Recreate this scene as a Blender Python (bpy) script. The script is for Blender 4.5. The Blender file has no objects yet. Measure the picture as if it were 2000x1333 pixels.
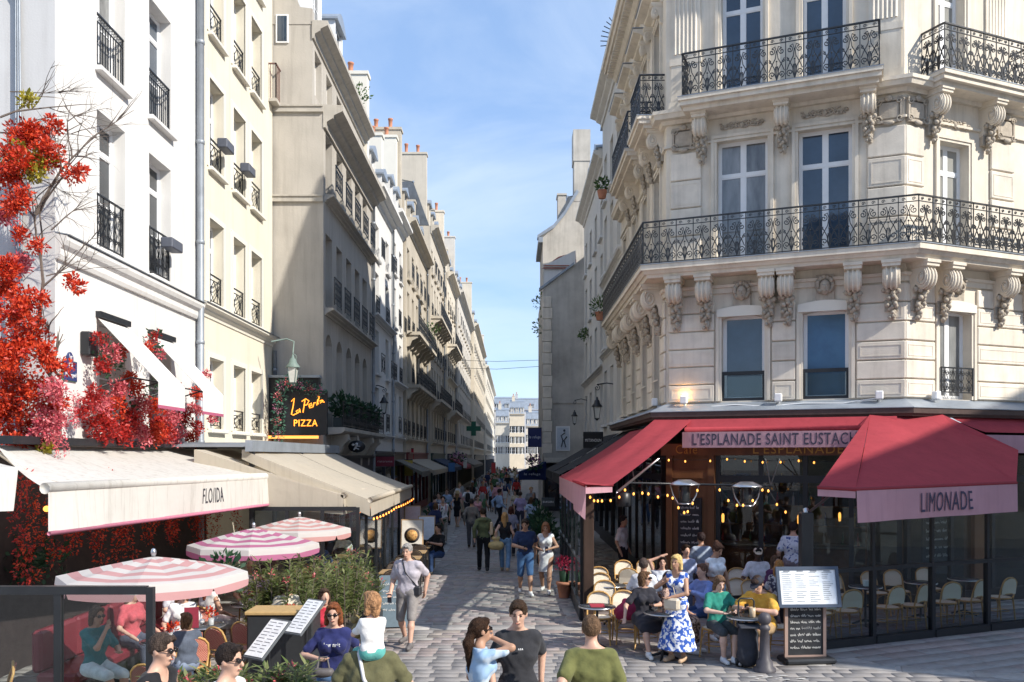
import bpy, math, random
import numpy as np
from mathutils import Matrix, Vector
R = math.radians
rnd = random.Random(7)
SC = bpy.context.scene
COL = SC.collection

# ------------------------------------------------------------ camera, world, sun, exposure
CAM_H = 3.25
cam_data = bpy.data.cameras.new('camera')
cam_data.sensor_width = 36.0
cam_data.lens = 31.5
cam_data.shift_y = 0.113
cam_data.clip_start = 0.1
cam_data.clip_end = 3000
cam = bpy.data.objects.new('camera', cam_data)
cam.location = (0, 0, CAM_H)
cam.rotation_euler = (R(90), 0, 0)
COL.objects.link(cam)
SC.camera = cam

SUN_AZ = math.atan2(0.84, -0.543)      # measured from +Y towards +X
SUN_EL = R(36.5)
world = bpy.data.worlds.new('World')
SC.world = world
world.use_nodes = True
wn, wl = world.node_tree.nodes, world.node_tree.links
bg = wn['Background']
sky = wn.new('ShaderNodeTexSky')
sky.sky_type = 'NISHITA'
sky.sun_disc = False
sky.sun_elevation = SUN_EL
sky.sun_rotation = SUN_AZ
sky.altitude = 50
sky.air_density = 1.0
sky.dust_density = 0.1
sky.ozone_density = 1.6
# thin high cirrus, laid on the sky dome by direction
tc = wn.new('ShaderNodeTexCoord')
mp = wn.new('ShaderNodeMapping')
mp.inputs['Scale'].default_value = (1.6, 1.2, 3.6)
mp.inputs['Rotation'].default_value = (0.0, 0.35, 0.3)
wl.new(tc.outputs['Generated'], mp.inputs['Vector'])
nz = wn.new('ShaderNodeTexNoise')
nz.inputs['Scale'].default_value = 1.7
nz.inputs['Detail'].default_value = 9
nz.inputs['Roughness'].default_value = 0.56
nz.inputs['Distortion'].default_value = 0.5
wl.new(mp.outputs['Vector'], nz.inputs['Vector'])
cr = wn.new('ShaderNodeValToRGB')
cr.color_ramp.elements[0].position = 0.44
cr.color_ramp.elements[1].position = 0.8
cr.color_ramp.elements[1].color = (0.62, 0.62, 0.62, 1)
wl.new(nz.outputs['Fac'], cr.inputs['Fac'])
mx = wn.new('ShaderNodeMix')
mx.data_type = 'RGBA'
mx.inputs['B'].default_value = (4.4, 4.9, 5.5, 1)
wl.new(cr.outputs['Color'], mx.inputs['Factor'])
hz = wn.new('ShaderNodeMix')          # bright even summer air over the whole dome
hz.data_type = 'RGBA'
hz.inputs['Factor'].default_value = 0.62
hz.inputs['B'].default_value = (1.65, 2.55, 4.3, 1)
wl.new(sky.outputs['Color'], hz.inputs['A'])
wl.new(hz.outputs['Result'], mx.inputs['A'])
wl.new(mx.outputs['Result'], bg.inputs['Color'])
bg.inputs['Strength'].default_value = 0.125

sun_data = bpy.data.lights.new('sun', 'SUN')
sun_data.energy = 3.4
sun_data.angle = R(0.53)
sun_data.color = (1.0, 0.93, 0.82)
sun = bpy.data.objects.new('sun', sun_data)
_sd = Vector((math.sin(SUN_AZ) * math.cos(SUN_EL), math.cos(SUN_AZ) * math.cos(SUN_EL), math.sin(SUN_EL)))
sun.rotation_euler = _sd.to_track_quat('Z', 'Y').to_euler()
sun.location = (30, -20, 40)
COL.objects.link(sun)

SC.view_settings.view_transform = 'Standard'
SC.view_settings.look = 'None'
SC.view_settings.exposure = 0.9
SC.view_settings.gamma = 1.0
SC.render.engine = 'CYCLES'
cy = SC.cycles
cy.max_bounces = 8
cy.diffuse_bounces = 5
cy.glossy_bounces = 3
cy.transmission_bounces = 4
cy.transparent_max_bounces = 12
cy.caustics_reflective = False
cy.caustics_refractive = False
cy.use_denoising = True
cy.sample_clamp_indirect = 6

# ------------------------------------------------------------ mesh helpers
PXF = 1750.0
def W(px, py, y):
    "point at depth y that the photograph shows at pixel (px, py)"
    return ((px - 1000) / PXF * y, y, CAM_H + (893 - py) / PXF * y)

def T(x=0, y=0, z=0): return Matrix.Translation((x, y, z))
def RZ(a): return Matrix.Rotation(a, 4, 'Z')
def RX(a): return Matrix.Rotation(a, 4, 'X')
def RY(a): return Matrix.Rotation(a, 4, 'Y')
def S(x, y, z): return Matrix.Diagonal((x, y, z, 1))

class MB:
    "collects shapes, then becomes one mesh"
    def __init__(s): s.v, s.f, s.m, s.sm = [], [], [], []
    def add(s, vs, fs, mi=0, smooth=False, M=None):
        n = len(s.v)
        if M is not None: vs = [tuple(M @ Vector(p)) for p in vs]
        s.v.extend(tuple(p) for p in vs)
        for f in fs:
            s.f.append(tuple(i + n for i in f)); s.m.append(mi); s.sm.append(smooth)
        return s
    def box(s, x0, x1, y0, y1, z0, z1, mi=0, M=None):
        return s.add([(x0,y0,z0),(x1,y0,z0),(x1,y1,z0),(x0,y1,z0),(x0,y0,z1),(x1,y0,z1),(x1,y1,z1),(x0,y1,z1)],
              [(0,3,2,1),(4,5,6,7),(0,1,5,4),(1,2,6,5),(2,3,7,6),(3,0,4,7)], mi, False, M)
    def cbox(s, c, d, mi=0, M=None, bev=0.0):
        x, y, z = c; a, b, e = d[0]/2, d[1]/2, d[2]/2
        if bev <= 0: return s.box(x-a, x+a, y-b, y+b, z-e, z+e, mi, M)
        t = bev; vs = []; 
        for sz in (-1, 1):
            for (i, j) in ((-1,-1),(1,-1),(1,1),(-1,1)):
                vs += [(x+i*(a-t), y+j*(b-t), z+sz*e), (x+i*a, y+j*(b-t), z+sz*(e-t)), (x+i*(a-t), y+j*b, z+sz*(e-t))]
        fs = [(9,6,3,0),(12,15,18,21)]
        for k in range(4):
            k2 = (k+1) % 4
            lo, lo2, hi, hi2 = k*3, k2*3, 12+k*3, 12+k2*3
            w = 2 if k % 2 == 0 else 1
            fs += [(lo+w, lo2+w, hi2+w, hi+w), (lo, lo2, lo2+w, lo+w), (hi+w, hi2+w, hi2, hi)]
            p, q = (1, 2) if k % 2 == 0 else (2, 1)
            fs += [(lo+p, lo+q, hi+q, hi+p) , (lo, lo+q, lo+p), (hi, hi+p, hi+q)]
        return s.add(vs, fs, mi, False, M)
    def quad(s, a, b, c, d, mi=0, smooth=False): return s.add([a, b, c, d], [(0,1,2,3)], mi, smooth)
    def poly(s, pts, mi=0): return s.add(pts, [tuple(range(len(pts)))], mi)
    def tube(s, pts, r, n=6, mi=0, closed=False, cap=True, smooth=True, M=None):
        P = [Vector(p) for p in pts]; k = len(P)
        rr = r if isinstance(r, (list, tuple)) else [r]*k
        vs, fs = [], []; up = Vector((0,0,1)); prev = None
        for i in range(k):
            a = P[(i-1) % k] if (closed or i > 0) else P[i]
            b = P[(i+1) % k] if (closed or i < k-1) else P[i]
            t = (b - a)
            if t.length < 1e-9: t = Vector((0,0,1))
            t.normalize()
            if prev is None:
                h = up if abs(t.z) < 0.95 else Vector((1,0,0))
                u = t.cross(h).normalized()
            else:
                u = prev - t * prev.dot(t)
                if u.length < 1e-6: u = t.orthogonal()
                u.normalize()
            prev = u; w = t.cross(u)
            for j in range(n):
                an = 2*math.pi*(j+0.5)/n
                vs.append(P[i] + (u*math.cos(an) + w*math.sin(an))*rr[i])
        for i in range(k if closed else k-1):
            i2 = (i+1) % k
            for j in range(n):
                j2 = (j+1) % n
                fs.append((i*n+j, i2*n+j, i2*n+j2, i*n+j2)[::-1])
        if cap and not closed:
            fs.append(tuple(range(n))); fs.append(tuple(range((k-1)*n, k*n))[::-1])
        return s.add(vs, fs, mi, smooth and n > 4, M)
    def prism(s, poly, d0, d1, axis='y', mi=0, M=None, smooth=False):
        "polygon of (a, b) pushed from d0 to d1 along axis"
        k = len(poly)
        def P(a, b, d): return {'y': (a, d, b), 'x': (d, a, b), 'z': (a, b, d)}[axis]
        vs = [P(a, b, d0) for a, b in poly] + [P(a, b, d1) for a, b in poly]
        s.add(vs, [tuple(range(k)), tuple(range(2*k-1, k-1, -1))], mi, False, M)
        return s.add(vs, [(i, k+i, k+(i+1) % k, (i+1) % k) for i in range(k)], mi, smooth, M)
    def lathe(s, prof, n=12, c=(0,0,0), mi=0, smooth=True, M=None, a0=0.0, a1=2*math.pi):
        vs, fs = [], []; k = len(prof); full = abs(a1-a0-2*math.pi) < 1e-6
        m = n if full else n+1
        for r, z in prof:
            for j in range(m):
                an = a0 + (a1-a0)*j/n
                vs.append((c[0]+r*math.cos(an), c[1]+r*math.sin(an), c[2]+z))
        for i in range(k-1):
            for j in range(n):
                j2 = (j+1) % m
                fs.append((i*m+j, i*m+j2, (i+1)*m+j2, (i+1)*m+j))
        s.add(vs, fs, mi, smooth, M)
        if full:
            if prof[0][0] > 1e-4: s.add(vs[:m], [tuple(range(m))[::-1]], mi, False, M)
            if prof[-1][0] > 1e-4: s.add(vs[-m:], [tuple(range(m))], mi, False, M)
        return s
    def ball(s, c, r, n=8, mi=0, M=None):
        rx, ry, rz = r if isinstance(r, (tuple, list)) else (r, r, r)
        h = max(4, n//2+1)
        prof = [(math.sin(math.pi*i/h), -math.cos(math.pi*i/h)) for i in range(h+1)]
        prof[0] = (0.0, -1.0); prof[-1] = (0.0, 1.0)
        Q = T(*c) @ S(rx, ry, rz)
        if M is not None: Q = M @ Q
        return s.lathe(prof, n, mi=mi, M=Q)
    def merge(s, o, M=None):
        n = len(s.v)
        s.v.extend(o.v if M is None else [tuple(M @ Vector(p)) for p in o.v])
        s.f.extend(tuple(i+n for i in f) for f in o.f); s.m.extend(o.m); s.sm.extend(o.sm); return s
    def mesh(s, name):
        me = bpy.data.meshes.new(name)
        me.from_pydata(s.v, [], s.f)
        if any(s.m): me.polygons.foreach_set('material_index', s.m)
        if any(s.sm): me.polygons.foreach_set('use_smooth', s.sm)
        me.update(); return me

def arr_mesh(name, v, f, smooth=False):
    "mesh from numpy arrays; f is (n, k) with equal k"
    me = bpy.data.meshes.new(name)
    v = np.asarray(v, dtype=np.float32); f = np.asarray(f, dtype=np.int32); k = f.shape[1]
    me.vertices.add(len(v)); me.vertices.foreach_set('co', v.ravel())
    me.loops.add(f.size); me.loops.foreach_set('vertex_index', f.ravel())
    me.polygons.add(len(f))
    me.polygons.foreach_set('loop_start', np.arange(0, f.size, k, dtype=np.int32))
    if smooth: me.polygons.foreach_set('use_smooth', np.ones(len(f), dtype=bool))
    me.update(calc_edges=True); me.validate(); return me

def setmats(me, mats):
    if mats is None: return
    if not isinstance(mats, (list, tuple)): mats = [mats]
    if len(me.materials) == 0:
        for m in mats: me.materials.append(m)

def tag(o, label=None, cat=None, group=None, kind=None):
    if label: o['label'] = label
    if cat: o['category'] = cat
    if group: o['group'] = group
    if kind: o['kind'] = kind
    return o

def thing(name, label, cat, loc=(0,0,0), rz=0.0, group=None):
    o = bpy.data.objects.new(name, None)
    o.empty_display_size = 0.1
    COL.objects.link(o)
    o.location = loc; o.rotation_euler = (0, 0, rz)
    return tag(o, label, cat, group)

def part(name, me, mats, parent=None, M=None, label=None):
    "a mesh object; M is local to its parent"
    if isinstance(me, MB): me = me.mesh(name)
    setmats(me, mats)
    o = bpy.data.objects.new(name, me)
    COL.objects.link(o)
    if parent is not None: o.parent = parent
    if M is not None: o.matrix_basis = M
    if label: o['label'] = label
    return o

def solo(name, me, mats, label, cat, group=None, M=None, kind=None):
    return tag(part(name, me, mats, None, M), label, cat, group, kind)

KIDS = {}
def copy_tree(o, parent=None):
    c = o.copy(); COL.objects.link(c); c.parent = parent
    for ch in kids_of(o): copy_tree(ch, c)
    return c
def kids_of(o):
    if o.name not in KIDS: KIDS[o.name] = list(o.children)
    return KIDS[o.name]
def dup(o, loc, rz, label=None, group=None):
    c = copy_tree(o); c.location = loc; c.rotation_euler = (0, 0, rz)
    if label: c['label'] = label
    if group: c['group'] = group
    return c

def text_mesh(s, w, h, depth=0.004, shear=0.0, bold=0.0):
    "lettering in the x-z plane, facing -y, fitted into w x h from (0, 0)"
    cu = bpy.data.curves.new('lettering', 'FONT')
    cu.body = s; cu.extrude = 0.001; cu.resolution_u = 3; cu.shear = shear; cu.offset = bold; cu.space_character = 1.12
    o = bpy.data.objects.new('lettering', cu); COL.objects.link(o)
    dg = bpy.context.evaluated_depsgraph_get()
    me = bpy.data.meshes.new_from_object(o.evaluated_get(dg))
    bpy.data.objects.remove(o); bpy.data.curves.remove(cu)
    n = len(me.vertices); co = np.empty(n*3, dtype=np.float32); me.vertices.foreach_get('co', co); co = co.reshape(-1, 3)
    lo, hi = co.min(0), co.max(0)
    sx = w/(hi[0]-lo[0]); sz = h/(hi[1]-lo[1])
    out = np.stack([(co[:,0]-lo[0])*sx, -np.sign(co[:,2])*depth/2, (co[:,1]-lo[1])*sz], 1)
    me.vertices.foreach_set('co', out.astype(np.float32).ravel()); me.materials.clear(); me.update()
    return me

def warp_text(me, fn):
    "lay lettering onto a curved cloth: fn(x, z) gives y of the cloth"
    n = len(me.vertices); co = np.empty(n*3, dtype=np.float32); me.vertices.foreach_get('co', co); co = co.reshape(-1, 3)
    co[:,1] += np.array([fn(float(p[0]), float(p[2])) for p in co]); me.vertices.foreach_set('co', co.ravel()); me.update(); return me

def scribble(mb, x0, x1, z, h, seed, y=0.0, r=0.004, mi=0):
    "a line of chalk handwriting"
    q = random.Random(seed); x = x0
    while x < x1:
        n = q.randint(5, 12); w = min(n*h*0.28, x1-x); pts = []
        for i in range(n*2+1):
            pts.append((x+w*i/(n*2.0), y, z+(0.5+0.5*math.sin(i*1.7+q.random()*1.6))*h*(1.0 if q.random() > 0.25 else 1.7)*0.6))
        mb.tube(pts, r, 3, mi, smooth=False); x += w + h*0.5
# ------------------------------------------------------------ materials
MATS = {}
def _new(name):
    m = bpy.data.materials.new(name); m.use_nodes = True
    nt = m.node_tree; b = nt.nodes['Principled BSDF']; return m, nt, b

def mat(name, col, rough=0.7, metal=0.0, var=0.08, scale=6.0, bump=0.0, bscale=40.0, streak=0.0, spec=0.4, coat=0.0, obj=False,
        col2=None, rand=0.0, sheen=0.0, trans=0.0, detail=5.0, vscale=1.0, island=False):
    """one procedural surface: base colour broken by noise, vertical streaks, fine relief.
    rand: brightness change from piece to piece"""
    if name in MATS: return MATS[name]
    m, nt, b = _new(name); N, L = nt.nodes, nt.links
    b.inputs['Roughness'].default_value = rough
    b.inputs['Metallic'].default_value = metal
    b.inputs['Specular IOR Level'].default_value = spec
    b.inputs['Coat Weight'].default_value = coat
    if sheen: b.inputs['Sheen Weight'].default_value = sheen
    if trans:
        b.inputs['Subsurface Weight'].default_value = 0.0
    if obj:
        c = N.new('ShaderNodeTexCoord').outputs['Object']
    else:
        c = N.new('ShaderNodeNewGeometry').outputs['Position']
    n1 = N.new('ShaderNodeTexNoise'); n1.inputs['Scale'].default_value = scale; n1.inputs['Detail'].default_value = detail
    n1.inputs['Roughness'].default_value = 0.62
    if vscale != 1.0:
        q = N.new('ShaderNodeMapping'); q.inputs['Scale'].default_value = (1, 1, vscale)
        L.new(c, q.inputs['Vector']); L.new(q.outputs['Vector'], n1.inputs['Vector'])
    else: L.new(c, n1.inputs['Vector'])
    r1 = N.new('ShaderNodeMapRange')
    r1.inputs['From Min'].default_value = 0.3; r1.inputs['From Max'].default_value = 0.7
    L.new(n1.outputs['Fac'], r1.inputs['Value'])
    mixn = N.new('ShaderNodeMix'); mixn.data_type = 'RGBA'
    A = tuple(max(0, x*(1-var)) for x in col); B = tuple(min(1, x*(1+var)) for x in (col2 or col))
    mixn.inputs['A'].default_value = (*A, 1); mixn.inputs['B'].default_value = (*B, 1)
    L.new(r1.outputs['Result'], mixn.inputs['Factor'])
    out = mixn.outputs['Result']
    if streak:
        mp_ = N.new('ShaderNodeMapping'); mp_.inputs['Scale'].default_value = (3.0, 3.0, 0.22)
        L.new(c, mp_.inputs['Vector'])
        n2 = N.new('ShaderNodeTexNoise'); n2.inputs['Scale'].default_value = 1.6; n2.inputs['Detail'].default_value = 6
        n2.inputs['Roughness'].default_value = 0.65
        L.new(mp_.outputs['Vector'], n2.inputs['Vector'])
        r2 = N.new('ShaderNodeMapRange'); r2.inputs['From Min'].default_value = 0.48; r2.inputs['From Max'].default_value = 0.78
        r2.inputs['To Max'].default_value = streak
        L.new(n2.outputs['Fac'], r2.inputs['Value'])
        m2 = N.new('ShaderNodeMix'); m2.data_type = 'RGBA'; m2.blend_type = 'MULTIPLY'
        m2.inputs['B'].default_value = (0.42, 0.39, 0.36, 1)
        L.new(r2.outputs['Result'], m2.inputs['Factor']); L.new(out, m2.inputs['A']); out = m2.outputs['Result']
    if rand:
        if island: ro = N.new('ShaderNodeNewGeometry').outputs['Random Per Island']
        else: ro = N.new('ShaderNodeObjectInfo').outputs['Random']
        r3 = N.new('ShaderNodeMapRange'); r3.inputs['To Min'].default_value = 1-rand; r3.inputs['To Max'].default_value = 1+rand
        L.new(ro, r3.inputs['Value'])
        m3 = N.new('ShaderNodeMix'); m3.data_type = 'RGBA'; m3.blend_type = 'MULTIPLY'; m3.inputs['Factor'].default_value = 1
        L.new(out, m3.inputs['A']); L.new(r3.outputs['Result'], m3.inputs['B']); out = m3.outputs['Result']
    L.new(out, b.inputs['Base Color'])
    if bump:
        n3 = N.new('ShaderNodeTexNoise'); n3.inputs['Scale'].default_value = bscale; n3.inputs['Detail'].default_value = 4
        L.new(c, n3.inputs['Vector'])
        bp = N.new('ShaderNodeBump'); bp.inputs['Strength'].default_value = bump; bp.inputs['Distance'].default_value = 0.02
        L.new(n3.outputs['Fac'], bp.inputs['Height']); L.new(bp.outputs['Normal'], b.inputs['Normal'])
    MATS[name] = m; return m

def leafmat(name, col, col2, tr=0.35, rough=0.5):
    if name in MATS: return MATS[name]
    m, nt, b = _new(name); N, L = nt.nodes, nt.links
    b.inputs['Roughness'].default_value = rough
    g = N.new('ShaderNodeNewGeometry')
    x = N.new('ShaderNodeMix'); x.data_type = 'RGBA'
    x.inputs['A'].default_value = (*col, 1); x.inputs['B'].default_value = (*col2, 1)
    L.new(g.outputs['Random Per Island'], x.inputs['Factor'])
    L.new(x.outputs['Result'], b.inputs['Base Color'])
    t = N.new('ShaderNodeBsdfTranslucent'); L.new(x.outputs['Result'], t.inputs['Color'])
    s = N.new('ShaderNodeMixShader'); s.inputs['Fac'].default_value = tr
    L.new(b.outputs['BSDF'], s.inputs[1]); L.new(t.outputs['BSDF'], s.inputs[2])
    L.new(s.outputs['Shader'], N['Material Output'].inputs['Surface'])
    MATS[name] = m; return m

def clothmat(name, col, tr=0.25, var=0.06, dirt=0.0, rough=0.85):
    "awning canvas: lets a little light through"
    if name in MATS: return MATS[name]
    m, nt, b = _new(name); N, L = nt.nodes, nt.links
    b.inputs['Roughness'].default_value = rough; b.inputs['Specular IOR Level'].default_value = 0.2
    g = N.new('ShaderNodeNewGeometry')
    n1 = N.new('ShaderNodeTexNoise'); n1.inputs['Scale'].default_value = 2.3; n1.inputs['Detail'].default_value = 7
    L.new(g.outputs['Position'], n1.inputs['Vector'])
    x = N.new('ShaderNodeMix'); x.data_type = 'RGBA'
    x.inputs['A'].default_value = (*[c*(1-var) for c in col], 1); x.inputs['B'].default_value = (*[min(1, c*(1+var)) for c in col], 1)
    L.new(n1.outputs['Fac'], x.inputs['Factor']); out = x.outputs['Result']
    if dirt:
        mp_ = N.new('ShaderNodeMapping'); mp_.inputs['Scale'].default_value = (6.0, 6.0, 0.5)
        L.new(g.outputs['Position'], mp_.inputs['Vector'])
        n2 = N.new('ShaderNodeTexNoise'); n2.inputs['Scale'].default_value = 1.5; n2.inputs['Detail'].default_value = 8; n2.inputs['Roughness'].default_value = 0.7
        L.new(mp_.outputs['Vector'], n2.inputs['Vector'])
        r2 = N.new('ShaderNodeMapRange'); r2.inputs['From Min'].default_value = 0.5; r2.inputs['From Max'].default_value = 0.75; r2.inputs['To Max'].default_value = dirt
        L.new(n2.outputs['Fac'], r2.inputs['Value'])
        m2 = N.new('ShaderNodeMix'); m2.data_type = 'RGBA'; m2.blend_type = 'MULTIPLY'; m2.inputs['B'].default_value = (0.5, 0.47, 0.42, 1)
        L.new(r2.outputs['Result'], m2.inputs['Factor']); L.new(out, m2.inputs['A']); out = m2.outputs['Result']
    L.new(out, b.inputs['Base Color'])
    n3 = N.new('ShaderNodeTexNoise'); n3.inputs['Scale'].default_value = 5; n3.inputs['Detail'].default_value = 3
    L.new(g.outputs['Position'], n3.inputs['Vector'])
    bp = N.new('ShaderNodeBump'); bp.inputs['Strength'].default_value = 0.35; bp.inputs['Distance'].default_value = 0.03
    L.new(n3.outputs['Fac'], bp.inputs['Height']); L.new(bp.outputs['Normal'], b.inputs['Normal'])
    t = N.new('ShaderNodeBsdfTranslucent'); L.new(out, t.inputs['Color'])
    s = N.new('ShaderNodeMixShader'); s.inputs['Fac'].default_value = tr
    L.new(b.outputs['BSDF'], s.inputs[1]); L.new(t.outputs['BSDF'], s.inputs[2])
    L.new(s.outputs['Shader'], N['Material Output'].inputs['Surface'])
    MATS[name] = m; return m

def glassmat(name, tint=(0.86, 0.9, 0.9), gloss=1.0, rough=0.0):
    "thin clear pane: see-through with mirror reflections at the angle the photograph shows"
    if name in MATS: return MATS[name]
    m, nt, b = _new(name); N, L = nt.nodes, nt.links
    N.remove(b)
    t = N.new('ShaderNodeBsdfTransparent'); t.inputs['Color'].default_value = (*tint, 1)
    g = N.new('ShaderNodeBsdfGlossy'); g.inputs['Roughness'].default_value = rough
    g.inputs['Color'].default_value = (gloss, gloss, gloss, 1)
    lw = N.new('ShaderNodeLayerWeight'); lw.inputs['Blend'].default_value = 0.5
    p5 = N.new('ShaderNodeMath'); p5.operation = 'POWER'; p5.inputs[1].default_value = 5.0; L.new(lw.outputs['Facing'], p5.inputs[0])
    f = N.new('ShaderNodeMath'); f.operation = 'MULTIPLY_ADD'; f.inputs[1].default_value = 0.9; f.inputs[2].default_value = 0.03; L.new(p5.outputs[0], f.inputs[0])
    s = N.new('ShaderNodeMixShader')
    L.new(f.outputs[0], s.inputs['Fac']); L.new(t.outputs['BSDF'], s.inputs[1]); L.new(g.outputs['BSDF'], s.inputs[2])
    L.new(s.outputs['Shader'], N['Material Output'].inputs['Surface'])
    MATS[name] = m; return m

def emit(name, col, strength):
    if name in MATS: return MATS[name]
    m, nt, b = _new(name)
    b.inputs['Base Color'].default_value = (*col, 1)
    b.inputs['Emission Color'].default_value = (*col, 1); b.inputs['Emission Strength'].default_value = strength
    MATS[name] = m; return m

def plain(col, rough=0.8, name=None, **k):
    name = name or 'c_%02x%02x%02x_%d' % (*[int(max(0, min(1, c))*255) for c in col], int(rough*100))
    return mat(name, col, rough, obj=True, var=0.1, scale=14, **k)

# walls
M_white = mat('white_render', (0.70, 0.69, 0.67), 0.9, var=0.035, scale=0.9, streak=0.22, bump=0.10, bscale=30)
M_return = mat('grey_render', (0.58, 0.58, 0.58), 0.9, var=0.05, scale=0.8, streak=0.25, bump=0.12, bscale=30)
M_cream = mat('cream_render', (0.73, 0.68, 0.56), 0.9, var=0.035, scale=0.9, streak=0.2, bump=0.10, bscale=30)
M_creamlight = mat('cream_surround', (0.74, 0.71, 0.63), 0.88, var=0.03, scale=2)
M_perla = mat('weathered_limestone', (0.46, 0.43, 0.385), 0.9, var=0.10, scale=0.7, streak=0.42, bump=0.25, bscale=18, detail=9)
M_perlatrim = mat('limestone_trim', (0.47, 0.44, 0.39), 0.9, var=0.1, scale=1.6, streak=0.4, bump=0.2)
M_stone = mat('pale_ashlar', (0.70, 0.635, 0.535), 0.85, var=0.12, scale=1.3, streak=0.42, bump=0.12, bscale=30, detail=8)
M_block = mat('ashlar_block', (0.71, 0.645, 0.55), 0.85, var=0.13, scale=2.2, streak=0.36, bump=0.12, bscale=30, rand=0.07, detail=8)
M_carve = mat('carved_stone', (0.42, 0.37, 0.305), 0.88, var=0.18, scale=8, streak=0.25, bump=0.3, bscale=25, detail=7)
M_grimy = mat('grimy_wall', (0.33, 0.31, 0.285), 0.92, var=0.12, scale=0.42, col2=(.56,.53,.48), streak=0.3, bump=0.25, bscale=12, detail=10)
M_zinc = mat('zinc_sheet', (0.33, 0.37, 0.42), 0.45, metal=0.35, var=0.15, scale=1.5, streak=0.25)
M_slate = mat('slate_roof', (0.10, 0.115, 0.135), 0.6, var=0.2, scale=3)
M_tile = mat('red_tile', (0.28, 0.10, 0.07), 0.85, var=0.2, scale=4)
M_pot = mat('terracotta', (0.46, 0.20, 0.12), 0.85, var=0.15, scale=6)
M_iron = mat('black_iron', (0.018, 0.02, 0.024), 0.42, var=0.2, scale=10, spec=0.5)
M_frame = mat('white_joinery', (0.78, 0.79, 0.80), 0.5, var=0.03, scale=6)
M_black = mat('black_frame', (0.02, 0.022, 0.026), 0.4, var=0.15, scale=5)
M_pane = [mat('window_glass_dark', (0.02, 0.026, 0.034), 0.03, var=0.5, scale=0.9, spec=0.9, bump=.035, bscale=2.2),
          mat('window_glass_curtain', (0.20, 0.205, 0.205), 0.04, var=0.7, scale=1.8, spec=0.9, vscale=0.25, bump=.035, bscale=2.2),
          mat('window_glass_sky', (0.03, 0.05, 0.08), 0.03, var=0.5, scale=0.6, spec=1.0, bump=.035, bscale=2.0),
          mat('window_glass_blind', (0.30, 0.30, 0.28), 0.08, var=0.12, scale=1.2, spec=0.8, coat=0.5)]
M_pane.append(mat('window_glass_bluefilm', (.07,.17,.30), .05, var=.35, scale=.8, spec=.8, bump=.03, bscale=2))
M_pipe = mat('zinc_pipe', (0.28, 0.31, 0.35), 0.5, metal=0.3, var=0.15, scale=3)
M_wood = mat('varnished_wood', (0.16, 0.07, 0.028), 0.45, var=0.35, scale=2.2, vscale=0.15, bump=0.1, detail=8)
M_glass = glassmat('clear_glass')
M_chalk = mat('chalk', (0.72, 0.72, 0.70), 0.9, var=0.2, scale=30)
M_board = mat('blackboard', (0.025, 0.027, 0.032), 0.7, var=0.4, scale=4, detail=8)
M_bulb = emit('bulb_glow', (1.0, 0.42, 0.08), 1.3)
M_steel = mat('brushed_steel', (0.55, 0.56, 0.58), 0.28, metal=0.9, var=0.1, scale=8)

def clothm(col):
    "worn garment cloth: soft folds and uneven tone"
    return mat('cloth_%02x%02x%02x' % tuple(int(max(0, min(1, c))*255) for c in col), col, .9, obj=True, var=.22, scale=9, bump=.55, bscale=11, spec=.15, sheen=.1, detail=6)
def hairm(col):
    return mat('hair_%02x%02x%02x' % tuple(int(max(0, min(1, c))*255) for c in col), col, .45, obj=True, var=.6, scale=60, vscale=.12, bump=.8, bscale=90, col2=tuple(min(1, c*1.25) for c in col), spec=.12)
# ------------------------------------------------------------ building kit
# facade frame: x along the wall (viewer's right), y into the building, z up
def wall(mb, x0, x1, z0, z1, ops, depth=0.25, y=0.0, mi=0):
    xs = sorted({x0, x1, *[o['x0'] for o in ops], *[o['x1'] for o in ops]})
    zs = sorted({z0, z1, *[o['z0'] for o in ops], *[o['z1'] for o in ops]})
    for a, b in zip(xs, xs[1:]):
        for c, d in zip(zs, zs[1:]):
            cx, cz = (a+b)/2, (c+d)/2
            if any(o['x0'] < cx < o['x1'] and o['z0'] < cz < o['z1'] for o in ops): continue
            mb.quad((a,y,c), (b,y,c), (b,y,d), (a,y,d), mi)
    for o in ops:
        a, b, c, d = o['x0'], o['x1'], o['z0'], o['z1']; e = y+depth
        r = o.get('arch', 0)
        mb.quad((a,y,c), (a,y,d), (a,e,d), (a,e,c), mi); mb.quad((b,y,d), (b,y,c), (b,e,c), (b,e,d), mi)
        mb.quad((a,y,c), (a,e,c), (b,e,c), (b,y,c), mi)
        if not r: mb.quad((a,y,d), (b,y,d), (b,e,d), (a,e,d), mi)
        else:
            n = 8; pts = [(a+(b-a)*i/n, d-r+r*math.sin(math.pi*i/n)**0.8) for i in range(n+1)]
            for i in range(n):
                p, q = pts[i], pts[i+1]
                mb.quad((p[0],y,p[1]), (q[0],y,q[1]), (q[0],y,d), (p[0],y,d), mi)
                mb.quad((p[0],y,p[1]), (p[0],e,p[1]), (q[0],e,q[1]), (q[0],y,q[1]), mi)

CACHE = {}
def cached(key, fn):
    if key not in CACHE: CACHE[key] = fn()
    return CACHE[key]

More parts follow.
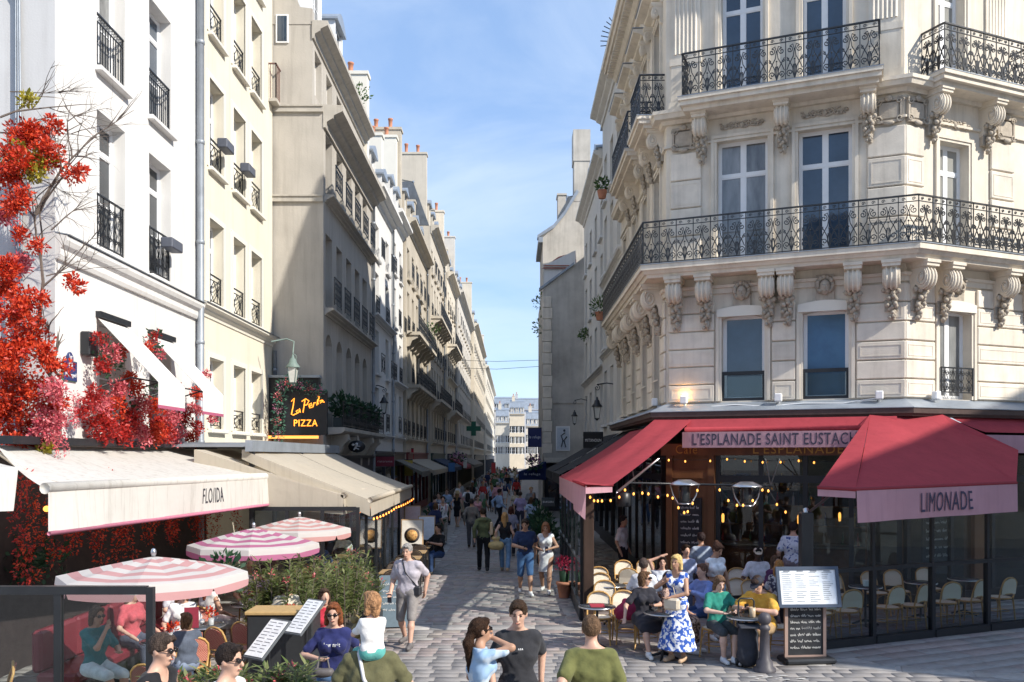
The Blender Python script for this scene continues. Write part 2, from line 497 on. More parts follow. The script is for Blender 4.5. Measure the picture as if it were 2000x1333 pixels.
def window_meshes(w, h, transom=None, bars=1, leaves=2, t=0.06):
    "casement: frame mesh and pane meshes, origin at lower left of the opening"
    def make():
        f = MB(); f.box(0, t, 0, .07, 0, h); f.box(w-t, w, 0, .07, 0, h); f.box(t, w-t, 0, .07, h-t, h); f.box(t, w-t, 0, .07, 0, t*1.3)
        ys = [(t*1.3, h-t)]
        if transom:
            f.box(t, w-t, .004, .066, transom-t*.6, transom+t*.6); ys = [(t*1.3, transom-t*.6), (transom+t*.6, h-t)]
        panes = []; xs = [(t, w-t)] if leaves == 1 else [(t, w/2-t*.75), (w/2+t*.75, w-t)]
        if leaves == 2:
            for k, (c, d) in enumerate(ys): f.box(w/2-t*.75, w/2+t*.75, .008, .062, c, d)
        for k, (c, d) in enumerate(ys):
            n = bars if k == 0 else 1
            for (a, b) in xs:
                e = t*.45   # inner sash
                f.box(a, a+e, .012, .055, c, d); f.box(b-e, b, .012, .055, c, d); f.box(a+e, b-e, .012, .055, c, c+e); f.box(a+e, b-e, .012, .055, d-e, d)
                for j in range(1, n): zz = c+(d-c)*j/n; f.box(a+e, b-e, .018, .05, zz-.016, zz+.016)
                for j in range(n):
                    p = MB(); z0 = c+(d-c)*j/n; z1 = c+(d-c)*(j+1)/n
                    p.box(a+e*.5, b-e*.5, .03, .04, z0+.008, z1-.008); panes.append(p.mesh('pane'))
        allp = MB()
        for pm in panes:
            n0 = len(allp.v); allp.v += [tuple(v.co) for v in pm.vertices]
            allp.f += [tuple(i+n0 for i in q.vertices) for q in pm.polygons]; allp.m += [0]*len(pm.polygons); allp.sm += [False]*len(pm.polygons)
        return f.mesh('window'), panes, allp.mesh('pane')
    return cached(('win', round(w,2), round(h,2), transom, bars, leaves, t), make)

def add_window(parent, M, w, h, hero=False, pane=None, fmat=None, **k):
    fm, panes, one = window_meshes(round(w,2), round(h,2), **k)
    o = part('window', fm, fmat or M_frame, parent, M)
    pm = pane if pane is not None else rnd.choice([0,0,0,1,1,2,3])
    for p in (panes if hero else [one]):
        q = part('pane', p, M_pane[pm], o)
        q.data.materials.clear() if False else None
        if q.material_slots:
            q.material_slots[0].link = 'OBJECT'; q.material_slots[0].material = M_pane[pm]
    return o

def spiral(cx, cz, r, a0, turns, s=1, n=16, y=0.0, r1=0.12):
    return [(cx+r*(1-(1-r1)*i/n)*math.cos(a0+s*2*math.pi*turns*i/n), y, cz+r*(1-(1-r1)*i/n)*math.sin(a0+s*2*math.pi*turns*i/n)) for i in range(n+1)]

def rail_mesh(w, h, style, det=1):
    def make():
        m = MB(); q = .011
        m.box(0, w, -.02, .02, h-.03, h); m.box(0, w, -.014, .014, .06, .085)
        m.box(0, .022, -.012, .012, 0, h-.03); m.box(w-.022, w, -.012, .012, 0, h-.03)
        if style == 'bars':
            m.box(.022, w-.022, -.012, .012, h-.17, h-.15)
            n = max(4, int(w/.105))
            for i in range(1, n):
                x = w*i/n; m.box(x-.008, x+.008, -.008, .008, .085, h-.15)
                if i % 2: m.box(x-.02, x+.02, -.011, .011, h*.5-.03, h*.5+.03)
                m.tube([(x+w/n*.5+.035*math.cos(a*.785), 0, h-.09+.035*math.sin(a*.785)) for a in range(8)], .007, 4, closed=True)
        elif style == 'cross':
            m.box(.022, w-.022, -.012, .012, h-.15, h-.13)
            n = max(1, round(w/.55))
            for i in range(n):
                a, b = w*i/n, w*(i+1)/n
                m.tube([(a,0,.085),(b,0,h-.15)], .011, 4); m.tube([(b,0,.085),(a,0,h-.15)], .011, 4)
                c = (a+b)/2; z = (h-.065)/2
                m.tube([(c+.09*math.cos(t*.63), 0, z+.09*math.sin(t*.63)) for t in range(10)], .01, 4, closed=True)
                m.box(c-.008, c+.008, -.008, .008, .085, h-.15)
        else:
            n = max(2, round(w/.24)); u = w/n
            for i in range(n):
                x = u*(i+.5)
                m.box(x-.008, x+.008, -.008, .008, .085, h-.03)
                for s in (-1, 1):
                    m.tube(spiral(x+s*u*.24, h*.78, u*.22, math.pi/2+s*.4, 1.3, -s, 12), .009, 4)
                    m.tube(spiral(x+s*u*.24, h*.28, u*.22, -math.pi/2-s*.4, 1.3, s, 12), .009, 4)
                    m.tube([(x+s*u*.02, 0, h*.9), (x+s*u*.3, 0, h*.62), (x+s*u*.1, 0, h*.5), (x+s*u*.3, 0, h*.4), (x+s*u*.02, 0, h*.12)], .008, 4)
        return m.mesh('railing')
    return cached(('rail', round(w,2), round(h,2), style), make)

def profile_strip(mb, x0, x1, prof, mi=0, end=True):
    "moulding: profile of (out, z) run from x0 to x1; out is towards the street"
    k = len(prof)
    vs = [(x0, -o, z) for o, z in prof] + [(x1, -o, z) for o, z in prof]
    mb.add(vs, [(i, i+1, k+i+1, k+i)[::-1] for i in range(k-1)], mi)
    mb.add(vs, [(0, k, 2*k-1, k-1)[::-1]], mi)
    if end: mb.add(vs, [tuple(range(k)), tuple(range(2*k-1, k-1, -1))], mi)

def cornice_profile(z, h, out):
    return [(0, z), (out*.12, z), (out*.18, z+h*.25), (out*.5, z+h*.42), (out*.55, z+h*.55), (out*.92, z+h*.7), (out, z+h*.74), (out, z+h), (0, z+h*1.04)]

def chimney(parent, x, y, w, d, z0, z1, m, pots=3):
    c = MB(); c.box(x-w/2, x+w/2, y-d/2, y+d/2, z0, z1); c.box(x-w/2-.06, x+w/2+.06, y-d/2-.06, y+d/2+.06, z1, z1+.14)
    o = part('chimney', c, m, parent)
    long = w > d
    for i in range(pots):
        t = (i+.5)/pots-.5
        p = MB(); p.lathe([(.13,0),(.14,.05),(.10,.08),(.115,.5),(.14,.52),(.14,.6),(.09,.6)], 8)
        part('chimney_pot', p, M_pot, o, T(x+(t*w*.85 if long else 0), y+(0 if long else t*d*.85), z1+.14) @ S(1, 1, .7+.5*rnd.random()))

def dormer(parent, x, y, z, w, h, m=None, arch=True):
    d = MB(); dd = 1.3
    d.box(x-w/2, x-w/2+.12, y, y+dd, z, z+h); d.box(x+w/2-.12, x+w/2, y, y+dd, z, z+h)
    d.box(x-w/2+.12, x+w/2-.12, y+.02, y+dd, z, z+.12)
    n = 6; top = [(x-w/2-.12+(w+.24)*i/n, z+h+(math.sin(math.pi*i/n)*w*.28 if arch else (.5-abs(i/n-.5))*w*.5)) for i in range(n+1)]
    d.prism(top + [(x+w/2+.12, z+h-.08), (x-w/2-.12, z+h-.08)], y-.12, y+dd, 'y', 1)
    o = part('dormer', d, [m or M_creamlight, M_zinc], parent)
    f, panes, one = window_meshes(round(w-.24,2), round(h-.2,2), None, 2, 2, .05)
    fo = part('window_frame', f, M_frame, o, T(x-w/2+.12, y+.08, z+.12))
    q = part('pane', one, M_pane[0], o, T(x-w/2+.12, y+.08, z+.12))
    return o

def mansard(parent, w, depth, z, h, inset=1.1, m=None, x0=0.0, y0=.1):
    r = MB(); a, b, i = x0, x0+w, inset
    r.quad((a,y0,z), (b,y0,z), (b,y0+i,z+h), (a,y0+i,z+h), 0)
    r.quad((b,y0,z), (b,depth,z), (b,depth-i,z+h), (b,y0+i,z+h), 0); r.quad((a,depth,z), (a,y0,z), (a,y0+i,z+h), (a,depth-i,z+h), 0)
    r.quad((b,depth,z), (a,depth,z), (a,depth-i,z+h), (b,depth-i,z+h), 0)
    r.quad((a,y0+i,z+h), (b,y0+i,z+h), (b,(y0+depth)/2,z+h+.6), (a,(y0+depth)/2,z+h+.6), 1)
    r.quad((a,(y0+depth)/2,z+h+.6), (b,(y0+depth)/2,z+h+.6), (b,depth-i,z+h), (a,depth-i,z+h), 1)
    r.box(a, b, y0+i-.08, y0+i+.05, z+h-.08, z+h+.06, 1)
    for k in range(int(w/.55)):   # standing seams
        x = a+.3+k*.55; r.add([(x-.02,y0-.03,z),(x+.02,y0-.03,z),(x+.02,y0+i-.03,z+h),(x-.02,y0+i-.03,z+h)], [(0,1,2,3)], 1)
    return part('roof', r, [m or M_slate, M_zinc], parent)

def downpipe(parent, x, y, z0, z1, r=.06):
    m = MB(); m.tube([(x,y,z0),(x,y,z1)], r, 8)
    z = z0+1.0
    while z < z1: m.lathe([(r,-.05),(r+.018,-.04),(r+.018,.04),(r,.05)], 8, (x,y,z)); z += 2.4
    return part('downpipe', m, M_pipe, parent)

def gen_building(name, label, loc, rz, width, eave, floors, bays, bw, wmat, depth=9.0, side=None, tmat=None, courses=(), cornice=(.5,.45),
                 roof=2.6, dormers=0, chim=(), hero=False, rail_out=0.05, sills=True, base=0.0, cat='building', surround=0.0,
                 shop=None, reveal=.25, roofm=None, transom=None, extra_ops=(), pbars=2, bar_t=.06, vary=False):
    b = thing(name, label, cat, loc, rz)
    tm = tmat or wmat
    ops = []
    for f in floors:
        for c in f.get('bays', bays):
            w = f.get('w', bw); ops.append(dict(x0=c-w/2, x1=c+w/2, z0=f['z0'], z1=f['z1'], arch=f.get('arch', 0), f=f))
    alls = ops + [dict(o) for o in extra_ops]
    m = MB(); wall(m, 0, width, base, eave, alls, reveal)
    part('wall', m, wmat, b)
    s = MB()
    s.quad((0,depth,0), (0,0,0), (0,0,eave), (0,depth,eave)); s.quad((width,0,0), (width,depth,0), (width,depth,eave), (width,0,eave))
    s.quad((width,depth,0), (0,depth,0), (0,depth,eave), (width,depth,eave)); s.quad((0,0,eave), (width,0,eave), (width,depth,eave), (0,depth,eave))
    s.quad((0,reveal+.3,0),(width,reveal+.3,0),(width,reveal+.3,eave),(0,reveal+.3,eave))
    part('side_wall', s, side or wmat, b)
    for o in ops:
        f = o['f']; w, h = o['x1']-o['x0'], o['z1']-o['z0']
        add_window(b, T(o['x0'], reveal-.09, o['z0']), w, h, hero, transom=f.get('transom', transom), bars=f.get('bars', pbars), t=bar_t)
        if f.get('rail'):
            rh = f.get('rh', .95); rw = w+(.0 if rail_out <= .06 else .1)
            part('railing', rail_mesh(round(rw,2), rh, f['rail']), M_iron, b, T((o['x0']+o['x1'])/2-round(rw,2)/2, f.get('ro', -rail_out), o['z0']+.03))
        if sills:
            q = cached(('sill', round(w,2)), lambda: MB().cbox((w/2,0,0), (w+.16,.2,.1), bev=.015).mesh('sill'))
            part('sill', q, tm, b, T(o['x0'], -.03, o['z0']-.052))
        if surround:
            def mk(w=w, h=h, r=surround):
                q = MB(); q.box(-r, 0, -.03, .02, 0, h+r); q.box(w, w+r, -.03, .02, 0, h+r); q.box(0, w, -.03, .02, h, h+r); return q.mesh('surround')
            part('surround', cached(('sur', round(w,2), round(h,2), surround), mk), tm, b, T(o['x0'], -.001, o['z0']))
    for (z, h, out) in courses:
        q = MB(); profile_strip(q, -.02, width+.02, cornice_profile(z, h, out)); part('string_course', q, tm, b)
    if cornice:
        q = MB(); profile_strip(q, -.03, width+.03, cornice_profile(eave-cornice[0]*.9, cornice[0], cornice[1])); part('cornice', q, tm, b)
    if roof:
        mansard(b, width, depth, eave+.02, roof, m=roofm)
        for k in range(dormers):
            dormer(b, width*(k+.5)/dormers, .18, eave+.15, min(1.25, width/dormers*.62), 1.65, tm, arch=rnd.random() < .6)
    for (x, y, w, d, z1, n) in chim: chimney(b, x, y, w, d, eave-.3, z1, wmat if wmat is not M_white else M_creamlight, n)
    if shop: shopfront(b, width, **shop)
    return b

SIGN = {}
def shopfront(b, width, col=(0.05,0.05,0.06), h=3.2, y=-.12, sign=None, signcol=(.7,.7,.68), awn=None, awncol=(.5,.45,.38), bays=3):
    fm = plain(col, .5)
    m = MB(); m.box(.1, width-.1, y, .02, h-.62, h); m.box(.1, width-.1, y-.08, .02, h, h+.1)
    m.box(.1, width-.1, y, .02, .0, .45)
    n = bays
    for i in range(n+1):
        x = .12+(width-.24)*i/n; m.box(x-.07, x+.07, y-.02, .02, .45, h-.62)
    o = part('shopfront', m, fm, b)
    for i in range(n):
        a = .12+(width-.24)*i/n+.07; c = .12+(width-.24)*(i+1)/n-.07
        p = MB(); p.box(a, c, y+.05, y+.06, .45, h-.62); part('pane', p, M_pane[0], o)
    if sign:
        L_ = min(width*.7, len(sign)*.28)
        part('lettering', text_mesh(sign, L_, .3), plain(signcol), o, T(width/2-L_/2, y-.006, h-.46))
    if awn:
        d, z1, z0 = awn; q = MB()
        q.quad((.2,y-.02,z1), (width-.2,y-.02,z1), (width-.2,-d,z0), (.2,-d,z0)); q.quad((.2,-d,z0),(width-.2,-d,z0),(width-.2,-d,z0-.28),(.2,-d,z0-.28))
        q.poly([(.2,y-.02,z1),(.2,-d,z0),(.2,-d,z0-.2)]); q.poly([(width-.2,y-.02,z1),(width-.2,-d,z0),(width-.2,-d,z0-.2)])
        part('awning', q, clothmat('awn_%d%d%d' % tuple(int(c*99) for c in awncol), awncol), b)
# ------------------------------------------------------------ ground base and left-hand row
LX = R(90); RXF = R(-90)

def fl(z0, z1, **k): return dict(z0=z0, z1=z1, **k)

# white rendered house at the corner
wb = gen_building('white_house', 'bright white rendered corner house with red flowers around its first floor windows', (-7.6, 14.9, 0), LX, 6.75, 18.6,
    [fl(7.08, 9.62, rail='scroll', rh=1.0), fl(10.4, 12.9, rail='bars', rh=1.0), fl(13.7, 16.2, rail='bars', rh=1.0), fl(3.75, 5.81)],
    [2.1, 4.46], 1.2, M_white, depth=6.0, side=M_return, cornice=(.5,.45), roof=2.5, dormers=0, hero=True, reveal=.34, transom=1.95, sills=True, rail_out=-.04)
q = MB(); profile_strip(q, 0, 6.72, [(0,6.55),(.06,6.55),(.09,6.62),(.09,6.72),(.16,6.78),(.2,6.86),(.2,6.93),(0,6.97)]); part('string_course', q, M_white, wb)
q = MB(); profile_strip(q, 0, 6.72, [(0,6.98),(.23,6.94),(.24,6.955),(0,7.0)]); part('flashing', q, M_zinc, wb)
downpipe(wb, 6.62, -.12, 0.2, 18.4, .085)
# conduits on the grey return wall
q = MB()
for dx in (0, .055, .12):
    q.tube([(-.06, 3.2, 11.05+dx*.6), (-.06, .62+dx, 11.0+dx*.6), (-.06, .56+dx*.5, 10.85), (-.06, .5+dx, 3.6)], .018, 5)
part('conduit', q, M_pipe, wb, RZ(0))
# flat electric box, street plate
q = MB(); q.cbox((1.02,-.09,5.25), (.34,.17,.42), bev=.02); o = part('lamp_box', q, M_black, wb)
q = MB(); q.cbox((.46,-.02,4.72), (.46,.03,.34), bev=.004); q.prism([(.36,4.89),(.56,4.89),(.56,4.97),(.50,5.03),(.46,5.045),(.42,5.03),(.36,4.97)], -.034, -.005, 'y')
sp = part('street_plate', q, mat('enamel_blue', (.03,.05,.16), .3, var=.1), wb)
part('plate_border', MB().box(.225,.695,-.03,-.002,4.545,4.895), plain((.05,.2,.1)), sp)
for s, w_, z_ in (('RUE', .14, 4.77), ('Montorgueil', .38, 4.60), ('1er', .1, 4.92)):
    part('lettering', text_mesh(s, w_, .09), plain((.8,.8,.8)), sp, T(.46-w_/2, -.04, z_))

# two small canvas awnings over the first floor windows
for k, (c, wd) in enumerate(((2.1, 1.3), (4.46, 1.3))):
    a = MB(); x0, x1 = c-wd/2, c+wd/2; zt, zb, out = 5.78, 4.62, 1.15
    a.quad((x0,-.05,zt), (x1,-.05,zt), (x1,-out,zb), (x0,-out,zb)); a.quad((x0,-.05,zt-.015), (x0,-out,zb-.015), (x1,-out,zb-.015), (x1,-.05,zt-.015))
    aw = part('window_awning', a, clothmat('white_canvas', (.82,.81,.79), .15), wb)
    v = MB(); v.box(x0, x1, -out-.006, -out+.006, zb-.42, zb); part('valance', v, clothmat('white_canvas', (.82,.81,.79), .15), aw)
    v = MB(); v.box(x0-.002, x1+.002, -out-.009, -out+.009, zb-.48, zb-.42); part('piping', v, plain((.42,.10,.18)), aw)
    for x in (x0+.03, x1-.03): part('arm', MB().tube([(x,-.03,zb-.1),(x,-out*.55,zb+.08),(x,-out,zb-.01)], .016, 5), M_black, aw)
    part('cassette', MB().box(x0, x1, -.1, -.0, zt+.02, zt+.13), M_black, aw)

# cream rendered house
cb = gen_building('cream_house', 'pale cream rendered house with three columns of shuttered tall windows', (-7.6, 21.66, 0), LX, 6.75, 19.5,
    [fl(3.95, 5.75, rail='cross', rh=.55), fl(7.12, 9.25, rail='cross', rh=.75), fl(10.52, 12.77, rail='cross', rh=.8), fl(13.9, 16.1, rail='cross', rh=.8), fl(17.0, 18.7)],
    [1.35, 3.28, 4.95], 1.12, M_cream, depth=6.0, cornice=(.5,.45), roof=2.5, hero=False, reveal=.36, transom=1.5, surround=.14, tmat=M_creamlight, rail_out=-.06)
q = MB(); profile_strip(q, 0, 6.75, cornice_profile(6.72, .3, .22)); part('string_course', q, M_creamlight, cb)
q = MB(); profile_strip(q, 0, 6.75, [(0,7.04),(.25,7.0),(.26,7.015),(0,7.06)]); part('flashing', q, M_zinc, cb)
downpipe(cb, 6.68, -.1, 0.2, 6.6, .06)
for i, (c, z) in enumerate(((1.35, 11.0), (3.28, 11.0))):
    q = MB(); q.cbox((c+.1, -.22, z+.25), (.62,.26,.24), bev=.02); part('window_box', q, plain((.10,.11,.14), .5), cb)
q = MB(); q.cbox((4.6,-.2,7.85), (.62,.26,.22), bev=.02); part('window_box', q, plain((.10,.11,.14), .5), wb)

# stone house with the pizza sign: its bare flank faces the square
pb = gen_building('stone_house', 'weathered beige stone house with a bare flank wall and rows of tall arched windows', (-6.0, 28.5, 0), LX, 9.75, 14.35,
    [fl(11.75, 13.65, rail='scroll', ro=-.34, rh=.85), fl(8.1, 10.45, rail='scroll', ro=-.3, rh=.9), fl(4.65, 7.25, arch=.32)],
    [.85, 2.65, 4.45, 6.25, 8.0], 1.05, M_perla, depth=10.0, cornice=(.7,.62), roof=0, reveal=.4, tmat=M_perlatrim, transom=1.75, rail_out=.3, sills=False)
for z in (7.72, 11.35):
    q = MB(); profile_strip(q, .2, 9.7, cornice_profile(z+.08, .22, .3)); part('string_course', q, M_perlatrim, pb)
# attic storey set back, with its own cornice
m = MB(); ops = [dict(x0=c-.5, x1=c+.5, z0=14.9, z1=16.35) for c in (.85, 2.65, 4.45, 6.25, 8.0)]
wall(m, 0, 9.75, 14.36, 17.0, ops, .3, y=.35); m.quad((0,10,14.36),(0,.35,14.36),(0,.35,17.0),(0,10,17.0)); m.quad((9.75,.35,14.36),(9.75,10,14.36),(9.75,10,17),(9.75,.35,17)); m.quad((0,.35,17),(9.75,.35,17),(9.75,10,17),(0,10,17))
m.quad((0,.9,14.4),(9.75,.9,14.4),(9.75,.9,17),(0,.9,17))
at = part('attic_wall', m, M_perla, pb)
for o_ in ops: add_window(pb, T(o_['x0'], .55, 14.9), 1.0, 1.45)
q = MB(); profile_strip(q, -.05, 9.8, cornice_profile(16.55, .55, .5)); part('cornice', q, M_perlatrim, pb, T(0,.35,0))
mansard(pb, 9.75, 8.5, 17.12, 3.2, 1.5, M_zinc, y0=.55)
for x in (1.6, 5.4): dormer(pb, x, .55, 17.2, 1.5, 2.3, M_frame)
q = MB(); q.prism([(.35,17.0),(.35,17.5),(.75,17.55),(.95,18.1),(1.5,18.5),(2.4,19.6),(2.4,20.9),(3.3,20.9),(3.3,17.0)], -.02, .3, 'x'); part('parapet', q, M_perla, pb)
for z in (11.35, 14.2):
    q = MB(); q.box(-.09, 0, 0, 6, z, z+.16); q.box(-.13, 0, -.0, 6, z+.16, z+.21); part('flank_course', q, M_perlatrim, pb)
q = MB(); q.box(-.55,0,1.35,2.4,14.35,14.45); flank_b = part('flank_balcony', q, M_perlatrim, pb)
q = MB()
for i in range(7): q.box(-.55,-.53,1.36+.16*i,1.38+.16*i,14.45,15.5)
for i in range(4): q.box(-.55+.15*i,-.53+.15*i,1.36,1.38,14.45,15.5)
q.box(-.56,0,1.35,1.39,15.5,15.54); q.box(-.56,-.52,1.35,2.4,15.5,15.54); part('railing', q, plain((.16,.09,.08)), flank_b)
q = MB(); q.box(-.05,0,1.1,1.5,16.4,17.3); part('flank_window', q, M_frame, pb); part('pane', MB().box(-.06,-.052,1.15,1.45,16.45,17.25), M_pane[2], pb)
# first floor balcony with planting, carved consoles, arched doors
q = MB(); profile_strip(q, .3, 9.6, [(0,3.95),(.5,4.0),(.62,4.08),(.62,4.2),(0,4.2)])
bal = part('balcony', q, M_perlatrim, pb)
for i in range(6):
    part('railing', rail_mesh(1.52, .85, 'scroll'), M_iron, bal, T(.35+1.53*i, -.56, 4.2))
for x in (1.4, 3.2, 6.6, 8.4):
    q = MB(); q.prism([(0,4.0),(-.55,4.0),(-.58,3.8),(-.42,3.66),(-.3,3.4),(-.12,3.25),(-.1,2.9),(0,2.8)], x-.18, x+.18, 'x'); part('console', q, M_perlatrim, pb)
downpipe(pb, 9.7, -.1, .2, 14.0, .07)
shopfront(pb, 9.6, (.035,.033,.035), 3.2, y=-.1, bays=5)

def plant_clump(mb_v, mb_f, c, r, n, size, rg, up=0.5):
    "many folded leaf quads spread through an ellipsoid"
    base = len(mb_v)
    for _ in range(n):
        d = Vector((rg.gauss(0,1), rg.gauss(0,1), rg.gauss(0,1)));
        if d.length < 1e-3: continue
        d.normalize(); rad = rg.random()**.45
        p = Vector((c[0]+d.x*r[0]*rad, c[1]+d.y*r[1]*rad, c[2]+d.z*r[2]*rad))
        ax = (d + Vector((rg.uniform(-.8,.8), rg.uniform(-.8,.8), up+rg.uniform(-.6,.8)))).normalized()
        sd = ax.orthogonal().normalized(); sd.rotate(Matrix.Rotation(rg.uniform(0,6.28), 3, ax))
        nn = ax.cross(sd); l = size*rg.uniform(.6,1.3); w = l*rg.uniform(.16,.3)
        i = len(mb_v)
        mb_v += [tuple(p), tuple(p+ax*l*.5+sd*w+nn*w*.35), tuple(p+ax*l), tuple(p+ax*l*.5-sd*w+nn*w*.35)]
        mb_f.append((i, i+1, i+2, i+3))
def clump_mesh(name, blobs, size, seed, up=.5):
    rg = random.Random(seed); v, f = [], []
    for (c, r, n) in blobs: plant_clump(v, f, c, r, n, size, rg, up)
    return arr_mesh(name, v, f)
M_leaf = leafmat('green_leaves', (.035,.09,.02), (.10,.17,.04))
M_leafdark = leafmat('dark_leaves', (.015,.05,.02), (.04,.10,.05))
for i in range(5):
    x = .9+1.75*i
    t_ = thing('potted_shrub', ['first', 'second', 'third', 'fourth', 'fifth'][i]+' round green shrub counted along the stone house balcony', 'plant', (-6+.35, 28.5+x, 4.22), 0, 'shrubs on the stone house balcony')
    q = MB(); q.box(-.14,.14,-.4,.4,0,.3); part('trough', q, plain((.05,.06,.06)), t_)
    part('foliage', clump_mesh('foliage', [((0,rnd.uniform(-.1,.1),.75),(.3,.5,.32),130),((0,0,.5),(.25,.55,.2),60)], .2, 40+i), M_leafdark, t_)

# ---- the receding row
row = [
 ('white_townhouse', 'narrow white house behind the stone house with a tall bare chimney wall', -6.0, 38.25, 6.4, 14.9, M_white, 2, 4, 1.05),
 ('white_townhouse', 'second white house along the street, with a first floor balcony over a dark shop', -6.0, 44.7, 4.6, 15.6, M_white, 2, 4, 1.0),
 ('ochre_townhouse', 'ochre stone house with carved window heads and iron balconies', -5.85, 49.4, 11.6, 16.4, mat('ochre_stone', (.50,.45,.37), .9, var=.12, scale=.8, streak=.35, detail=8), 5, 4, 1.1),
 ('tall_townhouse', 'tall buff stone house with long balconies rising above its neighbours', -5.55, 61.1, 11.4, 19.0, mat('buff_stone', (.55,.50,.42), .9, var=.1, scale=.8, streak=.3, detail=8), 5, 5, 1.1),
 ('slate_roofed_townhouse', 'pale house with high slate roof beyond the tall buff one', -5.25, 72.6, 9.9, 18.2, mat('pale_stone', (.68,.62,.52), .9, var=.08, scale=.8, streak=.3), 4, 5, 1.1),
 ('grey_townhouse', 'light grey house halfway down the street under a slate attic', -5.0, 82.7, 25.5, 18.6, mat('grey_stone', (.60,.57,.52), .9, var=.1, scale=.8, streak=.3), 9, 5, 1.1),
 ('brick_chimney_townhouse', 'distant stone house with a red brick chimney and rounded balcony', -4.6, 108.5, 36, 19.4, mat('warm_stone', (.64,.58,.48), .9, var=.1, scale=.8, streak=.3), 11, 5, 1.2),
 ('distant_townhouse', 'last pale house visible on the sunny row before the street bends', -4.3, 145, 70, 18.0, mat('far_stone', (.70,.66,.58), .9, var=.08, scale=.8, streak=.2), 16, 5, 1.3),
]
shopcols = [(.04,.04,.05), (.09,.06,.04), (.16,.03,.03), (.03,.06,.05), (.05,.05,.07), (.12,.10,.06), (.03,.03,.03), (.06,.07,.1)]
for i, (nm, lb, x, y, wdt, eave, wm, nb, nf, bw) in enumerate(row):
    z0 = 4.4; fh = (eave-1.0-z0)/(nf-0.25)
    fls = []
    for k in range(nf):
        a = z0+fh*k
        st = ['scroll', 'cross', 'scroll', 'bars', 'scroll'][(k+i) % 5]
        fls.append(fl(a, a+fh*(.76 if k < nf-1 else .6), rail=st if y < 85 else 'bars', rh=.85, ro=-.28 if (k+i) % 2 else -.05, arch=.0))
    bays = [wdt*(j+.5)/nb for j in range(nb)]
    ch = []
    if i == 0: ch = [(.35, 1.5, .6, 2.6, 19.6, 2), (6.0, 1.6, .6, 2.4, 19.0, 2)]
    elif i == 1: ch = [(4.3, 1.6, .6, 2.6, 20.6, 3)]
    else: ch = [(.4, 1.7, .7, 2.8, eave+4.9, 3), (wdt-.4, 1.8, .7, 2.2, eave+4.0, 2), (wdt*.5, 3.0, 1.2, .7, eave+4.2, 3)]
    g = gen_building(nm, lb, (x, y, 0), LX, wdt, eave, fls, bays, bw, wm, depth=8.5, tmat=wm, courses=[(z0-.35,.22,.16), (z0+fh*(1 if i % 2 else 2)-.3,.24,.3)] if y < 90 else [(z0-.35,.25,.2)],
        cornice=(.55,.55), roof=3.0 if i > 1 else 2.4, dormers=max(2, nb-1) if y < 100 else nb//2, chim=ch, reveal=.3, transom=None, pbars=3, roofm=M_zinc if i in (0, 1, 5) else M_slate,
        shop=dict(col=shopcols[i], h=3.4, bays=max(2, int(wdt/2.2)), awn=(1.5, 3.1, 2.5) if i in (1, 2, 3, 4, 5) else None, awncol=[(.3,.05,.06), (.22,.20,.17), (.45,.40,.32), (.05,.07,.12)][i % 4]))
    if i in (0, 2, 3, 4): downpipe(g, wdt-.08, -.1, .2, eave-.4, .06)
    if i in (2, 3, 4):   # long balconies with brackets
        for z in (z0+fh*1-.05, z0+fh*(nf-2)-.05):
            q = MB(); q.box(.3, wdt-.3, -.75, 0, z-.2, z-.02); bo = part('balcony', q, wm, g)
            nn = int((wdt-.6)/1.5)
            for k in range(nn): part('railing', rail_mesh(1.5, .95, 'scroll'), M_iron, bo, T(.3+k*(wdt-.6)/nn, -.7, z-.02) @ S((wdt-.6)/nn/1.5, 1, 1))
            for k in range(nn+1):
                xx = .5+k*(wdt-1.0)/nn; q = MB(); q.prism([(0,z-.2),(-.65,z-.2),(-.6,z-.35),(-.3,z-.5),(-.15,z-.8),(0,z-.85)], xx-.12, xx+.12, 'x'); part('bracket', q, wm, bo)

# buildings that close the far end of the street
ends = [(-4.2, 232, 3.4, 12.0, (.62,.58,.50)), (-.6, 246, 4.0, 15.0, (.66,.58,.46)), (3.6, 226, 3.2, 11.0, (.60,.55,.48)), (-9, 262, 9, 17, (.52,.50,.47)), (0.5, 290, 12, 18.5, (.5,.5,.52))]
for i, (x, y, w, e, c) in enumerate(ends):
    gen_building('end_building', ['pale grey slate roofed house closing the far end of the street', 'cream house at the street end, next to the pale grey one', 'low greyish house at the bend, half hidden by the blue banner', 'tall distant house behind the last house of the sunny row', 'farthest slate roofed house rising over the street end'][i], (x, y, 0), 0, w, e,
        [fl(4+2.9*k, 5.9+2.9*k) for k in range(int((e-4)/2.9))], [w*(j+.5)/4 for j in range(4)], 1.1, mat('end_wall_%d' % i, c, .9, var=.08, scale=.5, streak=.25), depth=8, roof=3.4, dormers=3, chim=[(1, 3, .8, 2, e+5, 3)], sills=False, roofm=M_zinc)
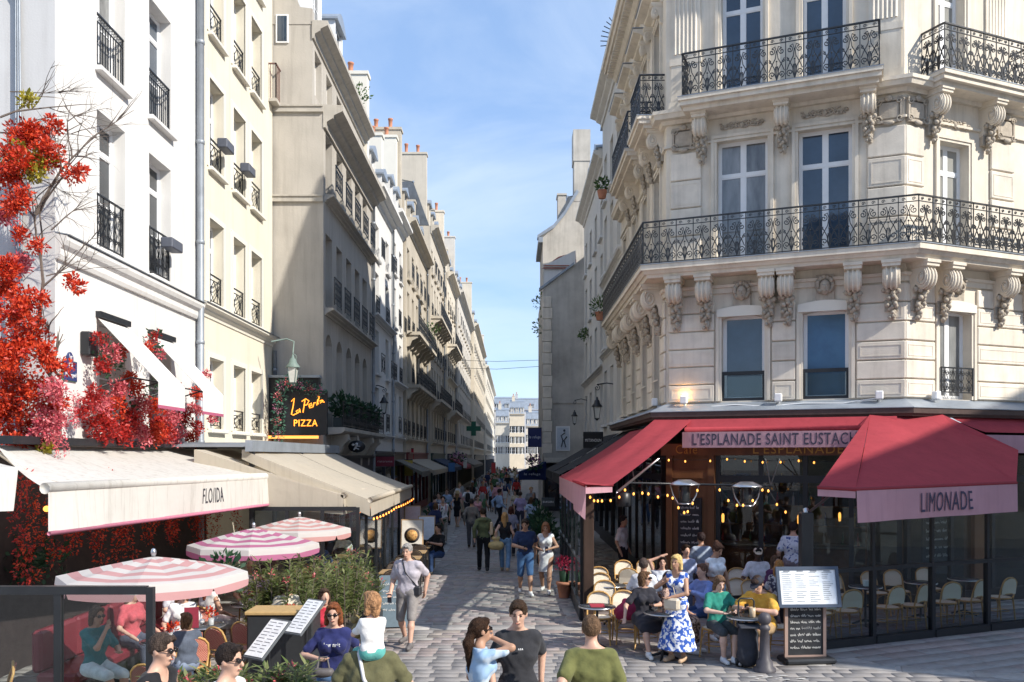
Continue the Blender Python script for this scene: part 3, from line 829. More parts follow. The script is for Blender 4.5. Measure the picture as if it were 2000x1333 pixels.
# ------------------------------------------------------------ corner cafe building
C1 = (3.62, 21.0); C2 = (8.33, 19.02); A_F = math.atan2(C2[1]-C1[1], C2[0]-C1[0]); A_R = R(23.5); FL = math.hypot(C2[0]-C1[0], C2[1]-C1[1]); SL = 8.6; RL = 8.0
eb = thing('corner_building', 'ornate pale stone corner building with scrolled iron balconies above the red awnings', 'building', (C1[0], C1[1], 0))
MF = RZ(A_F); MR = T(C2[0]-C1[0], C2[1]-C1[1], 0) @ RZ(A_R); MS = T(0, SL, 0) @ RZ(R(-90))
EAVE = 16.2
def rect(a, b, c, d, **k): return dict(x0=a, x1=b, z0=c, z1=d, **k)
f_ops = [rect(1.28,2.23,4.52,6.47,arch=.07), rect(3.05,4.0,4.52,6.47,arch=.07), rect(1.17,2.3,7.75,10.47), rect(2.95,4.07,7.75,10.47), rect(1.27,2.19,11.5,14.2), rect(3.04,3.95,11.5,14.2)]
r_ops = [rect(1.0,1.97,4.5,6.45,arch=.07), rect(1.0,1.88,7.75,10.1), rect(.95,1.75,11.5,14.0), rect(4.2,5.1,4.5,6.45), rect(4.2,5.1,7.75,10.1), rect(4.2,5.1,11.5,14.0)]
s_b = [1.2, 3.3, 5.4, 7.4]
s_ops = [rect(c-.48,c+.48,a,b) for c in s_b for a, b in ((4.6,6.6),(7.75,10.2),(11.5,13.9))]
for Mx, L_, ops, rv in ((MF, FL, f_ops, .3), (MR, RL, r_ops, .3), (MS, SL, s_ops, .3)):
    m = MB(); wall(m, 0, L_, 4.28, EAVE, ops, rv); m.quad((-.3 if Mx is MF else 0,rv+.35,4.28),(L_,rv+.35,4.28),(L_,rv+.35,EAVE),(0,rv+.35,EAVE)); part('wall', m, M_stone, eb, Mx)
for o in f_ops: 
    first = o['z0'] < 5
    hh = o['z1']-o['z0']
    add_window(eb, MF @ T(o['x0'], .2, o['z0']), o['x1']-o['x0'], hh, True, pane=(2 if o['x0'] < 2 else 4) if first else (1 if o['x0'] < 2 and o['z0'] < 8 else 2), transom=None if first else 1.95, bars=1, leaves=1 if first else 2, t=.055)
for o in r_ops:
    first = o['z0'] < 5
    add_window(eb, MR @ T(o['x0'], .2, o['z0']), o['x1']-o['x0'], o['z1']-o['z0'], True, pane=1 if first else 3, transom=None if first else 1.75, bars=1, leaves=2, t=.055)
for o in s_ops: add_window(eb, MS @ T(o['x0'], .2, o['z0']), o['x1']-o['x0'], o['z1']-o['z0'], False, pane=0, transom=1.7 if o['z0'] > 7 else None, bars=2)
# moulded window surrounds
def surround(o, r=.13):
    a, b, c, d = 0, o['x1']-o['x0'], 0, o['z1']-o['z0']
    q = MB()
    for k, (w0, w1, out) in enumerate(((0, r*.45, .035), (r*.45, r, .06))):
        q.box(a-w1, a-w0, -out, .01, c, d+w1); q.box(b+w0, b+w1, -out, .01, c, d+w1); q.box(a-w0, b+w0, -out, .01, d+w0, d+w1)
    return q
for Mx, ops in ((MF, f_ops), (MR, r_ops), (MS, s_ops)):
    for o in ops: part('window_surround', surround(o), M_stone, eb, Mx @ T(o['x0'], -.001, o['z0']))
# black glass guards of the first floor
for o, Mx in ((f_ops[0], MF), (f_ops[1], MF)):
    w = o['x1']-o['x0']; q = MB(); h = .66
    for a in ((-.02,.05,0,h), (w-.05,w+.02,0,h), (.05,w-.05,h-.08,h), (.05,w-.05,0,.06)): q.box(a[0], a[1], .02, .07, a[2], a[3])
    g = part('window_guard', q, M_black, eb, Mx @ T(o['x0'], 0, o['z0']+.01)); part('guard_pane', MB().box(.05, w-.05, .04, .05, .06, h-.08), M_glass, g)
part('railing', rail_mesh(.97, .62, 'scroll'), M_iron, eb, MR @ T(1.0, -.06, 4.58))
# roller shutter boxes over first floor windows
for o, Mx in ((f_ops[0], MF), (f_ops[1], MF), (r_ops[0], MR)):
    w = o['x1']-o['x0']; q = MB(); n = 6
    q.prism([(-.1,-.04)]+[(-.1+(w+.2)*i/n, .13+.07*math.sin(math.pi*i/n)) for i in range(n+1)]+[(w+.1,-.04)], -.085, -.06, 'y'); part('lintel', q, M_creamlight, eb, Mx @ T(o['x0'], 0, o['z1']+.005))

# ashlar blocks: every stone of the piers is a piece of its own
def block_mesh(w, h, out, inset=True):
    def mk():
        q = MB(); q.cbox((w/2, -out/2, h/2), (w, out, h), bev=.018)
        if inset:
            e = .07; t = .02
            for a in ((e, w-e, e, e+t), (e, w-e, h-e-t, h-e), (e, e+t, e+t, h-e-t), (w-e-t, w-e, e+t, h-e-t)): q.box(a[0], a[1], -out-.008, -out+.004, a[2], a[3])
        return q.mesh('block')
    return cached(('blk', round(w,2), round(h,2), out, inset), mk)
def pier(Mx, a, b, z0, z1, n, out=.06, alt=True, k0=0):
    h = (z1-z0)/n
    for i in range(n):
        part('block', block_mesh(b-a, h-.022, out, alt and (i+k0) % 2 == 0), M_block, eb, Mx @ T(a, .0, z0+h*i+.011))
pier(MF, .06, 1.12, 4.5, 6.95, 6); pier(MF, 2.39, 2.9, 4.5, 6.7, 5); pier(MF, 4.16, FL+.022, 4.5, 6.95, 6); pier(MF, .1, .82, 7.72, 10.3, 4); pier(MF, 4.38, FL+.022, 7.72, 10.3, 4)
pier(MR, -.02, .84, 4.5, 6.95, 6); pier(MR, 2.13, 4.0, 4.5, 6.95, 6); pier(MR, -.02, .52, 7.72, 10.3, 4); pier(MR, 2.55, 3.3, 7.72, 10.3, 4)
for a, b in ((1.83,2.68),(3.93,4.78),(6.03,6.78),(8.02,8.59)): pier(MS, a, b, 4.5, 6.9, 6); 
# fluted pilasters of the third floor
for Mx, a, b in ((MF,.12,.8),(MF,4.4,FL-.06),(MR,2.4,3.1)):
    q = MB(); q.box(a, b, -.05, 0, 11.5, 15.4); n = 6
    for i in range(n): x = a+.06+(b-a-.12)*(i+.5)/n; q.tube([(x,-.05,12.6),(x,-.05,15.2)], .03, 6)
    q.box(a-.05, b+.05, -.08, 0, 11.3, 11.5); q.box(a-.03,b+.03,-.065,0,12.35,12.5); part('pilaster', q, M_stone, eb, Mx)

# plan helpers for slabs that wrap the corners
def offs(d, extra=0.0):
    "outer corner points of the three facades pushed out by d"
    uF = Vector((math.cos(A_F), math.sin(A_F))); uR = Vector((math.cos(A_R), math.sin(A_R)))
    nF = Vector((uF.y, -uF.x)); nR = Vector((uR.y, -uR.x))
    p0 = Vector((-d, SL)); c1 = Vector((0, 0)); c2 = Vector((C2[0]-C1[0], C2[1]-C1[1]))
    a = c1+nF*d; t = (-d-a.x)/uF.x; k1 = a+uF*t
    b = c2+nR*d; den = uF.x*uR.y-uF.y*uR.x; dd = b-a; s = (dd.x*uR.y-dd.y*uR.x)/den; k2 = a+uF*s
    e = c2+uR*RL+nR*d
    return [p0, k1, k2, e]
def wrap(d, z0, z1, mb, d1=None):
    d1 = d if d1 is None else d1
    lo, hi = offs(d), offs(d1); inn = [Vector((0,SL)), Vector((0,0)), Vector((C2[0]-C1[0], C2[1]-C1[1])), None]
    uR = Vector((math.cos(A_R), math.sin(A_R))); inn[3] = inn[2]+uR*RL
    for i in range(3):
        A, B, C, D = lo[i], lo[i+1], hi[i+1], hi[i]; P, Q = inn[i], inn[i+1]
        mb.quad((A.x,A.y,z0),(B.x,B.y,z0),(C.x,C.y,z1),(D.x,D.y,z1))
        mb.quad((P.x,P.y,z0),(Q.x,Q.y,z0),(B.x,B.y,z0),(A.x,A.y,z0)); mb.quad((D.x,D.y,z1),(C.x,C.y,z1),(Q.x,Q.y,z1),(P.x,P.y,z1))
    for k in (0, 3):
        A, D, P = lo[k], hi[k], inn[k]; mb.poly([(P.x,P.y,z0),(A.x,A.y,z0),(D.x,D.y,z1),(P.x,P.y,z1)])
def band(name, spec, m=None):
    q = MB()
    for (d0, z0, d1, z1) in spec: wrap(d0, z0, z1, q, d1)
    return part(name, q, m or M_stone, eb)
band('string_course', [(.05,6.98,.05,7.1),(.09,7.1,.12,7.16)])
bal1 = band('balcony', [(.5,7.36,.53,7.44),(.57,7.44,.62,7.52),(.67,7.52,.67,7.64)])
band('string_course', [(.06,10.45,.06,10.5),(.10,10.98,.14,11.06),(.3,11.06,.34,11.16),(.36,11.16,.36,11.24)])
band('cornice', [(.1,15.5,.14,15.6),(.2,15.6,.36,15.8),(.56,15.86,.6,15.96),(.66,15.96,.66,16.16)])
q = MB(); wrap(.1, 15.8, 15.86, q)
for (Mx, L_) in ((MF, FL), (MR, RL), (MS, SL)):
    n = int(L_/.22)
    for i in range(n): q.box(L_*(i+.25)/n, L_*(i+.75)/n, -.5, -.05, 15.72, 15.86, M=Mx)
part('dentils', q, M_stone, eb)['kind'] = 'stuff'
# mansard
q = MB(); wrap(.35, 16.17, 16.3, q); lo = offs(.2); hi = offs(-.9)
for i in range(3): q.quad((lo[i].x,lo[i].y,16.3),(lo[i+1].x,lo[i+1].y,16.3),(hi[i+1].x,hi[i+1].y,21.5),(hi[i].x,hi[i].y,21.5))
q.poly([(h.x,h.y,21.5) for h in hi]+[(9,9,21.0),(1.2,SL,21.7)]); q.quad((0,SL,4.2),(8,SL,4.2),(8,SL,21.5),(0,SL,16.3)); part('roof', q, M_slate, eb)
for c in (1.3, 3.7): dormer(part('dormer_base', MB().box(c-.6,c+.6,.1,.4,16.3,16.45), M_stone, eb, MF), c, .1, 16.45, 1.2, 1.8, M_stone)
q = MB()
for i in range(7): a = R(-8+i*12); q.tube([(-.3,7.6,16.4+.1*i),(-.3-.5*math.cos(a),7.6,16.4+.1*i+.3*math.sin(a))], .015, 4)
part('roof_spikes', q, M_iron, eb)

# ornate ironwork
def ornate(w, h):
    def mk():
        m = MB(); r = .0125
        m.box(0, w, -.024, .024, h-.03, h); m.box(0, w, -.012, .012, h-.15, h-.135); m.box(0, w, -.012, .012, .04, .058)
        m.box(-.009, .009, -.009, .009, 0, h-.03)
        for i in range(2): m.tube(spiral(w*(i+.5)/2, h-.09, .04, 0, 1.4, 1, 8), .009, 4)
        c = w/2; H = h-.15
        for s in (-1, 1):
            x = lambda t: c+s*t*w
            m.tube(spiral(x(.27), H*.80, w*.19, math.pi*(.5-s*.0), 1.45, s, 13), r, 4)
            m.tube([(x(.27), 0, H*.80+w*.19), (x(.1), 0, H*.93), (x(.02), 0, H*.80), (x(.08), 0, H*.62), (x(.30), 0, H*.44), (x(.43), 0, H*.30)], r, 4)
            m.tube(spiral(x(.26), H*.22, w*.2, -math.pi*.5, 1.4, s, 13), r, 4)
            m.tube([(x(.43), 0, H*.62), (x(.30), 0, H*.52), (x(.12), 0, H*.36), (x(.03), 0, H*.12)], r, 4)
            m.tube(spiral(x(.36), H*.55, w*.09, math.pi*.3, 1.2, -s, 8), r*.9, 4)
            m.tube([(c, 0, H*.08), (x(.10), 0, H*.22), (x(.05), 0, H*.42)], r*1.3, 4)
        m.tube([(c,0,.05),(c,0,H*.52)], [r*1.2, r*.5], 4); m.ball((c,0,H*.55), .02, 6)
        return m.mesh('railing')
    return cached(('orn', round(w,3), h), mk)
def run_rail(parent, a, b, z, h=1.0, mod=.38, M0=None):
    a, b = Vector(a), Vector(b); d = b-a; n = max(1, round(d.length/mod)); w = d.length/n
    for i in range(n):
        p = a+d*(i/n)
        part('railing', ornate(round(w,3), h), M_iron, parent, T(p.x, p.y, z) @ RZ(math.atan2(d.y, d.x)))
o88 = offs(.61)
for i in range(3): run_rail(bal1, o88[i], o88[i+1] if i < 2 else o88[2]+(o88[3]-o88[2])*.62, 7.64, 1.0)
q = MB(); wrap(.69, 7.64, 7.655, q); part('flashing', q, M_zinc, bal1)
def small_balcony(Mx, a, b, z, out, h=1.0):
    q = MB()
    q.box(a, b, -out+.12, 0, z-.212, z-.12); q.box(a-.05, b+.05, -out, 0, z-.12, z-.02); q.box(a-.08, b+.08, -out-.05, 0, z-.02, z+.06)
    o = part('balcony', q, M_stone, eb, Mx)
    for (p, r_) in (((a,-out+.04),(b,-out+.04)), ((a,0),(a,-out+.04)), ((b,-out+.04),(b,0))): run_rail(o, p, r_, z+.06, h)
    part('flashing', MB().box(a-.09, b+.09, -out-.06, 0, z+.06, z+.075), M_zinc, o)
small_balcony(MF, .52, 4.62, 11.26, .74); small_balcony(MR, .5, 3.2, 11.26, .62)
small_balcony(MS, 6.7, 8.35, 11.26, .62); small_balcony(MS, 2.5, 6.1, 11.26, .62)

# scrolled brackets with hanging acanthus
def bracket():
    q = MB(); w = .17
    q.box(-.23, .23, -.8, 0, -.07, 0); q.box(-.21, .21, -.76, 0, -.14, -.07)
    prof = [(0,-.14), (-.72,-.14)] + [(-.5-.23*math.cos(R(a)), -.36-.23*math.sin(R(a))) for a in range(-60, 131, 19)] + [(-.27,-.5),(-.2,-.62),(-.19,-.75),(-.12,-.82),(0,-.84)]
    q.prism(prof, -w, w, 'x', smooth=False)
    for x in (-.11, 0, .11):
        q.tube([(x, -.5-.24*math.cos(R(a)), -.36-.24*math.sin(R(a))) for a in range(-58, 125, 18)]+[(x,-.29,-.5)], .03, 6)
    for s in (-1, 1):
        q.tube([(s*(w+.015), p[0]-.5, p[2]-.36) for p in spiral(0, 0, .2, 2.2, 1.8, 1, 16)], .022, 5)
        q.lathe([(.06,0),(.06,.03),(0,.04)], 8, M=T(s*w, -.5, -.36) @ RY(s*math.pi/2))
    q.v = [(x*.84, y*.7, z*.96) for x, y, z in q.v]
    return q.mesh('bracket')
def pendant():
    q = MB(); rg = random.Random(3)
    for i in range(34):
        t = i/33; wd = .15*(1-.55*t); x = rg.uniform(-wd, wd); z = -.52-.66*t
        q.ball((x, -.24+.12*t+rg.uniform(-.07,.05)*(1-.5*t), z), (.05*(1-.4*t)+.012, .06, .065*(1-.3*t)), 6)
    q.box(-.13,.13,-.1,0,-1.02,-.5)
    return q.mesh('acanthus')
BR, PE = bracket(), pendant()
def put_bracket(Mx, x, z, s=1.0):
    o = part('bracket', BR, M_stone, eb, Mx @ T(x, 0, z) @ S(s, s, s)); part('acanthus', PE, M_carve, o)
for x in (.25, .93, 2.32, 2.72, 4.1, 4.85): put_bracket(MF, x, 7.36)
for x in (.24, 1.0-.02, 2.75, 3.7): put_bracket(MR, x+(.0 if x > 1 else .0), 7.36)
for x in (.35, 2.0, 2.5, 4.1, 4.6, 6.2, 6.7, 8.15): put_bracket(MS, x, 7.36)
for x in (.83, 2.63, 4.4): put_bracket(MF, x, 11.06, .9)
for x in (.72, 2.36): put_bracket(MR, x, 11.06, .9)
for x in (2.7, 4.0, 5.9, 6.9, 8.15): put_bracket(MS, x, 11.06, .75)
# keystone faces
def face_relief():
    q = MB(); q.box(-.19,.19,-.06,0,-.32,.28); q.ball((0,-.1,0), (.12,.11,.17), 10)
    q.ball((0,-.21,-.01), (.025,.03,.05), 6); q.ball((0,-.19,-.09), (.05,.025,.018), 6)
    for s in (-1, 1): q.ball((s*.05,-.195,.035), (.03,.02,.015), 6)
    rg = random.Random(5)
    for i in range(22):
        a = R(-50+280*i/21); q.ball((.155*math.cos(a), -.09+rg.uniform(-.03,.03), .05+.17*math.sin(a)), (.055,.06,.055), 6)
    return q.mesh('keystone_face')
FC = face_relief()
for Mx, x in ((MF,1.74),(MF,3.52),(MR,1.49)): part('keystone_face', FC, M_carve, eb, Mx @ T(x, -.02, 6.95))
# leaf scrolls above the second floor windows and cartouches on the piers
def leaf_scroll(w):
    q = MB(); rg = random.Random(9)
    for s in (-1, 1):
        for i in range(5):
            cx = s*(.06+w*.46*i/5); q.tube(spiral(cx, rg.uniform(-.02,.02), .075-.006*i, rg.uniform(0,6), 1.2, s, 9, -.02), .018, 5)
            for _ in range(3): q.ball((cx+rg.uniform(-.07,.07), -.03, rg.uniform(-.07,.08)), (.035,.025,.022), 6)
    q.ball((0,-.03,0), (.06,.04,.07), 8); return q.mesh('leaf_relief')
LS = leaf_scroll(1.0)
for Mx, x, z in ((MF,1.735,10.78),(MF,3.51,10.78),(MR,1.44,10.5),(MF,1.735,14.6),(MF,3.51,14.6)): part('leaf_relief', LS, M_carve, eb, Mx @ T(x, -.01, z))
def cartouche():
    q = MB(); q.cbox((0,-.03,0), (.42,.06,.36), bev=.02)
    for a in ((-.27,.27,-.26,-.2),(-.27,.27,.2,.26),(-.27,-.22,-.2,.2),(.22,.27,-.2,.2)): q.box(a[0],a[1],-.07,0,a[2],a[3])
    for s in (-1,1):
        for t in (-1,1): q.tube([(p[0]+s*.22,-.07,p[2]+t*.19) for p in spiral(0,0,.09,0,1.3,s*t,9)], .02, 5)
    q.ball((0,-.08,.25), (.09,.04,.07), 8); q.ball((0,-.08,-.27), (.12,.04,.05), 8); return q.mesh('cartouche')
CT = cartouche()
for Mx, x in ((MF,.42),(MF,4.8),(MR,.3),(MR,3.0)): part('cartouche', CT, M_carve, eb, Mx @ T(x, -.02, 10.62))
# hoods over the street windows
for c in s_b:
    q = MB(); profile_strip(q, c-.75, c+.75, cornice_profile(14.15, .3, .45)); part('window_hood', q, M_stone, eb, MS)
    part('flashing', MB().box(c-.77, c+.77, -.47, 0, 14.47, 14.485), M_zinc, eb, MS)
    for s in (-1, 1): part('bracket', BR, M_stone, eb, MS @ T(c+s*.62, 0, 14.15) @ S(.5,.5,.6))
    q = MB(); q.box(c-.5, c+.5, -.16, 0, 4.5, 4.58); q.box(c-.48,c+.48,-.1,-.08,5.1,5.13); part('sill', q, M_stone, eb, MS)

# fascia, zinc flashing and floodlights over the cafe front
band('fascia', [(.34,4.1,.36,4.16),(.4,4.16,.4,4.27)], mat('brown_fascia', (.07,.045,.04), .5, var=.2))
q = MB(); wrap(.42, 4.275, 4.29, q); lo = offs(.42); hi = offs(0.0)
for i in range(3): q.quad((lo[i].x,lo[i].y,4.29),(lo[i+1].x,lo[i+1].y,4.29),(hi[i+1].x,hi[i+1].y,4.49),(hi[i].x,hi[i].y,4.49))
part('flashing', q, M_zinc, eb)
for k, (Mx, x, lit) in enumerate(((MF,.45,1),(MF,2.55,0),(MF,4.62,0),(MR,.7,0),(MS,8.1,0))):
    t_ = MB(); t_.cbox((0,-.2,4.56), (.16,.14,.18), bev=.02); t_.box(-.02,.02,-.14,0,4.42,4.48)
    o = part('floodlight', t_, M_frame, eb, Mx @ T(x,0,0)); 
    if lit:
        part('lamp_glass', MB().box(-.06,.06,-.19,-.08,4.652,4.662), emit('flood_glow', (1,.5,.12), 25), o)
q = MB()
q.tube([(.2,-.12,4.44),(.8,-.16,4.38),(1.6,-.2,4.42),(2.3,-.2,4.37),(3.1,-.2,4.42),(3.9,-.2,4.4),(4.6,-.18,4.5)], .015, 5); part('cable', q, M_frame, eb, MF)

# ground floor: room, shop front, wood piers
gm = MB(); D0 = 6.0
rp = [(C1[0]+.1, 29.4), (C1[0]+.1, C1[1]+.2), (C2[0], C2[1]+.1), (C2[0]+math.cos(A_R)*RL, C2[1]+math.sin(A_R)*RL), (14.0, 27.5)]
rp = [(x-C1[0], y-C1[1]) for x, y in rp]
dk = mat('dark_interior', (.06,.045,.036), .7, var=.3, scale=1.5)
bk = MB()
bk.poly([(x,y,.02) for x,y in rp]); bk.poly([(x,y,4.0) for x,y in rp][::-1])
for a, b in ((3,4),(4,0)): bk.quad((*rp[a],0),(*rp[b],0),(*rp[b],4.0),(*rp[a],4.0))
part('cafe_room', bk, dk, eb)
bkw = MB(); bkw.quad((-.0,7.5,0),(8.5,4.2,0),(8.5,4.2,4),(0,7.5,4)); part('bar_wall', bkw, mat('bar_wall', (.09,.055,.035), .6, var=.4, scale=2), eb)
for k, (a, b) in enumerate(((.05,.2),(.22,.58),(1.0,1.12),)):
    pass
q = MB(); q.box(.0,1.15,-.05,.3,0,3.3); part('wood_pier', q, M_wood, eb, MF)
q = MB(); q.box(.02,.16,-.12,-.05,0,3.3); q.box(.98,1.13,-.12,-.05,0,3.3); q.box(.16,.98,-.1,-.05,2.75,2.95); part('wood_trim', q, M_wood, eb, MF)
q = MB(); q.box(.3,.84,-.13,-.055,.55,2.3); cbd = part('chalkboard', q, M_board, eb, MF)
q = MB()
for i in range(9): scribble(q, .36, .78, 2.05-i*.16, .07, 60+i, -.135, .0045)
part('chalk_writing', q, M_chalk, cbd)
q = MB(); q.box(-.1,FL+.05,-.14,.05,3.28,3.55); fas = part('sign_board', q, M_wood, eb, MF)
for s, x, w_ in (('Café', .25, .5), ("L'ESPLANADE", 2.0, 1.9)): part('lettering', text_mesh(s, w_, .2, shear=.0), mat('gold_letters', (.45,.25,.06), .4, metal=.4), fas, T(x,-.15,3.32))
def glazed_front(Mx, x0, x1, n, z1=3.28, bar=2.75, parent=eb):
    for i in range(n):
        a, b = x0+(x1-x0)*i/n, x0+(x1-x0)*(i+1)/n
        q = MB(); q.box(a-.05,a+.05,-.03,.07,0,z1); q.box(b-.05,b+.05,-.03,.07,0,z1) if i == n-1 else None; q.box(a+.05,b-.05,-.03,.06,bar-.08,bar+.08); q.box(a+.05,b-.05,-.03,.06,0,.3)
        f = part('shop_window', q, M_black, parent, Mx)
        part('pane', MB().box(a+.05,b-.05,.01,.02,bar+.08,z1), M_glass, f); part('pane', MB().box(a+.05,b-.05,.01,.02,.3,bar-.08), M_glass, f)
glazed_front(MF, 1.2, FL-.1, 4); glazed_front(MR, .1, 6.5, 5); glazed_front(MS, .5, 8.0, 5)
for x in (2.0,): 
    q = MB(); q.box(x,x+.3,-.08,.2,0,3.3); part('wood_pier', q, M_wood, eb, MR)
q = MB(); q.box(.6,1.5,.06,.1,.7,2.4); cb2 = part('chalkboard', q, M_board, eb, MR)
q = MB()
for i in range(8): scribble(q, .68, 1.4, 2.15-i*.18, .08, 80+i, .05, .005)
part('chalk_writing', q, M_chalk, cb2)
# bar shelves and bottles
sh = thing('bar_shelf', 'dark back bar shelving crowded with bottles inside the corner cafe', 'shelf', (7.0, 23.2, 0), A_F)
for z in (1.0,1.5,2.0,2.5): part('shelf_board', MB().box(-2.0,2.0,-.15,.15,z-.03,z), M_wood, sh)
part('side_panel', MB().box(-2.05,-2.0,-.16,.16,0,2.9), M_wood, sh); part('side_panel', MB().box(2.0,2.05,-.16,.16,0,2.9), M_wood, sh)
BOT = MB().lathe([(.035,0),(.037,.02),(.037,.19),(.014,.25),(.013,.31),(.016,.31),(.016,.33),(0,.33)], 7).mesh('bottle')
bcols = [(.04,.12,.05),(.25,.10,.02),(.5,.5,.5),(.02,.03,.10),(.35,.03,.03),(.5,.35,.08)]
for k in range(44):
    zz = (1.0,1.5,2.0,2.5)[k % 4]; xx = -1.85+(k//4)*.36+rnd.uniform(-.08,.08); v = Vector((xx,-.02,0)); v.rotate(Matrix.Rotation(A_F,3,'Z'))
    c = bcols[k % 6]
    bo = part('bottle', BOT, plain((.04,.12,.05), .15), None, T(7.0+v.x, 23.2+v.y, zz)); bo.material_slots[0].link = 'OBJECT'; bo.material_slots[0].material = plain(c, .15)
    tag(bo, '%s bottle on the %s back bar shelf, number %s from the street end' % (['green','brown','clear','dark blue','red','amber'][k % 6], ['lowest','second','third','top'][k % 4], ['one','two','three','four','five','six','seven','eight','nine','ten','eleven'][k//4]), 'bottle', 'bottles on the back bar')
bar = thing('bar_counter', 'brown wooden bar counter with brass edge behind the cafe windows', 'counter', (6.6, 22.0, 0), A_F)
part('front_panel', MB().box(-1.6,1.6,-.25,.25,0,1.05), M_wood, bar); part('counter_top', MB().cbox((0,0,1.09), (3.3,.62,.06), bev=.015), mat('zinc_bar', (.3,.28,.24), .3, metal=.6), bar)
for k, (px, py, y) in enumerate(((1402,1008,20.6),(1412,1012,21.5),(1722,975,20.5),(1560,1015,21.0),(1640,1010,21.5))):
    p = W(px, py, y)
    l_ = thing('pendant_lamp', ['glowing tube lamp', 'second glowing tube lamp', 'small lamp', 'bulb lamp', 'amber lamp'][k]+' hanging inside the cafe window', 'lamp', (p[0], p[1], p[2]), 0)
    part('cord', MB().tube([(0,0,.1),(0,0,4.0-p[2])], .008, 4), M_black, l_); part('bulb', MB().lathe([(0,-.12),(.03,-.1),(.035,.05),(.02,.1),(0,.1)], 8), M_bulb, l_)

# ------------------------------------------------------------ houses beyond the cafe, right-hand row
def right_house(name, label, x, y0, y1, eave, floors, nb, wm, **k):
    w = y1-y0
    return gen_building(name, label, (x, y1, 0), RXF, w, eave, floors, [w*(j+.5)/nb for j in range(nb)], 1.0, wm, **k)
mw = mat('offwhite_render', (.66,.63,.57), .9, var=.08, scale=.7, streak=.35)
h2 = right_house('offwhite_house', 'off white house between the corner cafe building and the plain white house', 3.66, 29.65, 36.2, 17.0,
    [fl(4.5,6.6), fl(7.5,9.7), fl(10.4,12.6), fl(13.2,15.0)], 3, mw, depth=8, roof=2.8, dormers=2, courses=[(7.1,.2,.15),(10.0,.2,.15)], chim=[(.4,2.4,.8,2.6,21.0,3)], roofm=M_zinc, cornice=(.5,.5),
    shop=dict(col=(.03,.03,.035), h=3.3, bays=3))
h3 = right_house('plain_house', 'plain white house with narrow windows just before the grimy flank wall', 3.75, 36.25, 46.6, 15.6,
    [fl(4.3,6.3), fl(7.1,9.0), fl(9.8,11.7), fl(12.4,14.0)], 4, mw, depth=8, roof=2.6, dormers=3, courses=[(6.8,.2,.18)], chim=[(8,2.4,.8,2.6,19.5,3)], roofm=M_zinc, shop=dict(col=(.04,.04,.05), h=3.3, bays=4))
# grimy flank and the taller house behind it
gh = thing('grimy_house', 'low house with a stained blank flank wall facing the square and red tiled slope', 'building', (1.62, 47.0, 0))
m = MB(); m.poly([(0,0,3.3),(2.5,0,3.3),(2.5,0,14.0),(1.6,0,13.3),(0,0,12.0)]); m.quad((0,8,0),(0,0,0),(0,0,12),(0,8,12)); m.poly([(0,.4,0),(2.5,.4,0),(2.5,.4,3.3),(0,.4,3.3)]); m.quad((0,0,3.3),(0,.4,3.3),(2.5,.4,3.3),(2.5,0,3.3))
part('wall', m, M_grimy, gh)
q = MB()
for i in range(14): q.cbox((.22,-.03,3.62+.6*i), (.44 if i % 2 else .52,.06,.56), bev=.015)
for i in range(14): part('quoin', cached(('quoin', i % 2), lambda: MB().cbox((.22,-.03,0), (.44 if i % 2 else .54,.07,.57), bev=.02).mesh('quoin')), M_block, gh, T(0,0,3.66+.592*i))
q = MB(); q.box(-.12,2.5,-.12,.02,6.0+.0,6.12) if False else q.box(0,2.5,-.1,0,3.2,3.45); q.box(-.0,2.5,-.05,0,6.05,6.13); part('string_course', q, M_grimy, gh)
q = MB(); q.add([(-.2,-.15,11.95),(1.62,-.15,13.3),(1.62,.4,13.3),(-.2,.4,11.95),(-.2,-.15,12.08),(1.62,-.15,13.43),(1.62,.4,13.43),(-.2,.4,12.08)], [(0,1,5,4),(4,5,6,7),(0,3,2,1),(0,4,7,3),(1,2,6,5)]); part('coping', q, M_zinc, gh)
m = MB(); m.poly([(.05,.5,11.9),(1.75,.5,11.9),(1.75,.5,14.2),(.1,.5,13.4)]); part('upper_wall', m, M_white, gh)
m = MB(); m.poly([(0,.45,13.35),(1.8,.45,13.35),(1.8,1.2,14.3)]); m.quad((-.05,.4,13.2),(1.8,.4,13.2),(1.8,1.6,14.35),(.9,1.6,14.1)); part('roof', m, M_tile, gh)
for p in ((.83,1.35,4.2),):
    pass
q = MB(); q.box(.68,1.42,-.05,.02,3.55,4.85); wf = part('picture_window', q, M_frame, gh)
part('pane', MB().box(.74,1.36,-.058,-.045,3.62,4.78), plain((.55,.6,.66), .3), wf)
q = MB(); q.tube([(.95,-.065,3.75),(1.05,-.065,4.1),(.95,-.065,4.35),(1.15,-.065,4.5)], .03, 5); q.tube([(1.2,-.065,3.75),(1.1,-.065,4.1),(1.25,-.065,4.3)], .03, 5); q.ball((1.12,-.065,4.62), (.06,.01,.07), 8); part('poster_figure', q, plain((.06,.07,.09)), wf)
q = MB(); q.box(.1,2.4,.3,.36,.4,2.9); gs = part('shopfront', q, plain((.03,.03,.035)), gh); part('pane', MB().box(.3,2.2,.28,.295,.6,2.6), M_pane[0], gs)
q = MB(); q.box(.05,2.5,-.18,.0,2.95,3.2); part('shop_cornice', q, plain((.55,.52,.46)), gh)
th = thing('gable_house', 'tall narrow house with a bare gable and chimney stacks rising behind the red tiled slope', 'building', (1.72, 50.0, 0))
m = MB(); m.poly([(0,0,0),(2.7,0,0),(2.7,0,18.0),(1.85,0,17.9),(1.2,0,16.7),(.6,0,16.0),(0,0,15.5)]); m.quad((0,5,0),(0,0,0),(0,0,15.5),(0,5,15.5)); m.quad((2.7,5,0),(0,5,0),(0,5,15.5),(2.7,5,18)); part('wall', m, mat('pale_gable', (.5,.47,.42), .9, var=.2, scale=.8, streak=.5), th)
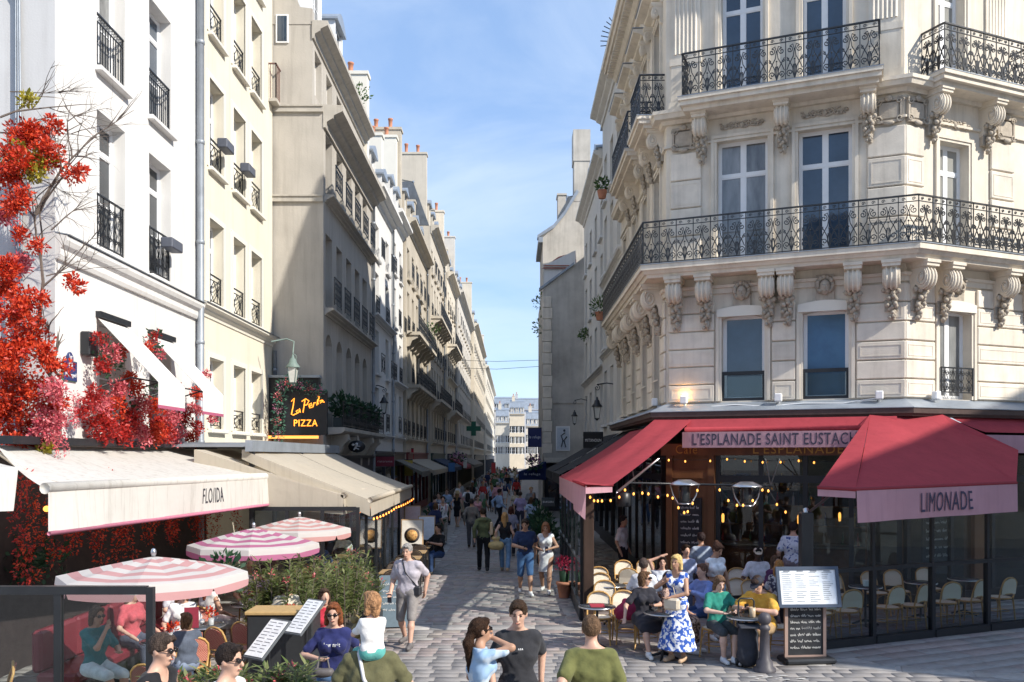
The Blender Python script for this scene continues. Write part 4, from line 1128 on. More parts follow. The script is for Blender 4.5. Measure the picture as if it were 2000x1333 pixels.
q = MB(); q.prism([(-.3,15.45),(-.3,15.6),(.6,16.2),(1.2,16.95),(1.9,18.15),(2.0,18.0),(1.25,16.75),(.62,16.0)], -.1, .6, 'y'); q.box(-.25,0,-.1,5,15.2,15.5); part('coping', q, M_zinc, th)
q = MB(); q.box(1.75,2.6,-.02,1.2,17.5,21.5); q.box(1.7,2.65,-.06,1.25,21.5,19.75); q.box(.85,1.3,.2,1.2,16.6,17.9); q.box(.8,1.35,.15,1.25,17.9,18.0); part('chimney', q, mat('pale_gable', (.5,.47,.42)), th)
m = MB(); m.quad((-.2,0,15.5),(0,0,15.5),(0,5,15.5),(-.2,5,15.5)); m.quad((-.2,.5,15.5),(-.2,5,15.5),(2.7,5,18),(2.7,.5,18)); part('roof', m, M_zinc, th)
for k in range(1):
    for z in (4.5,7.6,10.7): add_window(th, T(-.02, 3.2, z) @ RZ(R(-90)), 1.0, 1.9, False)
# off to the right, a taller block across the side street shades the pavement there
gen_building('side_street_building', 'tall stone building across the side street, outside the view, shading the pavement', (32.2, 22.7, 0), R(-122.9), 22, 14.8, [fl(4.5+3.1*k, 6.7+3.1*k) for k in range(4)], [2,5,8,11,14,17,20], 1.2, M_stone, depth=8, roof=2.6, sills=False)

gen_building('bending_row', 'long row of houses hidden beyond the gable house where the street bends', (6.6, 190, 0), R(-91.84), 134, 17, [fl(4.5+3*k, 6.4+3*k) for k in range(4)], [4+6*k for k in range(22)], 1.2, mw, depth=8, roof=2.5, sills=False)  # unseen from the camera, added to keep the far street in shade
# the church behind the camera, seen only as a reflection in the panes
gen_building('church', 'tall pale church flank behind the viewpoint, mirrored in the cafe building windows', (22, -34, 0), R(180), 44, 21, [fl(4, 16, arch=1.4)], [4,9.5,15,20.5,26,31.5,37], 2.4, mat('church_stone', (.55,.47,.33), .9, var=.12, scale=.8, streak=.3), depth=10, roof=3, sills=False, courses=[(3,.4,.3),(17.5,.4,.3)], pbars=6)
# ------------------------------------------------------------ ground and paving
gr = MB(); gr.quad((-400,-150,0),(400,-150,0),(400,900,0),(-400,900,0))
ground = part('ground', gr, mat('mortar', (.33,.31,.295), .95, var=.2, scale=3, bump=.2, bscale=50)); ground['kind'] = 'structure'
M_sett = mat('porphyry_sett', (.31,.282,.262), .7, var=.2, scale=7, bump=.05, bscale=40, rand=.15, col2=(.28,.26,.255), island=True, detail=8, spec=.45)
M_gran = mat('granite_strip', (.34,.325,.31), .65, var=.16, scale=7, bump=.06, bscale=30, rand=.14, island=True, detail=8)
_n, _l = M_sett.node_tree.nodes, M_sett.node_tree.links      # stones of several quarries: pinkish, grey, greenish, buff
_b = _n['Principled BSDF']; _src = _b.inputs['Base Color'].links[0].from_socket
_g = _n.new('ShaderNodeNewGeometry'); _m1 = _n.new('ShaderNodeMath'); _m1.operation = 'MULTIPLY'; _m1.inputs[1].default_value = 7.31; _m2 = _n.new('ShaderNodeMath'); _m2.operation = 'FRACT'
_l.new(_g.outputs['Random Per Island'], _m1.inputs[0]); _l.new(_m1.outputs[0], _m2.inputs[0])
_r = _n.new('ShaderNodeValToRGB'); _r.color_ramp.interpolation = 'CONSTANT'
for _i, (_p, _c) in enumerate(((0, (1.06,.97,.96)), (.3, (.99,1.01,1.02)), (.55, (.98,1.02,1.0)), (.72, (1.05,1.0,.94)), (.86, (1.02,.97,1.0)))):
    _e = _r.color_ramp.elements[_i] if _i < 2 else _r.color_ramp.elements.new(_p); _e.position = _p; _e.color = (*[x*.92 for x in _c], 1)
_l.new(_m2.outputs[0], _r.inputs['Fac'])
_x = _n.new('ShaderNodeMix'); _x.data_type = 'RGBA'; _x.blend_type = 'MULTIPLY'; _x.inputs['Factor'].default_value = 1.0; _l.new(_src, _x.inputs['A']); _l.new(_r.outputs['Color'], _x.inputs['B']); _l.new(_x.outputs['Result'], _b.inputs['Base Color'])
rp_ = random.Random(21)
slabs = []   # (cx, cy, w, d, angle, kind)
def rows(x0, x1, y0, y1, d, wm, ang=0.0, org=(0,0), test=None, kind=0, jit=.35):
    y = y0; r = 0
    while y < y1-1e-6:
        x = x0-rp_.random()*wm; h = d*(1+rp_.uniform(-.12,.12)); h = min(h, y1-y)
        while x < x1:
            w = wm*(1+rp_.uniform(-jit,jit)); cx, cy = x+w/2, y+h/2
            wx = org[0]+cx*math.cos(ang)-cy*math.sin(ang); wy = org[1]+cx*math.sin(ang)+cy*math.cos(ang)
            if test is None or test(wx, wy): slabs.append((wx, wy, w, h, ang, kind))
            x += w
        y += h
def line_y(x): return 14.35-(x-4.1)*.34     # pale strip between square and side pavement
sq = lambda x, y: (x < 4.3 or y < line_y(x)-.28) and not (-2.75 < x < 1.3 and 16.75 < y < 17.3)
rows(-9.5, 9, 11.8, 16.78, .22, .38, test=sq)
rows(-2.7, 1.25, 16.8, 17.28, .48, 1.0, kind=1, jit=.1)
rows(-2.2, 1.05, 17.32, 48, .21, .36, jit=.3)
for k in range(34): slabs.append((-2.36, 17.8+.92*k, .28, .9, 0, 1)); slabs.append((1.2, 17.8+.92*k, .28, .9, 0, 1))
rows(-9.5, -2.52, 16.82, 34, .28, .5); rows(1.36, 6.0, 15.5, 34, .34, .55)
side = lambda x, y: x > 4.0 and y > line_y(x)+.26 and y > 12
rows(-6, 14, -6, 8, .36, .62, A_R, (6.5,14.5), test=lambda x, y: side(x, y) and x < 15)
for k in range(9): slabs.append((4.5+k*.95, line_y(4.5+k*.95), .93, .42, math.atan(-.34), 1))
def seen(s): return s[1] > 12.8 and abs(s[0]/s[1]) < .575
def slab_geo(s, v, f, z=0.0):
    cx, cy, w, d, a, k = s; g = .006+rp_.random()*.004; t = .003; c, sn = math.cos(a), math.sin(a); n = len(v)
    zt = .0085+rp_.uniform(-.001,.001)
    for (ex, zz) in ((g, 0.003), (g+t, zt)):
        for i, j in ((-1,-1),(1,-1),(1,1),(-1,1)):
            x, y = i*(w/2-ex), j*(d/2-ex); v.append((cx+x*c-y*sn, cy+x*sn+y*c, zz+(rp_.uniform(-.0007,.0007) if zz > .005 else 0)))
    f += [(n+4,n+5,n+6,n+7),(n,n+1,n+5,n+4),(n+1,n+2,n+6,n+5),(n+2,n+3,n+7,n+6),(n+3,n,n+4,n+7)]
cand = sorted([s for s in slabs if seen(s)], key=lambda s: s[1]); near = cand[:300]; nearset = set(id(s) for s in near)
for s in near:
    v, f = [], []; slab_geo((0,0,*s[2:]), v, f); part('paving_stone', arr_mesh('paving_stone', v, f), M_gran if s[5] else M_sett, ground, T(s[0], s[1], 0))
for kd, mm in ((0, M_sett), (1, M_gran)):
    v, f = [], []
    for s in slabs:
        if id(s) not in nearset and s[5] == kd: slab_geo(s, v, f)
    o = part('paving_stones', arr_mesh('paving_stones', v, f), mm, ground); o['kind'] = 'stuff'
# ------------------------------------------------------------ left terrace: awnings, parasols, planting
def cloth(mb, A, B, C, D, nu=8, nv=6, sag=0.05, mi=0, wob=0.0, seed=0):
    "canvas stretched between A-B (top) and D-C (bottom), sagging a little"
    A, B, C, D = map(Vector, (A, B, C, D)); rg = random.Random(seed); vs = []
    for j in range(nv+1):
        t = j/nv
        for i in range(nu+1):
            s = i/nu; p = (A*(1-s)+B*s)*(1-t)+(D*(1-s)+C*s)*t
            p.z -= sag*math.sin(math.pi*t)*(.6+.4*math.cos(s*math.pi*2*max(1, nu//4)))
            if wob and 0 < t: p += Vector((rg.uniform(-wob,wob), rg.uniform(-wob,wob), 0))*t
            vs.append(tuple(p))
    fs = [(j*(nu+1)+i, j*(nu+1)+i+1, (j+1)*(nu+1)+i+1, (j+1)*(nu+1)+i) for j in range(nv) for i in range(nu)]
    mb.add(vs, fs, mi, True)
M_canvas = clothmat('ivory_canvas', (.84,.82,.77), .38, dirt=.55)
M_beige = clothmat('beige_canvas', (.68,.62,.52), .42, dirt=.3)
M_pinktrim = plain((.50,.17,.25))
fa = thing('terrace_awning', 'long dirty white awning lettered over the flowered terrace, pink hem', 'awning', (-6.8, 15.5, 0))
Lf = T(6.8, -15.5, 0)
fA, fB = (-7.6, 13.2, 3.42), (-7.5, 22.0, 3.42); fC, fD = (-5.05, 19.2, 2.84), (-6.05, 11.6, 2.84)
q = MB(); cloth(q, fA, fB, fC, fD, 14, 6, .07); part('canvas', q, M_canvas, fa, Lf)
q = MB(); q.tube([fD, fC], .075, 10); part('front_roll', q, M_canvas, fa, Lf)
q = MB(); n = 24; vs = []
dirv = Vector(fC)-Vector(fD); nrm = Vector((dirv.y, -dirv.x, 0)).normalized()
for i in range(n+1):
    p = Vector(fD)+dirv*(i/n)
    for k, dz in enumerate((-.03, -.3, -.56)): vs.append(tuple(p+nrm*(.05+(.012*math.sin(i*.9)+.01*math.sin(i*.4))*k)+Vector((0,0,dz))))
q.add(vs, [(i*3+k, (i+1)*3+k, (i+1)*3+k+1, i*3+k+1) for i in range(n) for k in range(2)], 0, True); part('valance', q, M_canvas, fa, Lf)
q = MB(); q.tube([Vector(fD)+nrm*.06+Vector((0,0,-.585)), Vector(fC)+nrm*.06+Vector((0,0,-.585))], .03, 6); part('hem', q, M_pinktrim, fa, Lf)
ang = math.atan2(dirv.y, dirv.x); pt = Vector(fD)+dirv*.555
def wavef(x, z):
    i = (.555+x/dirv.length)*24; k = (2.81-(2.42+z))/.27
    return -(.05+(.012*math.sin(i*.9)+.01*math.sin(i*.4))*k)-.007
q = warp_text(text_mesh('FLO/IDA', .75, .27), wavef); part('lettering', q, plain((.05,.05,.06)), fa, Lf @ T(pt.x, pt.y, 2.42) @ RZ(ang))
q = MB(); q.box(-7.65,-7.3,13.1,22.2,3.44,3.56); part('cassette', q, M_black, fa, Lf)
for y in (12.2, 15.5, 18.7):
    t = (y-11.6)/7.6; ex = -6.05+t*1.0
    q = MB(); q.tube([(-7.5,y+.9,3.3),(-6.6,y+.2,2.95),(ex,y,2.82)], .035, 6); part('folding_arm', q, plain((.55,.47,.36)), fa, Lf)
fb_ = thing('terrace_awning', 'edge of another white awning cut by the frame beside the lettered one', 'awning', (-7.5, 11.5, 0)); Lg = T(7.5,-11.5,0)
q = MB(); cloth(q, (-8.6,12.6,3.38), (-7.9,13.0,3.38), (-5.95,10.8,3.12), (-7.2,9.6,3.12), 6, 5, .05); cloth(q, (-7.2,9.6,3.12), (-5.95,10.8,3.12), (-5.98,10.75,2.6), (-7.2,9.55,2.6), 6, 3, 0); part('canvas', q, M_canvas, fb_, Lg)

# beige awnings of the pizza terrace
def simple_awning(label, A, B, C, D, drop, m, group=None, lights=False, closed=True, end=.2):
    t_ = thing('terrace_awning', label, 'awning', ((C[0]+D[0])/2, (C[1]+D[1])/2, 0), 0, group); L_ = T(-(C[0]+D[0])/2, -(C[1]+D[1])/2, 0)
    q = MB(); cloth(q, A, B, C, D, 10, 6, .06); part('canvas', q, m, t_, L_)
    q = MB(); q.tube([D, C], .06, 8); part('front_roll', q, m, t_, L_)
    q = MB(); cloth(q, D, C, (C[0]+.02,C[1],C[2]-drop), (D[0]+.02,D[1],D[2]-drop), 14, 3, 0, wob=.015, seed=3); part('valance', q, m, t_, L_)
    if closed: q = MB(); q.poly([A, D, (D[0],D[1],D[2]-drop), (A[0],A[1],A[2]-end)]); part('end_panel', q, m, t_, L_)
    return t_
simple_awning('beige awning with a tall side flap right behind the striped parasols', (-6.6,18.6,3.4), (-6.6,21.2,3.4), (-3.5,21.2,2.45), (-3.5,18.6,2.45), .4, M_beige, end=1.1)
pa = simple_awning('nearer half of the long beige awning over the pizza terrace', (-5.7,18.9,3.4), (-5.65,23.0,3.4), (-3.05,23.0,2.34), (-2.98,18.8,2.34), .34, M_beige)
pa2 = simple_awning('farther half of the long beige awning over the pizza terrace', (-5.65,23.05,3.4), (-5.6,28.0,3.4), (-3.12,27.7,2.34), (-3.05,23.05,2.34), .34, M_beige, closed=False)
q = MB(); q.box(-7.6,-5.5,19.2,28.3,3.46,3.52); q.box(-5.6,-5.45,18.8,28.3,3.36,3.6)
for i in range(9): q.box(-7.55,-5.5,19.4+i*1.0,19.44+i*1.0,3.52,3.56)
tr = thing('terrace_roof', 'flat zinc canopy roof between the cream house and the pizza terrace awnings', 'canopy', (-6.5, 23.5, 0)); part('zinc_deck', q, M_zinc, tr, T(6.5,-23.5,0))
for y in (19.0, 23.4, 28.0): part('post', MB().box(-5.56,-5.46,y-.05,y+.05,0,3.36), M_black, tr, T(6.5,-23.5,0))

# glazed black screens of the pizza terrace
def screen(label, x0, y0, x1, y1, z1, n, text=(), lower=.0, group=None, mid=None, gm=None):
    L_ = math.hypot(x1-x0, y1-y0); a = math.atan2(y1-y0, x1-x0)
    t_ = thing('glass_screen', label, 'screen', (x0, y0, 0), a, group)
    for i in range(n+1):
        x = L_*i/n; part('post', MB().box(x-.035,x+.035,-.035,.035,0,z1), M_black, t_)
    part('top_rail', MB().box(.035,L_-.035,-.04,.04,z1-.07,z1+.012), M_black, t_)
    if lower: part('plinth', MB().box(.035,L_-.035,-.05,.05,0,lower), M_black, t_)
    for i in range(n):
        x0_, x1_ = L_*i/n+.035, L_*(i+1)/n-.035
        if mid:
            part('rail', MB().box(x0_,x1_,-.03,.03,mid-.025,mid+.025), M_black, t_)
            part('pane', MB().box(x0_,x1_,-.006,.006,mid+.025,z1-.07), gm or M_glass, t_); part('pane', MB().box(x0_,x1_,-.006,.006,lower,mid-.025), gm or M_glass, t_)
        else: part('pane', MB().box(x0_,x1_,-.006,.006,lower,z1-.07), gm or M_glass, t_)
    for s, x, z, w_, h_ in text: part('lettering', text_mesh(s, w_, h_), plain((.62,.50,.12)), t_, T(x,-.05,z))
    return t_
screen('black framed glass front of the pizza terrace with yellow lettering', -5.4, 18.6, -3.2, 18.6, 2.2, 3, (('& PASTA', 1.42, 1.62, .5, .16), ('ITALIANO', .55, 1.34, .7, .15)), .5)
screen('black framed glass side of the pizza terrace along the street', -3.3, 18.8, -3.3, 27.6, 2.2, 6, (), .35)
# near left wind screens
screen('black framed glass wind screen in front of the flowered terrace', -6.4, 9.0, -3.63, 9.0, 1.94, 3, (), .1)

# ---- red climbing flowers
M_red = leafmat('red_petals', (.42,.010,.006), (.80,.10,.03), .25); M_pink = leafmat('pink_petals', (.50,.04,.08), (.80,.25,.26), .2); M_deepred = leafmat('deep_red_petals', (.30,.01,.012), (.55,.03,.02), .25)
M_yel = leafmat('yellow_leaves', (.45,.36,.03), (.30,.30,.05), .35); M_twig = mat('grey_twig', (.16,.13,.11), .9, var=.2, scale=20)
def blossom(cx, cy, cz, r, seed, sz=.05, dens=1.0):
    rg = random.Random(seed); v, f = [], []
    k = max(4, int(11*(r/.2)**1.7*dens))
    for j in range(k):   # round flower heads packed together
        d = Vector((rg.gauss(0,1), rg.gauss(0,.7), rg.gauss(0,1))).normalized()*rg.random()**.5*r*.82
        plant_clump(v, f, (cx+d.x, cy+d.y*.7, cz+d.z), (.085,.085,.085), 34, sz*1.45, rg, .1)
    return v, f
fv = thing('climbing_flowers', 'mass of bright red flowers on bare grey branches at the edge of the grey wall', 'flowers', (-8, 14.5, 3.4)); Lv = T(8,-14.5,-3.4)
spots = [(50,262,.34),(95,300,.28),(25,318,.36),(103,246,.16),(15,355,.26),(45,385,.2),(75,270,.25),(140,348,.13),(152,338,.10),(35,462,.15),(70,482,.13),(18,525,.26),(45,520,.2),(60,590,.3),(20,612,.38),(65,655,.3),(28,680,.36),(85,695,.25),(30,757,.42),(80,780,.4),(112,765,.22),(40,835,.45),(95,835,.32),(20,885,.3),(75,885,.2),(135,550,.11),(152,556,.09),(5,420,.2),(0,560,.3),(5,700,.35),(10,800,.4),(120,720,.16),(20,405,.16)]
for i, (px, py, r) in enumerate(spots):
    p = W(px, py, 14.2-(i % 3)*.2); v, f = blossom(*p, r, 100+i); part('bloom', arr_mesh('bloom', v, f), M_pink if i in (12, 20, 22, 27) else M_red, fv, Lv)['kind'] = 'stuff'
for i, (px, py, r) in enumerate(((60,330,.3),(85,320,.22),(55,195,.1),(20,300,.2),(90,880,.12))):
    p = W(px, py, 14.0); v, f = blossom(*p, r, 160+i, .06, .5); part('yellow_foliage', arr_mesh('yellow_foliage', v, f), M_yel, fv, Lv)
for i, (px, y0, y1) in enumerate(((75,790,870),(110,790,890),(125,790,885),(145,770,830),(90,800,860))):   # pink wisteria tails
    v, f = [], []; rg = random.Random(180+i)
    for k in range(9):
        t = k/8; p = W(px+4*math.sin(k), y0+(y1-y0)*t, 13.9); plant_clump(v, f, p, (.06*(1-.5*t),.06,.06), 26, .04, rg, -.2)
    part('flower_tail', arr_mesh('flower_tail', v, f), M_pink, fv, Lv)['kind'] = 'stuff'
rg = random.Random(5)
def branch(mb, p, d, L_, r, depth):
    pts = [Vector(p)]; dd = Vector(d).normalized(); n = 6
    for i in range(n):
        dd = (dd+Vector((rg.uniform(-.22,.22), rg.uniform(-.1,.1), rg.uniform(-.2,.14)))).normalized(); pts.append(pts[-1]+dd*L_/n)
    mb.tube(pts, [r*(1-.8*i/n) for i in range(n+1)], 4)
    if depth:
        for k in range(4):
            i = rg.randint(1, n-1); s = (dd+Vector((rg.uniform(-.9,.9), rg.uniform(-.3,.2), rg.uniform(-.7,.8)))).normalized(); branch(mb, pts[i], s, L_*rg.uniform(.4,.7), r*.55, depth-1)
for i, (px, py, dx, dz, L_, r) in enumerate(((0,230,1,.35,1.5,.018),(0,260,1,.2,1.6,.015),(70,420,.3,1,1.6,.03),(75,640,.12,1,2.2,.035),(60,300,1,-.1,1.1,.012),(100,450,.7,.6,.9,.014),(30,250,1,.5,1.2,.012),(85,560,.6,.7,1.0,.018),(120,740,-.5,.6,1.4,.03),(115,860,.1,1,1.3,.05),(40,330,.9,-.4,1.1,.012),(90,540,.9,.2,1.0,.012),(20,180,1,-.15,1.2,.012))):
    mb = MB(); branch(mb, W(px, py, 14.25), (dx, rg.uniform(-.1,.1), dz), L_, r, 2); part('branch', mb, M_twig, fv, Lv)
# garlands round the first floor windows of the white house
gw = thing('window_garland', 'red and pink flower garland spilling over the white house first floor windows', 'flowers', (-7.4, 18, 3.6)); Lw = T(7.4,-18,-3.6)
gsp = [(195,660,.10),(215,690,.16),(235,690,.12),(200,715,.14),(195,790,.22),(215,800,.26),(200,840,.28),(230,770,.2),(250,750,.2),(250,820,.28),(275,790,.2),(300,800,.2),(315,840,.28),(340,850,.24),(300,850,.24),(355,820,.22),(380,800,.18),(385,770,.16),(385,840,.16),(270,850,.26),(265,760,.12),(235,850,.22),(330,815,.2),(372,860,.16),(180,770,.16),(400,732,.08),(290,680,.1),(300,660,.08),(310,690,.1),(345,760,.08),(165,800,.14),(415,820,.06)]
for i, (px, py, r) in enumerate(gsp):
    Y = min(27.0, 7.25*1750/(1000-px)); p = W(px, py, Y); v, f = blossom(*p, r*1.15, 200+i, .045, 1.15); part('bloom', arr_mesh('bloom', v, f), M_pink if i % 3 == 1 else M_red if i % 3 else M_deepred, gw, Lw)['kind'] = 'stuff'
for i, (px, py) in enumerate(((205,700),(222,715),(300,670),(300,765),(250,800),(340,840))):
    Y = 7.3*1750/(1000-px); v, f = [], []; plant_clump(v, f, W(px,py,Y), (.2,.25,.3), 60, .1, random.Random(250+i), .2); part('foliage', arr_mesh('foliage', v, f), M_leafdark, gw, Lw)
# hanging flower curtain under the awning
fc = thing('flower_curtain', 'deep red flower strands hanging in the shade under the lettered awning', 'flowers', (-7.2, 16.5, 0)); Lc = T(7.2,-16.5,0)
rg = random.Random(11)
for i in range(24):
    Y = 12.5+i*.42; X = -7.0+.35*rg.random(); zt = 2.95; L_ = rg.uniform(.8,1.9); v, f = [], []
    for k in range(10): plant_clump(v, f, (X+rg.uniform(-.08,.08), Y+rg.uniform(-.1,.1), zt-L_*k/9), (.12,.14,.12), 34, .055, rg, -.3)
    part('flower_strand', arr_mesh('flower_strand', v, f), M_red if i % 3 else M_deepred, fc, Lc)['kind'] = 'stuff'
for i, (px, py) in enumerate(((430,1115),(440,1120),(30,1100),(60,1110),(100,1100))):
    v, f = [], []; p = W(px,py,13.5); plant_clump(v, f, p, (.25,.25,.3), 80, .13, rg, .2); part('foliage', arr_mesh('foliage', v, f), M_leafdark, fc, Lc)
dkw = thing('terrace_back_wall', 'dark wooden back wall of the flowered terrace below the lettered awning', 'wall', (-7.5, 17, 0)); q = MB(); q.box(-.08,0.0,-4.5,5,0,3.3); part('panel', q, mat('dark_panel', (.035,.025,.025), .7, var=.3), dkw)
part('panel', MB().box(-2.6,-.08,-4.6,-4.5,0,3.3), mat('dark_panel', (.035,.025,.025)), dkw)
for i in range(10):
    p = (-6.7, 12.9+i*.7, 2.5-.2*(i % 2)); lb = thing('hanging_lamp', 'small glowing amber lantern among the flowers, %s from the near end' % ['first','second','third','fourth','fifth','sixth','seventh','eighth','ninth','tenth'][i], 'lamp', p, 0, 'amber lanterns under the lettered awning')
    part('bulb', MB().ball((0,0,0), (.05,.05,.045), 8), M_bulb, lb); part('cord', MB().tube([(0,0,.04),(0,0,.5)], .006, 4), M_black, lb)

# ---- striped parasols
def parasol(label, x, y, apex, rim, rad, colr, pole=True):
    t_ = thing('parasol', label, 'parasol', (x, y, 0), R(12), 'striped terrace parasols')
    n, rings = 8, 9; q = MB(); mats = [clothmat('parasol_white', (.82,.79,.76), .5), clothmat('parasol_%d%d' % (int(colr[1]*100), int(colr[2]*100)), colr, .5)]
    def P(i, t, sub=0.0):
        a = 2*math.pi*(i+sub)/n; c = math.cos(math.pi/n)/math.cos(math.pi*(2*((sub) % 1)-1)/n) if sub % 1 else 1.0
        return (rad*t*c*math.cos(a), rad*t*c*math.sin(a), apex-(apex-rim)*(t**1.12)-.03*math.sin(math.pi*t)*(1 if sub % 1 else 0))
    for i in range(n):
        for h in (0, .5):
            for k in range(rings):
                t0, t1 = k/rings, (k+1)/rings
                q.add([P(i,t0,h),P(i,t0,h+.5) if h == 0 else P(i+1,t0,0),P(i,t1,h+.5) if h == 0 else P(i+1,t1,0),P(i,t1,h)], [(0,1,2,3)], k % 2, True)
    part('canopy', q, mats, t_)
    for i in range(n):
        v = MB(); A, B = Vector(P(i,1)), Vector(P(i+1,1)); mid = (A+B)/2; m_ = 6; vs = []
        for k in range(m_+1):
            s = k/m_; p = A*(1-s)+B*s; o = p-Vector((0,0,p.z)); o.normalize(); sh = .02+.04*math.sin(math.pi*s)
            edge = .025 if k in (0, m_) else 0; vs += [tuple(p), tuple(p+o*.012+Vector((0,0,-.09))), tuple(p+o*.02+(mid-p).normalized()*edge*1.5+Vector((0,0,-.15-sh*.5)))]
        v.add(vs, [(k*3, k*3+1, k*3+4, k*3+3) for k in range(m_)], 0, True); v.add(vs, [(k*3+1, k*3+2, k*3+5, k*3+4) for k in range(m_)], 1, True)
        part('valance', v, mats, t_)
    part('pole', MB().tube([(0,0,0),(0,0,apex+.02)], .022, 8), mat('pole_grey', (.4,.4,.42), .4, metal=.5), t_)
    part('finial', MB().ball((0,0,apex+.05), (.035,.035,.05), 8), M_steel, t_)
    for i in range(n): part('rib', MB().tube([(0,0,apex-.05), tuple(Vector(P(i,.98))-Vector((0,0,.03)))], .01, 4), M_black, t_)
parasol('pale pink and white striped parasol nearest, behind the glass wind screen', -4.2, 10.5, 2.08, 1.88, 1.06, (.74,.42,.42))
parasol('magenta and white striped parasol in the middle of the three', -4.38, 15.2, 2.04, 1.77, 1.08, (.62,.22,.38))
parasol('salmon striped parasol farthest of the three, below the beige awning', -4.15, 17.5, 2.08, 1.84, .98, (.75,.42,.40))

# ---- planters, oleanders
def oleander(label, x, y, z, w, d, h, n, seed, pot=None, group='oleander shrubs of the terraces'):
    t_ = thing('oleander', label, 'shrub', (x, y, 0), 0, group); rg = random.Random(seed)
    if pot:
        q = MB(); q.cbox((0,0,z/2), (w*.95,d*.95,z), bev=.02); part('planter', q, plain((.03,.032,.036), .5), t_)
    st = MB(); v, f = [], []; fv_, ff_ = [], []
    for k in range(n):
        bx, by = rg.uniform(-w/2.4,w/2.4), rg.uniform(-d/2.4,d/2.4); tx, ty, tz = bx*1.35+rg.uniform(-.2,.2), by*1.3+rg.uniform(-.2,.2), z+h*rg.uniform(.55,1.0)
        P0, P1 = Vector((bx,by,z-.05)), Vector((tx,ty,tz)); st.tube([P0, (P0+P1)/2+Vector((0,0,.05)), P1], [.012,.009,.005], 4)
        for j in range(16):
            s = .2+.8*j/15; p = P0.lerp(P1, s)
            for _ in range(3):
                a = rg.uniform(0,6.28); ax = Vector((math.cos(a), math.sin(a), rg.uniform(.1,1.0))).normalized(); sd = ax.cross(Vector((0,0,1))).normalized(); l = rg.uniform(.12,.21); i = len(v); dn = Vector((0,0,-.02))
                v += [tuple(p), tuple(p+ax*l*.5+sd*.018), tuple(p+ax*l+dn), tuple(p+ax*l*.5-sd*.018)]; f.append((i,i+1,i+2,i+3))
        if rg.random() < .2: plant_clump(fv_, ff_, P1, (.05,.05,.05), 14, .045, rg, .2)
    part('stem', st, M_twig, t_)['kind'] = 'stuff'; part('foliage', arr_mesh('foliage', v, f), leafmat('oleander_leaves', (.10,.16,.04), (.32,.34,.15), .45), t_)
    if ff_: part('blossom', arr_mesh('blossom', fv_, ff_), M_pink, t_)
    return t_
oleander('tall oleander in the planter row, nearest the lectern', -3.6, 14.4, .4, 1.0, .8, 1.2, 44, 1, True)
oleander('tall oleander in the middle of the planter row', -3.05, 15.3, .4, 1.0, .9, 1.2, 44, 2, True)
oleander('oleander at the street end of the planter row', -2.85, 16.4, .4, .9, .9, 1.0, 28, 3, True)
oleander('low oleander in front of the seated child', -3.0, 8.6, .68, .7, .5, .5, 26, 4, True)
oleander('low oleander below the white menu lectern', -2.25, 8.7, .7, .6, .5, .52, 24, 5, True)
oleander('low oleander at the foot of the glass wind screen', -4.3, 8.3, .62, .7, .35, .42, 16, 6, True)
oleander('oleander tucked beside the striped parasol pole', -3.9, 14.2, .4, .6, .6, .9, 14, 7, True)
q = MB(); q.cbox((0,0,.55), (.9,.5,1.1), bev=.02); bx = thing('serving_cabinet', 'black metal serving cabinet with mesh sides between terrace and street', 'cabinet', (-3.15, 12.4, 0)); part('case', q, plain((.025,.027,.03), .5), bx); part('top_board', MB().cbox((0,0,1.125), (.95,.55,.05), bev=.01), plain((.42,.28,.12)), bx)
def lectern(label, x, y, z, rz, w=.3, h=.5):
    t_ = thing('menu_lectern', label, 'menu stand', (x, y, 0), rz); Mx = T(0,0,z) @ RX(R(-48))
    part('board', MB().cbox((0,0,0), (w,.03,h), bev=.008), plain((.10,.11,.12)), t_, Mx); sh_ = part('menu_sheet', MB().cbox((0,-.02,0), (w*.86,.006,h*.9)), plain((.72,.73,.74)), t_, Mx)
    q = MB()
    for i in range(10):
        q.box(-w*.36,-w*.36+w*rnd.uniform(.25,.34),-.026,-.0235,h*.38-i*h*.08,h*.38-i*h*.08+.008); q.box(.02,.02+w*rnd.uniform(.2,.32),-.026,-.0235,h*.38-i*h*.08,h*.38-i*h*.08+.008)
    part('print', q, plain((.2,.2,.22)), sh_); part('post', MB().tube([(0,.02,0),(0,.02,z)], .02, 6), M_black, t_); part('foot', MB().lathe([(.2,0),(.2,.02),(.03,.04)], 12), M_black, t_)
lectern('white menu lectern turned to the square, nearest the camera', -2.95, 10.8, 1.05, R(-35), .36, .6)
lectern('white menu lectern beside the tall oleanders', -2.75, 11.9, 1.12, R(-35), .34, .6)
# ------------------------------------------------------------ cafe terrace: red awnings, screens, furniture
M_redc = clothmat('red_canvas', (.50,.075,.095), .36, var=.16, dirt=.25); M_pinkc = clothmat('pink_canvas', (.62,.37,.43), .33, var=.12, dirt=.25)
def v3(*a): return Vector(a)
ra = thing('red_awning', 'bright red sunlit awning sloping to the street corner of the cafe terrace', 'awning', (2.5, 18.5, 0)); La = T(-2.5,-18.5,0)
g1, g2 = W(1279,820,20.75), W(1353,820,20.4); e1, e2, e3 = (1.25,18.2,2.76), (1.25,15.2,2.755), (1.78,15.9,2.745)
q = MB(); cloth(q, g1, g2, e3, e1, 8, 8, .05); q.add([e1,e2,e3], [(0,1,2)], 0); part('canvas', q, M_redc, ra, La)
q = MB(); cloth(q, e1, e2, (1.24,15.15,2.18), (1.24,18.2,2.18), 8, 3, 0, wob=.012, seed=2); part('valance', q, M_pinkc, ra, La)
q = MB(); cloth(q, e2, e3, (1.78,15.9,2.62), (1.25,15.2,2.62), 4, 2, 0); part('side_valance', q, M_pinkc, ra, La)
q = MB(); q.tube([e1,e2,e3], .03, 6); part('front_bar', q, M_redc, ra, La)
